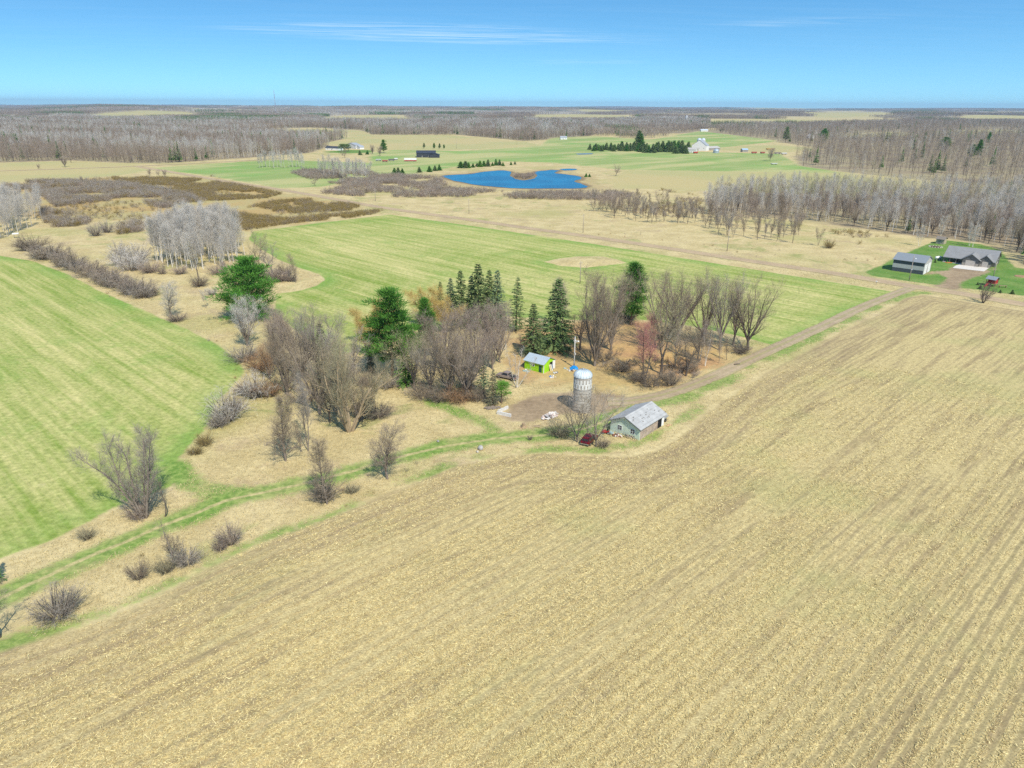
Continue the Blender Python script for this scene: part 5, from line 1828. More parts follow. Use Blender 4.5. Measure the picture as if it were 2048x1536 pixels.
# ---- lime shed
M_lime = ribbed('lime_boards', (0.34, 0.68, 0.02), 0.2, 0, 0.55, var=0.12, depth=0.25)
M_metal_roof = ribbed('pale_metal_roof', (0.50, 0.58, 0.62), 0.6, 0, 0.42, 0.25, var=0.10, depth=0.4, rust=0.25)
o, rz, L = frame((1049, 737), (1087, 747))
W = 4.8
S = empty('shed', o, rz, 'lime green shed with a pale metal roof by the birch clump', 'shed')
wall_body(L, W, 2.3, 1.1, 'x').build('wall', M_lime, S)
roof_body(L, W, 2.3, 1.1, 'x', .3, .3, .08).build('roof', M_metal_roof, S)
door(S, 'right', L, W, 2.55, 3.75, 0.05, 2.1, M_black, .03, 'black panel painted as the shade inside the shed doorway', handle=False)  # wall stays closed: black panel carries the shade of the interior
door(S, 'right', L, W, 3.8, 4.7, 0.05, 2.2, M_white, .05, 'white door panel of the shed', handle=False)
door(S, 'front', L, W, L - 1.4, L - .55, 0.05, 1.8, paint('dark_green_door', (0.02, 0.10, 0.06), .6), .03, 'dark green side door')
window(S, 'front', L, W, L * .42, L * .42 + .6, 1.2, 1.75, bars=False)
b = MB()
b.span(L - .06, L + .06, -.06, .1, 0, 2.28)
b.span(L - .06, L + .06, W - .1, W + .06, 0, 2.28)
b.build('corner_trim', M_white, S)
SH_F = (o, rz)

# ---- silo
X, Y = P(1163, 820)
SILO_R = 1.88
hz = rise(X, Y, 738) * 0.99
hz_cyl = rise(X, Y - SILO_R, 757)
m, n = mat('silo_staves')
oo = n.obj()
sp = n.new('ShaderNodeSeparateXYZ')
n.put(sp.inputs[0], oo)
ang = n.m('ARCTAN2', sp.outputs[1], sp.outputs[0])
au = n.m('MULTIPLY', ang, 30 / (2 * math.pi))
off = n.m('MULTIPLY', n.m('MODULO', n.m('FLOOR', au), 2.0), 0.38)
vz = n.m('FRACT', n.m('DIVIDE', n.m('ADD', sp.outputs[2], off), 0.76))
fu = n.m('FRACT', au)
joint = n.m('MAXIMUM', n.step(n.m('ABSOLUTE', n.m('SUBTRACT', fu, .5)), .42, .48), n.step(n.m('ABSOLUTE', n.m('SUBTRACT', vz, .5)), .44, .49))
cell = n.noise(n.map(oo, 0, (1.2, 1.2, 1.5)), 1.0, 5, .7)
c = n.scale((0.46, 0.425, 0.38), n.lin(cell, .25, .75, .68, 1.32))
c = n.mix(n.m('MULTIPLY', joint, .45), c, (0.13, 0.12, 0.11))
c = n.mix(n.m('MULTIPLY', n.step(n.noise(n.map(oo, 0, (2.5, 2.5, .15)), 1.0, 4, .7), .52, .7), .4), c, (0.20, 0.17, 0.15))
n.bsdf(c, 0.9, n.m('SUBTRACT', 1.0, joint), .5, .03)
SI = empty('silo', (X, Y, 0), .3, 'tall grey stave silo with a ribbed metal dome and white chequered band', 'silo')
MB().lathe([(SILO_R, -.3), (SILO_R, hz_cyl)], 48).build('wall', m, SI, True)
b = MB()
for i in range(int(hz_cyl / .76)):
    z = .5 + i * .76
    b.lathe([(SILO_R + .003, z - .025), (SILO_R + .035, z - .012), (SILO_R + .035, z + .012), (SILO_R + .003, z + .025)], 48)
b.build('hoop', paint('hoop_steel', (0.17, 0.155, 0.14), .6, .5), SI, True)
b = MB()
zt = hz_cyl - .55
for row in range(2):
    for k in range(34):
        if (k + row) % 2:
            continue
        a0, a1 = 2 * math.pi * (k - .06) / 34, 2 * math.pi * (k + 1.06) / 34
        z1 = zt - row * .92
        z0 = z1 - 1.12
        vs = []
        for rr_ in (SILO_R + .002, SILO_R + .042 + row * .004):
            for a, z in ((a0, z0), (a1, z0), (a1, z1), (a0, z1)):
                vs.append((rr_ * math.cos(a), rr_ * math.sin(a), z))
        b.add(vs, [(4, 5, 6, 7), (0, 1, 5, 4), (1, 2, 6, 5), (2, 3, 7, 6), (3, 0, 4, 7)])
b.build('chequered_band', paint('white_stave', (0.66, 0.65, 0.62), .7), SI)
dz = hz - hz_cyl
prof = [(SILO_R + .1, -.05)] + [((SILO_R + .08) * math.cos(t), dz * math.sin(t)) for t in np.linspace(0, math.pi / 2 * .96, 10)]
dome = MB().lathe([(r_, z + hz_cyl) for r_, z in prof], 48).build('dome_roof', paint('dome_metal', (0.58, 0.64, 0.67), .5, .05, var=.10), SI, True)
b = MB()
for k in range(20):
    a = 2 * math.pi * k / 20
    b.tube([((SILO_R + .10) * math.cos(t) * math.cos(a), (SILO_R + .10) * math.cos(t) * math.sin(a), hz_cyl + (dz + .02) * math.sin(t)) for t in np.linspace(0, math.pi / 2 * .96, 8)], .035, 4)
b.build('seam_rib', paint('dome_seam', (0.36, 0.45, 0.50), .4, .4), dome)
MB().lathe([(.3, hz - .1), (.3, hz + .12), (.22, hz + .2), (.05, hz + .32), (0.001, hz + .34)], 12).build('vent_cap', paint('vent_metal', (0.35, 0.37, 0.38), .5, .5), dome)
b = MB()
for k in range(int((hz_cyl - .5) / .35)):
    b.tube([(-.22, -SILO_R - .12, .5 + k * .35), (.22, -SILO_R - .12, .5 + k * .35)], .018, 4)
for sx_ in (-.22, .22):
    b.tube([(sx_, -SILO_R - .12, .4), (sx_, -SILO_R - .12, hz_cyl - .1)], .022, 4)
lad = b.build('ladder', paint('rust_steel', (0.22, 0.17, 0.14), .7, .4), SI)
lad.rotation_euler = (0, 0, 2.6)

# ---- grey pole barn
M_gdark = ribbed('dark_grey_steel', (0.085, 0.092, 0.105), 0.25, 0, .5, var=.06, depth=.3)
M_glight = ribbed('light_grey_steel', (0.46, 0.45, 0.43), 0.25, 0, .5, var=.06, depth=.3)
M_groof = ribbed('grey_steel_roof', (0.27, 0.295, 0.31), 0.5, 0, .45, .2, var=.05, depth=.3)
o, rz, L = frame((1783, 541), (1843, 547))
rz -= R(13)
L = 11.2
W, EV, RS = 10.0, 4.6, 1.9
PB = empty('pole_barn', o, rz, 'grey steel pole barn with a light middle stripe by the gravel road', 'barn')
wall_body(L, W, EV, RS, 'x').build('wall', M_gdark, PB)
roof_body(L, W, EV, RS, 'x', .45, .35, .12).build('roof', M_groof, PB)
b = MB()
b.span(-.012, L + .012, -.014, .05, 1.5, 3.1)
b.span(-.012, .05, .06, W - .06, 1.5, 3.1)
b.build('light_stripe', M_glight, PB)
b = MB()
b.prism([(.0, 0), (.0, EV), (W / 2, EV + RS), (W, EV), (W, 0)], L - .05, L + .022, 'X')
b.build('gable_cladding', M_glight, PB)
door(PB, 'right', L, W, .8, 4.4, .05, 3.6, M_white, .06, 'nearer white overhead door', panels=5)
door(PB, 'right', L, W, 5.6, 8.9, .05, 3.6, M_white, .06, 'farther white overhead door', panels=5)
door(PB, 'right', L, W, 4.65, 5.4, .05, 2.1, paint('door_grey', (0.25, 0.24, 0.23), 0.5), .05, 'small grey walk door')

# ---- grey ranch house with two garage gables
M_sid = ribbed('taupe_siding', (0.13, 0.125, 0.118), 0.22, 2, .6, var=.06, depth=.4)
M_shg = ribbed('charcoal_shingles', (0.245, 0.245, 0.245), 0.4, 2, .9, var=.14, depth=.25)
M_stone = paint('stone_veneer', (0.33, 0.29, 0.24), .9, var=.35, scale=4)
M_gdoor = paint('taupe_garage_door', (0.50, 0.44, 0.38), .5, var=.05)
o, rz, L = frame((1922, 530), (1979, 537))
HO = empty('house', o, rz, 'grey ranch house with two garage gables facing the gravel road', 'house')
LB, WB = L + 7.6, 10.5      # main block behind
b = MB()
b.prism([(4.4, -.3), (4.4, 2.8), (4.4 + WB / 2, 5.7), (4.4 + WB, 2.8), (4.4 + WB, -.3)], -5.6, L + 1.0, 'X')
b.build('wall', M_sid, HO)
b = MB()
k = 2.9 / (WB / 2)
for s_ in (0, 1):
    q = [(-2.6, 2.82 - 2.6 * k * .55), (WB / 2, 5.72), (WB / 2, 5.88), (-2.6, 2.98 - 2.6 * k * .55)] if not s_ else [(WB + .5, 2.82 - .5 * k), (WB / 2, 5.72), (WB / 2, 5.88), (WB + .5, 2.98 - .5 * k)]
    b.prism([(4.4 + y_, z_) for y_, z_ in q], -7.4, L + 1.4, 'X')
main_roof = b.build('roof', M_shg, HO)
g1L, g2L = L * .60, L * .40
# garage blocks in front
b = MB()
b.prism([(.1, -.3), (.1, 2.75), (g1L / 2 + .05, 2.75 + 2.0), (g1L, 2.75), (g1L, -.3)], .0, 5.0)
b.build('garage_wall', M_sid, HO)
b = MB()
b.prism([(g1L + .03, -.3), (g1L + .03, 2.9), (g1L + g2L / 2, 2.9 + 1.75), (L, 2.9), (L, -.3)], .9, 5.2)
b.build('garage_wall', M_sid, HO)


def gable_roof(x0, x1, y0, y1, ev, rs, o_=.45, t_=.14):
    b = MB()
    S = x1 - x0
    k = rs / (S / 2)
    for s_ in (0, 1):
        q = [(-o_, ev + .02 - o_ * k), (S / 2, ev + .02 + rs), (S / 2, ev + .02 + rs + t_), (-o_, ev + .02 - o_ * k + t_)]
        if s_:
            q = [(S - x, z) for x, z in q]
        b.prism([(x0 + x, z) for x, z in q], y0, y1)
    return b


gable_roof(.1, g1L, -.5, 8.0, 2.75, 2.0, .6).build('garage_roof', M_shg, HO)
gable_roof(g1L + .03, L, .45, 8.5, 2.93, 1.75, .62).build('garage_roof', M_shg, HO)
for x0, x1, y_ in ((1.3, g1L - 1.3, -.04), (g1L + .95, L - .95, .86)):
    d = MB().span(x0, x1, y_, y_ + .12, .03, 2.25).build('garage_door', M_gdoor, HO)
    b = MB()
    for i in range(1, 4):
        b.span(x0 + .05, x1 - .05, y_ - .015, y_ + .05, .03 + i * .55 - .02, .03 + i * .55 + .02)
    b.build('panel_seam', paint('seam_grey', (0.35, 0.33, 0.30), 0.6), d)
b = MB()
for x0, x1, y_ in ((.14, 1.2, -.06), (g1L - 1.2, g1L - .1, -.06), (g1L + .12, g1L + .85, .83), (L - .85, L - .06, .83)):
    b.span(x0, x1, y_, y_ + .1, .0, 1.2)
b.build('stone_base', M_stone, HO)
b = MB()
for x_ in (-7.1, -4.9, -2.6, -.35):
    b.span(x_, x_ + .28, 2.2, 2.48, 0, 2.35)
b.build('porch_post', paint('post_taupe', (0.20, 0.18, 0.16), .6), HO)
MB().span(-7.2, .05, 2.0, 4.39, 0, .16).build('porch_floor', conc, HO)
b = MB().span(-2.9, -1.9, 4.33, 4.42, .17, 2.25).build('door', paint('front_door', (0.10, 0.05, 0.035), .5), HO)
for x_ in (-5.2, -1.5):
    w_ = MB().span(x_, x_ + 1.3, 4.34, 4.42, .9, 2.2).build('window', M_white, HO)
    MB().span(x_ + .08, x_ + 1.22, 4.33, 4.42, .98, 2.12).build('pane', M_dkgl, w_)
for u_ in (5.5, 9.5):
    w_ = MB().span(L + .95, L + 1.05, u_, u_ + 1.2, 1.0, 2.2).build('window', M_white, HO)
    MB().span(L + .96, L + 1.06, u_ + .08, u_ + 1.12, 1.08, 2.12).build('pane', M_dkgl, w_)
HOF = (o, rz)

# ---- small tan shed, playhouse
r_, L, W = simple_house((1871, 487), (1887, 489), 3.4, 2.3, .9, 'x', paint('tan_siding', (0.42, 0.36, 0.27), .7), paint('brown_roof', (0.22, 0.19, 0.16), .9), 'shed', 'small tan garden shed on the lawn behind the grey pole barn', 'shed', wins=0, doors=1)
o, rz, L = frame((1970, 571), (1986, 574))
L, W = 3.0, 2.6
PH = empty('playhouse', o, rz, 'red playhouse with a grey roof on posts beside the drive', 'playhouse')
MB().span(0, L, 0, W, .9, 1.1).build('deck', paint('deck_wood', (0.30, 0.20, 0.13), .8), PH)
b = MB()
for x_ in (.08, L - .08):
    for y_ in (.08, W - .08):
        b.span(x_ - .07, x_ + .07, y_ - .07, y_ + .07, -.05, 2.7)
b.build('post', paint('deck_wood', (0.30, 0.20, 0.13), .8), PH)
b = MB()
for i in range(12):
    b.span(.05 + i * .25, .18 + i * .25, -.03, .03, 1.1, 1.75)
b.span(0, L, -.05, .05, 1.72, 1.85)
b.build('railing', paint('red_paint', (0.42, 0.035, 0.035), .5), PH)
MB().span(.2, L - .2, .9, W - .1, 1.1, 2.6).build('cabin', paint('red_paint', (0.42, 0.035, 0.035), .5), PH)
roof_body(L, W, 2.65, .8, 'x', .35, .3, .08).build('roof', paint('play_roof', (0.24, 0.27, 0.30), .6), PH)
MB().box((L * .3, -1.2, .55), (.7, 2.6, .05), rx=.42).build('slide', paint('red_paint', (0.42, 0.035, 0.035), .5), PH)

# ---- far buildings
Wt = ribbed('white_siding', (0.74, 0.74, 0.72), .25, 2, .6, var=.05, depth=.3)
Gr = ribbed('far_grey_roof', (0.40, 0.42, 0.44), .6, 0, .5, .2, var=.08)
Dk = ribbed('far_dark_roof', (0.045, 0.05, 0.065), .5, 0, .5, .1, var=.08)
simple_house((651, 300), (679, 301), 9, 3.2, 2.0, 'x', Wt, Dk, 'garage', 'low white garage with a dark roof left of the round green trees', 'garage', wins=3)
r_, L, W = simple_house((692, 296), (712, 298), 9, 5.0, 3.0, 'y', Wt, Gr, 'house', 'white two storey farmhouse right of the round green trees', 'house', wins=3, chimney=True)
wl = MB()
wl.prism([(L + .03, -.2), (L + .03, 3.0), (L + 5, 5.2), (L + 10, 3.0), (L + 10, -.2)], 1, W - 1)
wl.build('wing_wall', Wt, r_)
gable_roof(L + .3, L + 10, .6, W - .6, 3.0, 2.2).build('wing_roof', Gr, r_)
simple_house((833, 315), (871, 315), 16, 5.2, 2.6, 'x', ribbed('black_steel', (0.05, 0.055, 0.07), .3, 0, .45, .2), Dk, 'barn', 'long black steel barn left of the pond', 'barn', wins=0, doors=2)
bb = bpy.data.objects['barn']
b = MB()
b.prism([(16, -.2), (16, 3.3), (22, 5.2), (28.5, 3.3), (28.5, -.2)], -6, -.05)
b.build('lean_to_wall', bpy.data.materials['black_steel'], bb)
gable_roof(16, 28.5, -6.5, 7, 3.3, 2.1, .5).build('lean_to_roof', Dk, bb)
# white dairy barn and its sheds
r_, L, W = simple_house((1383, 301), (1412, 302), 14, 7.5, 7.5, 'y', Wt, Gr, 'barn', 'large white dairy barn with a high gable at the far farm', 'barn', wins=3, doors=1)
simple_house((1374, 305), (1392, 305.5), 9, 4.0, 2.4, 'x', Wt, paint('rust_roof', (0.42, 0.40, 0.37), .7, var=.3), 'barn', 'low white shed attached before the large white dairy barn', 'barn', wins=0, doors=1)
simple_house((1413, 301), (1440, 300), 12, 3.0, 2.4, 'x', paint('grey_boards', (0.30, 0.28, 0.25), .8), paint('rust_roof', (0.42, 0.40, 0.37), .7, var=.3), 'cattle_shed', 'open grey cattle shed right of the large white dairy barn', 'shed', wins=0, doors=2)
for i, (px, py, top, r0, lab) in enumerate([(1397, 298, 276, 3.2, 'left silo of the pair behind the white dairy barn'), (1405, 298, 276, 3.2, 'right silo of the pair behind the white dairy barn'), (1372, 248, 232, 3.6, 'lone pale silo at a distant farm below the horizon'), (1432, 306, 297, 4.0, 'squat round grain bin at the far farm'), ]):
    X, Y = P(px, py)
    h_ = rise(X, Y, top)
    si = empty('grain_bin' if 'bin' in lab else 'silo', (X, Y, hillz(X, Y)), 0, lab, 'grain bin' if 'bin' in lab else 'silo')
    MB().lathe([(r0, -.5), (r0, h_ - r0 * .7)], 20).build('wall', paint('pale_stave', (0.55, 0.55, 0.54), .8) if i != 3 else paint('galvanised', (0.40, 0.46, 0.50), .5, .4), si, True)
    MB().lathe([(r0 + .1, h_ - r0 * .7), (r0 * .75, h_ - r0 * .3), (r0 * .35, h_ - .1), (.05, h_)], 20).build('dome_roof', paint('far_dome', (0.55, 0.60, 0.64), .5, .3) if i != 3 else paint('galvanised', (0.40, 0.46, 0.50), .5, .4), si, True)
simple_house((1485, 304), (1496, 304), 8, 3.0, 1.5, 'x', paint('grey_boards', (0.30, 0.28, 0.25), .8), paint('blue_roof', (0.36, 0.50, 0.62), .5), 'shed', 'small shed with a pale blue roof right of the grain bin', 'shed', wins=0)
simple_house((1617, 277), (1628, 277), 10, 4.5, 4.0, 'y', Wt, Wt, 'house', 'small white house among the trees of the right wood', 'house', wins=2)
simple_house((1402, 263), (1416, 263), 9, 3.5, 2, 'x', Wt, paint('pale_roof', (0.55, 0.62, 0.70), .5), 'house', 'low white house beyond the large dairy barn', 'house')
simple_house((1121, 279), (1134, 279), 9, 3.6, 2.4, 'x', Wt, Gr, 'house', 'white house at the right end of the pale poplar band', 'house')
for px, py, L_, lab in [(222, 221, 42, 'white farmhouse at the left below the horizon'), (238, 222, 55, 'long white barn at the left below the horizon'), (275, 219, 40, 'white shed right of the distant pines at the left'), (400, 226, 50, 'pale barn in the distant field left of the tower'), (448, 225, 30, 'pale shed in the distant field left of the tower'), (828, 220, 44, 'white barn just below the middle of the horizon'), (922, 220, 40, 'white barn right of the middle of the horizon'), (1380, 246, 26, 'white house of the distant farm with the lone silo'), (1404, 246, 30, 'pale barn of the distant farm with the lone silo')]:
    a = P(px, py)
    simple_house((px, py), (px + 10, py + .03), L_ * .45, L_ * .11, L_ * .1, 'x', Wt, (Gr, Wt)[L_ % 4 < 2], 'barn' if 'barn' in lab else ('shed' if 'shed' in lab else 'house'), lab, 'barn' if 'barn' in lab else ('shed' if 'shed' in lab else 'house'), L=L_, wins=0, doors=0)


# ------------------------------------------------------------------ vehicles
def wheel(root, x, y, r_, w=.2):
    t = MB().lathe([(r_ * .62, -w / 2), (r_ * .96, -w / 2), (r_, -w * .35), (r_, w * .35), (r_ * .96, w / 2), (r_ * .62, w / 2)], 18).mesh('tyre', paint('tyre', (0.02, 0.02, 0.02), .9))
    wh = bpy.data.objects.new('wheel', t)
    COL.objects.link(wh)
    wh.parent = root
    wh.location = (x, y, r_)
    wh.rotation_euler = (R(90), 0, 0)
    MB().lathe([(.02, w * .42), (r_ * .3, w * .44), (r_ * .62, w * .36), (r_ * .62, -w * .36), (r_ * .3, -w * .44), (.02, -w * .42)], 14).build('rim', paint('rim_grey', (0.45, 0.45, 0.46), .4, .6), wh)
    return wh


def vehicle(px, py, rz, kind, col, label, cat):
    X, Y = P(px, py)
    v = empty('parked_car' if kind == 'suv' else 'pickup_truck', (X, Y, 0), rz, label, cat)
    m_ = paint('car_paint_' + kind, col, .3, .1, var=.08, spec=.5)
    hw = .88
    if kind == 'suv':
        prof = [(-2.2, .38), (-2.25, .75), (-2.15, 1.0), (1.0, 1.0), (1.9, .9), (2.25, .75), (2.25, .40)]
        cab = [(-2.1, 1.0), (-1.95, 1.55), (-1.7, 1.68), (-.1, 1.68), (.35, 1.58), (1.05, 1.0)]
        gl = [(-1.95, 1.05), (-1.82, 1.52), (.25, 1.52), (.85, 1.05)]
    else:
        prof = [(-2.7, .45), (-2.72, .95), (-.75, .98), (1.35, 1.0), (2.45, .92), (2.6, .75), (2.6, .45)]
        cab = [(-.75, .98), (-.62, 1.65), (-.4, 1.75), (.55, 1.75), (.75, 1.66), (1.4, 1.0)]
        gl = [(-.6, 1.08), (-.5, 1.58), (.6, 1.58), (1.12, 1.08)]
    MB().prism(prof, -hw, hw).build('body', m_, v)
    cb = MB()
    n_ = len(cab)
    vs = []
    for sg in (-1, 1):
        for x, z in cab:
            vs.append((x, sg * (hw - .06 - (z - 1.0) * .22), z))
    cb.add(vs, [tuple(range(n_)), tuple(range(2 * n_ - 1, n_ - 1, -1))] + [(i, n_ + i, n_ + (i + 1) % n_, (i + 1) % n_) for i in range(n_)])
    cabin = cb.build('cabin', m_, v)
    for sg in (-1, 1):
        w_ = MB()
        vs = []
        for dy in (0, .02):
            for x, z in gl:
                vs.append((x, sg * (hw - .05 - (z - 1.0) * .22 + dy), z))
        w_.add(vs, [(0, 1, 2, 3), (7, 6, 5, 4), (0, 4, 5, 1), (1, 5, 6, 2), (2, 6, 7, 3), (3, 7, 4, 0)])
        w_.build('side_window', M_dkgl, cabin)
    a, b_ = cab[-2], cab[-1]
    d_ = Vector((b_[0] - a[0], 0, b_[1] - a[1])).normalized()
    ws = MB().box(((a[0] + b_[0]) / 2 + .02, 0, (a[1] + b_[1]) / 2 + .02), (.5, 1.35, .03), ry=-math.atan2(d_.z, d_.x)).build('windscreen', M_dkgl, cabin)
    a, b_ = cab[0], cab[1]
    MB().box(((a[0] + b_[0]) / 2 - .03, 0, (a[1] + b_[1]) / 2 + .02), (.03, 1.3, .42), ry=.18).build('rear_window', M_dkgl, cabin)
    if kind != 'suv':
        MB().span(-2.6, -.85, -.72, .72, .80, .99).build('cargo_bed', paint('bed_dark', (0.04, 0.035, 0.03), .9), v)
    fx = prof[-2][0]
    for sg in (-1, 1):
        MB().box((fx - .02, sg * .62, .72), (.08, .34, .16)).build('headlight', paint('lamp_glass', (0.65, 0.66, 0.66), .15), v)
        MB().box((prof[1][0], sg * .7, .8), (.06, .2, .22)).build('tail_light', paint('tail_red', (0.3, 0.01, 0.01), .2), v)
    b = MB()
    for x_ in (prof[-1][0] + .03, prof[0][0] - .03):
        b.box((x_, 0, .5), (.12, 1.7, .18))
    b.build('bumper', paint('chrome_grey', (0.5, 0.5, 0.5), .3, .7), v)
    for x_ in ((-1.4, 1.45) if kind == 'suv' else (-1.75, 1.7)):
        for sg in (-1, 1):
            wheel(v, x_, sg * (hw - .08), .36)
    return v


vehicle(1178, 884, R(62), 'suv', (0.13, 0.008, 0.012), 'dark red car parked under the bare trees by the mint garage', 'car')
vehicle(1014, 757, R(150), 'pickup', (0.30, 0.24, 0.22), 'old weathered pickup truck behind the birch clump', 'truck')


def put(name, px, py, rz, label, cat, group=None, z=0.0):
    X, Y = P(px, py)
    return empty(name, (X, Y, z), rz, label, cat, group)


# grey boat trailer load by the garage end
fr = GAR
x, y, _ = in_frame(fr, GAR[2] + 1.6, 1.6)
t = empty('utility_trailer', (x, y, 0), fr[1] + .1, 'grey flat trailer with a round drum behind the mint garage', 'trailer')
b = MB()
b.span(-1.5, 1.7, -.95, .95, .55, .65)
b.span(-1.5, -1.42, -.95, .95, .65, 1.0)
b.span(-1.5, 1.7, -.99, -.92, .6, .95)
b.span(-1.5, 1.7, .92, .99, .6, .95)
b.build('bed', paint('trailer_grey', (0.36, 0.37, 0.38), .6, .2), t)
MB().tube([(1.7, 0, .55), (3.0, 0, .5)], .06, 6).build('hitch_bar', paint('bed_dark', (0.04, 0.035, 0.03), .9), t)
for sg in (-1, 1):
    wheel(t, 0, sg * 1.12, .34)
x, y, _ = in_frame(fr, GAR[2] + 2.9, 1.6)
t = empty('steel_drum', (x, y, .62), 0, 'dark open steel drum standing on the grey trailer', 'drum')
MB().lathe([(.02, .05), (.28, .05), (.29, .05), (.30, .85), (.26, .85), (.26, .1), (.02, .1)], 16).build('barrel', paint('drum_dark', (0.05, 0.05, 0.055), .5, .4), t)
MB().lathe([(.29, .27), (.32, .29), (.32, .31), (.29, .33)], 16).build('hoop', paint('hoop_steel', (0.17, 0.155, 0.14), .6, .5), t)

# junk along the garage gable


def bicycle(x, y, rz, lean, col, label):
    t = empty('bicycle', (x, y, 0), rz, label, 'bicycle', 'bicycles by the garage')
    t.rotation_euler = (lean, 0, rz)
    fm = paint('bike_' + col[0], col[1], .4)
    for x_ in (-.52, .52):
        w = bpy.data.objects.new('wheel', MB().lathe([(.30, -.02), (.34, -.02), (.34, .02), (.30, .02), (.30, -.02)], 16).mesh('wheel', paint('tyre', (0.02, 0.02, 0.02), .9)))
        COL.objects.link(w)
        w.parent = t
        w.location = (x_, 0, .34)
        w.rotation_euler = (R(90), 0, 0)
    b = MB()
    for a, c in (((-.52, 0, .34), (-.1, 0, .32)), ((-.52, 0, .34), (-.18, 0, .78)), ((-.1, 0, .32), (-.2, 0, .85)), ((-.1, 0, .32), (.38, 0, .8)), ((-.18, 0, .78), (.38, 0, .82)), ((.52, 0, .34), (.36, 0, .92))):
        b.tube([a, c], .022, 5)
    b.build('frame', fm, t)
    MB().box((-.2, 0, .88), (.26, .13, .06)).build('saddle', M_black, t)
    MB().tube([(.3, -.28, .98), (.37, 0, .94), (.3, .28, .98)], .018, 5).build('handlebar', M_black, t)


for u, rz_, ln, col, lab in [(.9, 1.5, -.25, ('red', (0.40, 0.06, 0.05)), 'red bicycle leaning on the mint gable nearest the corner'), (1.9, 1.65, -.3, ('pink', (0.55, 0.25, 0.3)), 'pink bicycle leaning on the mint gable wall'), (2.7, 1.4, -.3, ('grey', (0.3, 0.3, 0.32)), 'grey bicycle leaning on the mint gable wall')]:
    x, y, _ = in_frame(fr, -.55, u)
    bicycle(x, y, fr[1] + rz_, ln, col, lab)
M_junk = [paint('junk_pale', (0.6, 0.58, 0.55), .7, var=.3), paint('junk_rust', (0.28, 0.13, 0.08), .8, var=.3), paint('junk_dark', (0.08, 0.08, 0.085), .7, var=.3), paint('junk_blue', (0.08, 0.22, 0.5), .6, var=.2), paint('junk_teal', (0.3, 0.42, 0.42), .6, var=.2)]


def scrap_heap(name, X, Y, rad, n, label, cat, mats_, hmax=.5, seed=1, flat=False):
    rg = random.Random(seed)
    t = empty(name, (X, Y, 0), 0, label, cat)
    parts = {}
    for i in range(n):
        a, q = rg.uniform(0, 6.28), rad * math.sqrt(rg.uniform(0, 1))
        h_ = hmax * (1 - q / rad) + .08
        k = rg.randrange(len(mats_))
        b = parts.setdefault(k, MB())
        sz = (rg.uniform(.2, .8), rg.uniform(.15, .5), rg.uniform(.06, .3) if not flat else .06)
        b.box((math.cos(a) * q, math.sin(a) * q, h_ * .6), sz, rg.uniform(0, 3), rg.uniform(-.35, .35), rg.uniform(-.35, .35), .85)
    for k, b in parts.items():
        b.build('scrap', mats_[k], t)
    return t


for u, rad, n_, lab, ms, sd_ in [(4.3, .8, 16, 'low heap of pale and rusty scrap against the mint gable', [M_junk[0], M_junk[1], M_junk[2]], 2), (5.9, .7, 14, 'heap of dark and pale scrap at the far end of the mint gable', [M_junk[0], M_junk[2], M_junk[4]], 3), ]:
    x, y, _ = in_frame(fr, -1.1, u)
    scrap_heap('scrap_heap', x, y, rad, n_, lab, 'scrap', ms, .7, sd_)
x, y, _ = in_frame(fr, -1.6, 6.6)
t = empty('lawn_mower', (x, y, 0), fr[1] + 2.2, 'small red riding mower beside the scrap at the mint garage', 'mower')
MB().prism([(-.7, .3), (-.7, .55), (-.1, .6), (.1, .75), (.75, .72), (.8, .35)], -.3, .3).build('body', paint('mower_red', (0.35, 0.03, 0.03), .4), t)
MB().box((-.35, 0, .8), (.35, .4, .4)).build('seat', M_black, t)
MB().tube([(.1, 0, .7), (-.02, 0, 1.0)], .03, 6).build('steering_column', M_black, t)
for x_, r0 in ((-.45, .26), (.55, .2)):
    for sg in (-1, 1):
        wheel(t, x_, sg * .38, r0, .16)
x, y, _ = in_frame(fr, GAR[2] + .4, -1.0)
scrap_heap('plank_pile', x, y, .7, 9, 'few tan planks dropped by the white corner of the garage', 'planks', [paint('tan_plank', (0.5, 0.33, 0.18), .8)], .25, 8, True)

# lime shed clutter
for i, (u, v, w_, h_, ang_, col, lab) in enumerate([(2.5, .7, .55, 2.0, .3, (0.62, 0.52, 0.30), 'wide tan board leaning at the lime shed doorway'), (3.0, .9, .3, 2.1, .35, (0.72, 0.70, 0.60), 'narrow pale board leaning at the lime shed doorway'), (3.5, .6, .25, 1.9, .28, (0.10, 0.16, 0.26), 'dark blue board leaning at the lime shed doorway')]):
    Ls = 6.0
    o_, rz_, L_ = frame((1049, 737), (1087, 747))
    x, y, _ = in_frame((o_, rz_), L_ + .12 + v * .5, u)
    t = empty('leaning_board', (x, y, 0), rz_, lab, 'board')
    t.rotation_euler = (0, -ang_, rz_)
    bo = MB().box((0, 0, h_ / 2), (.05, w_, h_))
    bo.build('plank', paint('board_%d' % i, col, .8, var=.2), t)
for px, py, n_, rad, lab, ms, sd_ in [(1105, 754, 8, .8, 'white and blue litter in front of the lime shed', [M_junk[0], M_junk[3], M_junk[0]], 11), (1112, 746, 9, .8, 'dark and rusty litter by the lime shed door', [M_junk[2], M_junk[1], M_junk[0]], 12), (1052, 742, 8, .7, 'pale grey litter at the left corner of the lime shed', [M_junk[0], M_junk[4]], 13), (1143, 741, 9, 1.0, 'red and white litter beside the blue tarpaulin', [M_junk[1], M_junk[0], M_junk[2]], 14), (1130, 738, 3, .4, 'small grey litter right of the lime shed', [M_junk[0], M_junk[4]], 15)]:
    X, Y = P(px, py)
    scrap_heap('litter_heap', X, Y, rad, n_, lab, 'litter', ms, .3, sd_)
X, Y = P(1148, 737)
b = MB()
rg = np.random.default_rng(5)
G_ = 12
vs = []
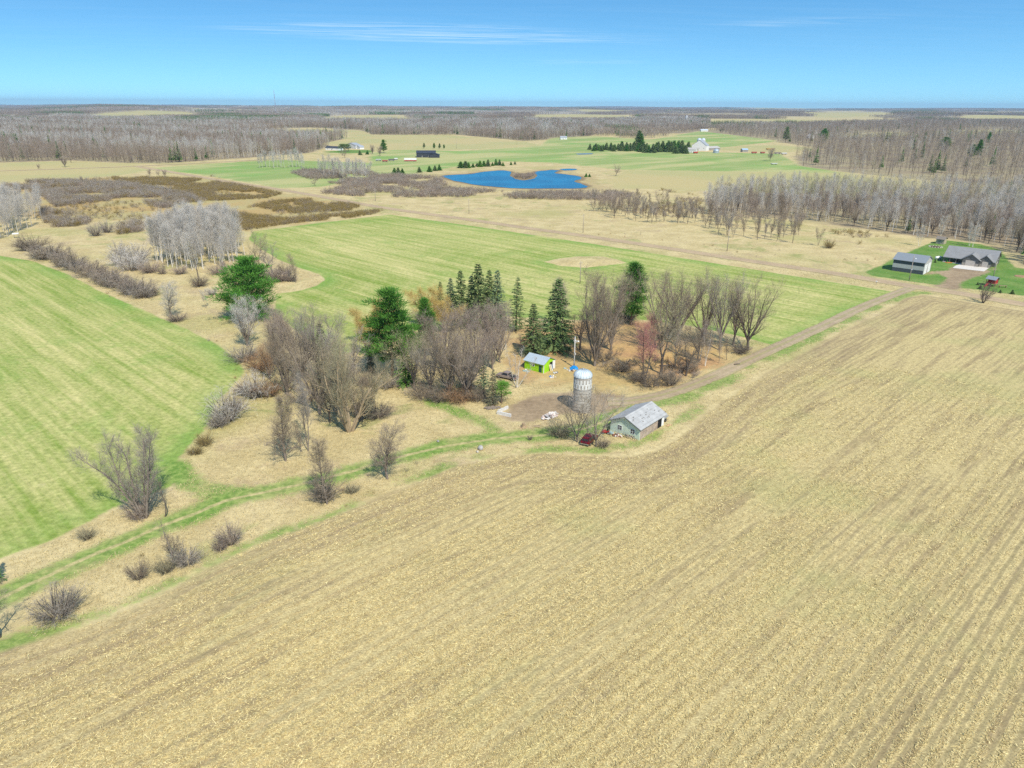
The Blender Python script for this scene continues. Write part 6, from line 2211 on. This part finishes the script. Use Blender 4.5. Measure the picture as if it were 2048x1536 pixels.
for i in range(G_):
    for j in range(G_):
        u, v = i / (G_ - 1) * 2 - 1, j / (G_ - 1) * 2 - 1
        vs.append((u * 1.0 + rg.normal(0, .06), v * .85 + rg.normal(0, .06), max(.03, .75 * (1 - u * u) * (1 - v * v) + rg.normal(0, .08))))
b.add(vs, [(i * G_ + j, (i + 1) * G_ + j, (i + 1) * G_ + j + 1, i * G_ + j + 1) for i in range(G_ - 1) for j in range(G_ - 1)])
o_ = b.build('tarpaulin', paint('blue_tarp', (0.015, 0.25, 0.62), .45), None, False, (X, Y, 0))
tag(o_, 'crumpled bright blue tarpaulin behind the silo dome', 'tarpaulin')
sol = o_.modifiers.new('thick', 'SOLIDIFY')
sol.thickness = .02

# broken concrete pile, old foundation walls, logs, stump, boulder


def blob(mb, c, s, rg, n=1):
    import bmesh
    bm = bmesh.new()
    bmesh.ops.create_icosphere(bm, subdivisions=n, radius=1)
    rot = Matrix.Rotation(rg.uniform(0, 3), 3, 'Z') @ Matrix.Rotation(rg.uniform(-.5, .5), 3, 'X')
    vs = []
    for v in bm.verts:
        q = rot @ Vector((v.co.x * s[0], v.co.y * s[1], v.co.z * s[2])) * rg.uniform(.82, 1.15)
        vs.append(Vector(c) + q)
    mb.add(vs, [tuple(v.index for v in f.verts) for f in bm.faces])
    bm.free()


rgx = random.Random(4)
X, Y = P(1099, 834)
t = empty('rubble_pile', (X, Y, 0), .9, 'heap of pale broken concrete at the edge of the dirt yard', 'rubble')
mats3 = [paint('rubble_white', (0.72, 0.66, 0.60), .9, var=.15), paint('rubble_pink', (0.58, 0.47, 0.42), .9, var=.2), paint('rubble_grey', (0.46, 0.43, 0.40), .9, var=.2)]
bs = [MB(), MB(), MB()]
for i in range(60):
    u, v = rgx.uniform(-1, 1), rgx.uniform(-1, 1)
    if u * u + v * v > 1:
        continue
    k = rgx.choice((0, 0, 1, 2))
    z = .75 * (1 - u * u) * (1 - v * v)
    bs[k].box((u * 2.3, v * 1.0, z * .8 + .05), (rgx.uniform(.35, .95), rgx.uniform(.3, .7), rgx.uniform(.12, .3)), rgx.uniform(0, 3), rgx.uniform(-.5, .5), rgx.uniform(-.5, .5), .9)
for b, m_ in zip(bs, mats3):
    b.build('concrete_chunk', m_, t)
for pts, lab in [([(994, 828), (1022, 834)], 'front arm of the low concrete foundation wall by the dirt yard'), ([(996, 826), (1016, 817)], 'rear arm of the low concrete foundation wall by the dirt yard')]:
    o_, rz_, L_ = frame(*pts)
    b = MB()
    n_ = 7
    for i in range(n_):
        h_ = rgx.uniform(.55, .7)
        b.span(i * L_ / n_ + .003, (i + 1) * L_ / n_ - .003, -.16, .16, -.1, h_)
    t = b.build('foundation_wall', paint('old_concrete', (0.62, 0.60, 0.56), .9, var=.2), None, False, o_)
    t.rotation_euler = (0, 0, rz_)
    tag(t, lab, 'wall')
X, Y = P(985, 817)
t = empty('log_pile', (X, Y, 0), R(18), 'pile of grey logs and branches at the end of the bare wood', 'log pile')
b = MB()
for i in range(16):
    y_ = rgx.uniform(-.7, .7)
    z_ = .12 + .3 * (1 - abs(y_) / .8) * rgx.uniform(.3, 1)
    x_ = rgx.uniform(-.8, .8)
    L_ = rgx.uniform(1.2, 2.4)
    b.tube([(x_ - L_ / 2, y_, z_), (x_ + L_ / 2, y_ + rgx.uniform(-.4, .4), z_ + rgx.uniform(-.08, .1))], rgx.uniform(.06, .13), 7)
b.build('logs', B['grey'], t)
X, Y = P(1047, 855)
t = empty('tree_stump', (X, Y, 0), 0, 'split tree stump on the dry grass left of the rubble', 'stump')
b = MB()
b.lathe([(.55, -.05), (.42, .15), (.36, .5), (.34, .95), (.25, 1.0), (.01, .93)], 10)
for a in (.3, 1.6, 2.9, 4.2, 5.3):
    b.tube([(math.cos(a) * .3, math.sin(a) * .3, .18), (math.cos(a) * .75, math.sin(a) * .75, .06), (math.cos(a) * 1.1, math.sin(a) * 1.1, -.05)], [.12, .08, .03], 6)
b.build('trunk', paint('stump_wood', (0.38, 0.27, 0.17), .9, var=.3), t)
X, Y = P(1073, 853)
b = MB()
for i in range(6):
    y_ = rgx.uniform(-.5, .5)
    b.tube([(-.7, y_, .1), (.7, y_ + rgx.uniform(-.3, .3), .12)], .07, 6)
t = b.build('fallen_branch_pile', B['tan'], None, False, (X, Y, 0))
tag(t, 'small pile of brown sticks right of the split stump', 'branches')
for px, py, s_, lab, col in [(961, 899, .62, 'grey boulder between the grass track and the stubble field', (0.42, 0.40, 0.38)), (876, 884, .3, 'small grey stone on the dry grass left of the grass track', (0.3, 0.29, 0.28)), (955, 905, .3, 'smaller stone at the foot of the grey boulder', (0.5, 0.46, 0.4))]:
    X, Y = P(px, py)
    b = MB()
    blob(b, (0, 0, s_ * .55), (s_, s_ * .8, s_ * .8), random.Random(px), 2)
    t = b.build('boulder' if s_ > .5 else 'stone', paint('boulder_%d' % px, col, .9, var=.3), None, True, (X, Y, 0))
    tag(t, lab, 'boulder' if s_ > .5 else 'stone')
for px, py, a, L_, lab in [(1282, 748, .4, 4.5, 'grey fallen log left of the crooked tree'), (1276, 757, .9, 3.0, 'short fallen log propped at the front of the right tree group'), (1335, 733, -.1, 4.0, 'pale fallen log behind the low bushy tree'), (1474, 730, .2, 1.6, 'small dark log on the grass by the lane'), (842, 768, -.15, 4.0, 'pale fallen log at the front of the bare wood')]:
    X, Y = P(px, py)
    t = MB().tube([(-L_ / 2, 0, .2), (0, .1, .24), (L_ / 2, 0, .3)], [.16, .14, .09], 8).build('fallen_log', B['grey'] if 'dark' not in lab else B['dark'], None, True, (X, Y, 0))
    t.rotation_euler = (0, 0, a)
    tag(t, lab, 'log')

# ------------------------------------------------------------------ poles and masts
M_pole = paint('pole_wood', (0.34, 0.29, 0.24), .9, var=.2)


def utility_pole(px, py, top, label, arm=True, lamp=False, group='utility poles', mp=None, rz=0.75):
    X, Y = P(px, py)
    h_ = rise(X, Y, top)
    t = empty('utility_pole' if not lamp else 'yard_light', (X, Y, hillz(X, Y)), rz, label, 'pole' if not lamp else 'yard light')
    MB().tube([(0, 0, -.3), (0, 0, h_ * .5), (0, 0, h_)], [.16, .14, .11], 8).build('pole', mp or M_pole, t, True)
    if arm:
        MB().box((0, 0, h_ - .6), (1.8, .1, .12)).build('crossarm', M_pole, t)
        b = MB()
        for x_ in (-.8, .8, 0):
            b.lathe([(.05, h_ - .54), (.06, h_ - .45), (.03, h_ - .36)], 8, (x_, 0, 0)) if x_ else b.lathe([(.05, h_), (.06, h_ + .1), (.03, h_ + .18)], 8)
        b.build('insulator', M_white, t)
    if lamp:
        MB().tube([(0, 0, h_ - 1.2), (0, -.5, h_ - .9), (0, -1.0, h_ - .9)], .04, 6).build('lamp_arm', paint('steel', (0.45, 0.45, 0.45), .35, .8), t)
        MB().lathe([(.05, -.02), (.22, -.1), (.26, -.3), (.02, -.34)], 12, (0, -1.05, h_ - .75)).build('lamp_shade', M_white, t)
        MB().box((.0, -.22, h_ * .45), (.3, .2, .5)).build('meter_box', paint('box_grey', (0.5, 0.5, 0.5), .5), t)
    return t


utility_pole(1148, 735, 673, 'pale yard light pole beside the blue tarpaulin', False, True, mp=paint('pale_pole', (0.55, 0.53, 0.50), .8))
X, Y = P(1148, 735)
t = empty('satellite_dish', (X, Y, rise(X, Y, 683)), 2.6, 'round white dish fixed to the pale yard light pole', 'dish')
MB().lathe([(.01, 0), (.25, .03), (.45, .12), (.46, .15), (.25, .07), (.01, .04)], 16).build('reflector', M_white, t).rotation_euler = (R(70), 0, 0)
MB().tube([(0, 0, 0), (0, -.4, .1)], .02, 5).build('feed_arm', M_white, t)
for px, py, tp, lab in [(1160, 567, 523, 'utility pole in front of the dry mound in the hay field'), (1166, 465, 428, 'utility pole beside the gravel road below the pond'), (938, 427, 398, 'utility pole beside the gravel road left of the pond brush'), (751, 402, 378, 'utility pole beside the gravel road by the brush'), (1454, 502, 458, 'utility pole in the dry field by the dark trees'), (913, 297, 270, 'utility pole in the tan field behind the black barn'), (1034, 289, 273, 'utility pole at the right end of the tan field'), (130, 335, 312, 'utility pole by the far road at the left'), (1986, 556, 524, 'thin pole beside the red playhouse')]:
    utility_pole(px, py, tp, lab, True)
utility_pole(1818, 561, 511, 'yard light pole in front of the grey pole barn', False, True, rz=.2)

X, Y = P(553, 233)
h_ = rise(X, Y, 182)
t = empty('radio_mast', (X, Y, hillz(X, Y)), 0, 'tall thin lattice radio mast standing on the left horizon', 'mast')
for i in range(6):
    b = MB()
    z0, z1 = h_ * i / 6, h_ * (i + 1) / 6
    w_ = 1.5
    cs = [(w_ * math.cos(a), w_ * math.sin(a)) for a in (0, 2.094, 4.189)]
    for k in range(3):
        b.tube([(*cs[k], z0), (*cs[k], z1)], .3, 4)
        nb = 6
        for q in range(nb):
            za, zb = z0 + (z1 - z0) * q / nb, z0 + (z1 - z0) * (q + 1) / nb
            b.tube([(*cs[k], za), (*cs[(k + 1) % 3], zb)], .16, 4)
    b.build('lattice_section', paint('mast_%d' % (i % 2), [(0.30, 0.22, 0.24), (0.42, 0.45, 0.50)][i % 2], .6), t)
b = MB()
for a in (.3, 2.4, 4.5):
    for f_ in (.5, .95):
        b.tube([(0, 0, h_ * f_), (math.cos(a) * h_ * .55, math.sin(a) * h_ * .55, 0)], .07, 3)
b.build('guy_wire', paint('wire', (0.35, 0.36, 0.38), .6), t)

# ------------------------------------------------------------------ small things at the grey house
X, Y = P(1876, 519)
t = empty('propane_tank', (X, Y, 0), .2, 'white propane tank on the lawn between pole barn and house', 'tank')
MB().tube([(-1.5, 0, .85), (-1.35, 0, .85), (-1.1, 0, .85), (1.1, 0, .85), (1.35, 0, .85), (1.5, 0, .85)], [.1, .42, .55, .55, .42, .1], 14).build('tank_body', M_white, t, True)
MB().span(-.9, -.7, -.3, .3, 0, .5).span(.7, .9, -.3, .3, 0, .5).build('foot', conc, t)
MB().lathe([(.16, 1.35), (.16, 1.55), (.01, 1.6)], 10).build('valve_dome', M_white, t)
X, Y = P(1871, 494)
rgx = random.Random(9)
b = MB()
t = empty('garden_bed', (X, Y, 0), .1, 'dark soil garden bed rimmed with pale stones behind the pole barn', 'garden bed')
MB().lathe([(2.6, .0), (2.4, .2), (.01, .28)], 20).build('soil', paint('soil', (0.12, 0.085, 0.06), .95, var=.3), t)
for i in range(14):
    a = i / 14 * 6.28
    blob(b, (2.7 * math.cos(a), 2.7 * math.sin(a), .15), (.3, .25, .22), rgx)
b.build('rim_stones', paint('pale_stone', (0.6, 0.57, 0.5), .9), t)
X, Y = P(2042, 553)
t = empty('garden_bed', (X, Y, 0), 0, 'round mulch bed with a bare shrub at the right edge of the lawn', 'garden bed')
MB().lathe([(2.3, .0), (2.1, .18), (.01, .25)], 20).build('mulch', paint('mulch', (0.33, 0.20, 0.11), .95, var=.3), t)
X, Y = P(1903, 525)
t = empty('garden_bed', (X, Y, 0), .1, 'orange mulch bed before the porch of the grey house', 'garden bed')
MB().box((0, 0, .08), (5.2, 2.0, .2), taper=.92).build('mulch', paint('orange_mulch', (0.52, 0.20, 0.06), .95, var=.3), t)
b = MB()
for i in range(4):
    b.lathe([(.02, .7), (.3, .6), (.4, .35), (.25, .16)], 8, (-1.9 + i * 1.25, .1, 0))
b.build('low_shrubs', T['lime'], t)
for i, (px, py, tp) in enumerate([(1960, 578, 569), (1955, 570, 564), (2000, 586, 579), (2024, 588, 579), (1870, 525, 519)]):
    tree('spruce_tree', px, py, tp, 'yewcone', 'spruce', 'conifer', 'tiny ornamental evergreen on the lawn of the grey house', 'spruce', 'lawn evergreens', 1.5)
for px, py, lab, ln in [(1985, 572, 'low dark picnic table beside the red playhouse', 2.0), (2005, 575, 'long dark bench on the lawn right of the playhouse', 2.6)]:
    X, Y = P(px, py)
    t = empty('picnic_table' if 'table' in lab else 'bench', (X, Y, 0), -.2, lab, 'table' if 'table' in lab else 'bench')
    MB().span(-ln / 2, ln / 2, -.35, .35, .68, .74).build('top', paint('deck_wood', (0.30, 0.20, 0.13), .8), t)
    for sx_ in (-1, 1):
        MB().span(sx_ * ln * .4 - .05, sx_ * ln * .4 + .05, -.3, .3, 0, .68).build('leg', paint('deck_wood', (0.30, 0.20, 0.13), .8), t)
X, Y = P(1752, 569)
t = empty('mailbox', (X, Y, 0), .7, 'white mailbox on a post across the gravel road', 'mailbox')
MB().span(-.06, .06, -.06, .06, -.1, 1.05).build('post', M_pole, t)
MB().prism([(-.14, 1.05), (-.14, 1.22), (-.08, 1.32), (.08, 1.32), (.14, 1.22), (.14, 1.05)], -.28, .28).build('box', M_white, t)

# ------------------------------------------------------------------ far farm clutter


def far_trailer(px, py, rz, L_, h_, col, label, cat='trailer', name='trailer', low=None):
    X, Y = P(px, py)
    t = empty(name, (X, Y, 0), rz, label, cat)
    MB().span(-L_ / 2, L_ / 2, -1.3, 1.3, .9, .9 + h_).build('body', paint('far_' + label[:14], col, .5), t)
    MB().span(-L_ / 2, L_ / 2, -1.33, 1.33, .7, .9 + h_ * .3).build('lower_panel', paint('far_low' + label[:10], low or (0.2, 0.2, 0.2), .5), t)
    for x_ in (-L_ * .3, L_ * .3):
        for sg in (-1, 1):
            wheel(t, x_, sg * 1.2, .5, .3)
    return t


far_trailer(821, 323, .05, 14, 2.8, (0.75, 0.75, 0.74), 'white and red box trailer left of the black barn', low=(0.35, 0.03, 0.03))
far_trailer(783, 322, .1, 7, 1.4, (0.12, 0.10, 0.10), 'dark low wagon left of the box trailer', 'wagon', 'wagon')
far_trailer(770, 324, .3, 6, 1.2, (0.35, 0.08, 0.06), 'rusty red wagon in the yard left of the pond', 'wagon', 'wagon', (0.2, 0.05, 0.04))
far_trailer(757, 322, .0, 6, 1.3, (0.45, 0.45, 0.44), 'grey wagon at the left of the farm yard', 'wagon', 'wagon')
far_trailer(792, 320, .2, 4, 1.3, (0.66, 0.66, 0.66), 'small white trailer behind the dark low wagon')
far_trailer(1391, 307, .1, 6, 1.6, (0.42, 0.05, 0.03), 'red farm wagon before the white dairy barn', 'wagon', 'wagon', (0.3, 0.04, 0.02))
far_trailer(1508, 307, .1, 7, 1.5, (0.40, 0.10, 0.07), 'first rusty wagon in the row right of the far farm', 'wagon', 'wagon', (0.25, 0.06, 0.04))
far_trailer(1525, 307, .3, 6, 1.4, (0.36, 0.09, 0.06), 'second rusty wagon in the row right of the far farm', 'wagon', 'wagon', (0.25, 0.06, 0.04))
far_trailer(1555, 308, -.1, 8, 1.5, (0.25, 0.20, 0.18), 'brown wagon in the row right of the far farm', 'wagon', 'wagon')
far_trailer(1568, 309, .1, 7, 1.4, (0.60, 0.60, 0.60), 'pale wagon at the end of the row right of the far farm', 'wagon', 'wagon')
far_trailer(1540, 300, .1, 12, 1.6, (0.36, 0.24, 0.08), 'long ochre hay stack wagon behind the rusty wagons', 'wagon', 'wagon', (0.3, 0.2, 0.07))
far_trailer(1548, 329, .1, 7, .5, (0.72, 0.72, 0.70), 'flat white hay rack in the green field right of the far farm', 'wagon', 'wagon')
X, Y = P(33, 476)
t = empty('hunting_blind', (X, Y, 0), .4, 'small white roofed deer stand on legs at the left by the hedgerow', 'deer stand')
b = MB()
for a in (-.8, .8):
    for c_ in (-.8, .8):
        b.span(a - .05, a + .05, c_ - .05, c_ + .05, -.1, 2.0)
b.build('leg', M_pole, t)
MB().box((0, 0, 2.1), (2.6, 2.0, .2), rx=.1).build('roof', M_white, t)
# round green trees by the farmhouse
for i, (px, w) in enumerate([(683, 1.5), (690, 1.6), (697, 1.5)]):
    tree('pine_tree', px, 303, 289, 'pineling', 'spruce', 'conifer', 'dark rounded evergreen between the white garage and the white farmhouse', 'pine', 'rounded evergreens by the farmhouse', w * .75)


# ------------------------------------------------------------------ loose cover: straw, stalks and grass blades
def blades_mesh(name, X, Y, Z, L, w, tilt, mat_, label, rng):
    n = len(X)
    az = rng.uniform(0, 6.283, n)
    d = np.stack([np.cos(az) * np.cos(tilt), np.sin(az) * np.cos(tilt), np.sin(tilt)], 1) * L[:, None]
    p = np.stack([X, Y, Z], 1)
    mid = p + d * .5
    bend = rng.normal(0, .18, (n, 3)) * L[:, None]
    e = p + d + bend
    rb = Ribs(rng)
    t = rng.uniform(0, 1, n)
    rb.add(p, mid, w, w, t)
    rb.add(mid, e, w, w * .5, t)
    me = rb.mesh(name)
    me.materials.append(mat_)
    o = bpy.data.objects.new(name, me)
    COL.objects.link(o)
    tag(o, label, None, None, 'stuff')
    return o


def sample(region, n, dens, seed, r0, r1, th=.87):
    rng = np.random.default_rng(seed)
    # more pieces where they show largest: nearer ground
    r = np.exp(rng.uniform(math.log(r0), math.log(r1), n))
    a = rng.uniform(-th, th, n)
    X, Y = r * np.sin(a), r * np.cos(a)
    ok = region(X, Y)
    return X[ok], Y[ok], rng


X, Y, rg = sample(lambda x, y: sd_poly(x, y, A_STUB) > 0, 300000, 1, 51, 40, 190)
ru = X * math.cos(ROW) + Y * math.sin(ROW)
rv = -X * math.sin(ROW) + Y * math.cos(ROW)
row_gap = np.sin(rv * 2 * math.pi / 1.5) > .35
keep = rg.uniform(0, 1, len(X)) > row_gap * np.clip((34 - rv) / 22, .06, .9) + .75 * (lump(ru * .07, rv, 2.4, 5) > .35) + .1
X, Y = X[keep], Y[keep]
n = len(X)
far = np.hypot(X, Y)
blades_mesh('corn_residue', X, Y, rg.uniform(.02, .10, n), rg.uniform(.14, .42, n) * (1 + far / 260), rg.uniform(.02, .05, n) * (1 + far / 160), rg.normal(.12, .22, n), leafy('straw', (0.52, 0.41, 0.175), (0.82, 0.70, 0.36)), 'pale chopped corn straw lying over the stubble field', rg)
# standing stalks in their rows
X, Y, rg = sample(lambda x, y: sd_poly(x, y, A_STUB) > 1, 150000, 1, 52, 40, 130)
ru = X * math.cos(ROW) + Y * math.sin(ROW)
rv = (np.round((-X * math.sin(ROW) + Y * math.cos(ROW)) / 1.5 - .75) + .75) * 1.5 + rg.normal(0, .16, len(X))
X, Y = ru * math.cos(ROW) - rv * math.sin(ROW), ru * math.sin(ROW) + rv * math.cos(ROW)
n = len(X)
blades_mesh('corn_stalks', X, Y, np.full(n, -.02), rg.uniform(.15, .34, n), np.full(n, .04), rg.normal(1.3, .25, n), leafy('stalk', (0.36, 0.27, 0.13), (0.66, 0.54, 0.29)), 'short cut corn stalks standing in rows on the stubble field', rg)


def dry_region(x, y):
    ok = (sd_poly(x, y, A_STUB) < -1) & (sd_poly(x, y, A_HAYL) < -1) & (sd_poly(x, y, A_HAYC) < -1)
    ok &= (d_line(x, y, L_TRACK) > 2.2) & (sd_poly(x, y, A_YARD) < -.5) & (d_line(x, y, L_LANE) > 3)
    ok &= (d_line(x, y, L_ROAD) > 5) & (sd_poly(x, y, A_LAWN[0]) < 0) & (sd_poly(x, y, A_DRIVE) < -1) & (sd_poly(x, y, A_ORANGE) < 0)
    return ok


X, Y, rg = sample(dry_region, 260000, 1, 53, 60, 300, .70)
n = len(X)
far = np.hypot(X, Y)
blades_mesh('dry_grass', X, Y, np.full(n, -.02), rg.uniform(.2, .5, n), rg.uniform(.018, .04, n) * (1 + far / 130), rg.normal(.9, .3, n), leafy('dry_blades', (0.47, 0.385, 0.19), (0.66, 0.56, 0.315)), 'long dry tan grass over the banks and the farmyard edges', rg)

# ------------------------------------------------------------------ air, sky, sun
m = bpy.data.materials.new('haze_air')
m.use_nodes = True
nt_ = m.node_tree
nt_.nodes.clear()
pv = nt_.nodes.new('ShaderNodeVolumePrincipled')
pv.inputs['Color'].default_value = (0.58, 0.79, 1.0, 1)
pv.inputs['Density'].default_value = 4.8e-5
pv.inputs['Anisotropy'].default_value = 0.1
ou = nt_.nodes.new('ShaderNodeOutputMaterial')
nt_.links.new(pv.outputs[0], ou.inputs['Volume'])
hz_o = MB().span(-26000, 26000, -26000, 26000, -60, 190).build('haze', m)
tag(hz_o, 'thin blue air between the near fields and the horizon', None, None, 'stuff')

SUN_AZ, SUN_EL = R(25), R(50)
sd = Vector((math.cos(SUN_EL) * math.sin(SUN_AZ), -math.cos(SUN_EL) * math.cos(SUN_AZ), math.sin(SUN_EL)))
sl = bpy.data.lights.new('sun', 'SUN')
sl.energy = 4.5
sl.angle = R(0.53)
sl.color = (1.0, 0.935, 0.80)
so = bpy.data.objects.new('sun', sl)
so.rotation_euler = sd.to_track_quat('Z', 'Y').to_euler()
COL.objects.link(so)

w = bpy.data.worlds.new('World')
SC.world = w
w.use_nodes = True
n = NT(w.node_tree)
w.node_tree.nodes.clear()
sky = n.new('ShaderNodeTexSky', sky_type='NISHITA')
sky.sun_disc = False
sky.sun_elevation = SUN_EL
sky.sun_rotation = math.pi - SUN_AZ
sky.air_density = 1.7
sky.dust_density = 0.0
sky.ozone_density = 1.6
hs = n.new('ShaderNodeHueSaturation')
hs.inputs['Saturation'].default_value = 1.30
hs.inputs['Hue'].default_value = 0.499
w.node_tree.links.new(sky.outputs[0], hs.inputs['Color'])
# clear dry spring air: the blue deepens quickly above the horizon
tc0 = n.new('ShaderNodeTexCoord').outputs['Generated']
sp0 = n.new('ShaderNodeSeparateXYZ')
n.put(sp0.inputs[0], tc0)
cb0 = n.new('ShaderNodeCombineXYZ')
n.put(cb0.inputs[0], sp0.outputs[0])
n.put(cb0.inputs[1], sp0.outputs[1])
n.put(cb0.inputs[2], n.m('MULTIPLY_ADD', sp0.outputs[2], 2.3, 0.19))
w.node_tree.links.new(cb0.outputs[0], sky.inputs['Vector'])
# thin cirrus: noise on a flat layer high above the land
tc = n.new('ShaderNodeTexCoord').outputs['Generated']
sp = n.new('ShaderNodeSeparateXYZ')
n.put(sp.inputs[0], tc)
zc = n.m('MAXIMUM', sp.outputs[2], 0.02)
cx_ = n.m('DIVIDE', sp.outputs[0], zc)
cy_ = n.m('DIVIDE', sp.outputs[1], zc)
cv = n.new('ShaderNodeCombineXYZ')
n.put(cv.inputs[0], cx_)
n.put(cv.inputs[1], cy_)
wisp = n.noise(n.map(cv.outputs[0], -.12, (0.55, 3.2, 1)), 1.0, 6, .62, .6)
# one long bank of wisps straight ahead, a short streak to its right
def bank_at(x0, y0, rx, ry, k):
    dx = n.m('DIVIDE', n.m('SUBTRACT', cx_, x0), rx)
    dy = n.m('DIVIDE', n.m('ADD', n.m('SUBTRACT', cy_, y0), n.m('MULTIPLY', n.m('SUBTRACT', cx_, x0), k)), ry)
    return n.step(n.m('ADD', n.m('MULTIPLY', dx, dx), n.m('MULTIPLY', dy, dy)), 1.0, .0)


bank = n.m('MAXIMUM', bank_at(-.9, 12.0, 3.9, 2.0, -.25), n.m('MAXIMUM', n.m('MULTIPLY', bank_at(3.6, 10.0, 1.3, .8, .4), .35), n.m('MULTIPLY', bank_at(1.9, 19.0, 1.6, 1.6, 0), .55)))
cl = n.m('MULTIPLY', n.m('ADD', n.m('MULTIPLY', bank, .45), .03), n.step(wisp, .38, .72))
cl = n.m('MINIMUM', cl, .8)
low = n.step(sp0.outputs[2], .42, .14)          # the clear azure band above the horizon
skyc = n.mix(low, n.mix(.35, sky.outputs[0], hs.outputs[0]), n.mix(1.0, hs.outputs[0], (0.76, 1.07, 1.18), 'MULTIPLY'))
col = n.mix(cl, skyc, (5.0, 6.0, 6.6))
bg = n.new('ShaderNodeBackground')
n.put(bg.inputs[0], col)
bg.inputs[1].default_value = 0.15
wo = n.new('ShaderNodeOutputWorld')
w.node_tree.links.new(bg.outputs[0], wo.inputs[0])

SC.view_settings.view_transform = 'Standard'
SC.view_settings.look = 'None'
SC.view_settings.exposure = 0.22
SC.view_settings.gamma = 1
SC.render.engine = 'CYCLES'
SC.view_settings.use_curve_mapping = False
SC.cycles.max_bounces = 5
SC.cycles.diffuse_bounces = 2
SC.cycles.glossy_bounces = 2
SC.cycles.transparent_max_bounces = 6
SC.cycles.volume_bounces = 0
SC.cycles.use_denoising = False
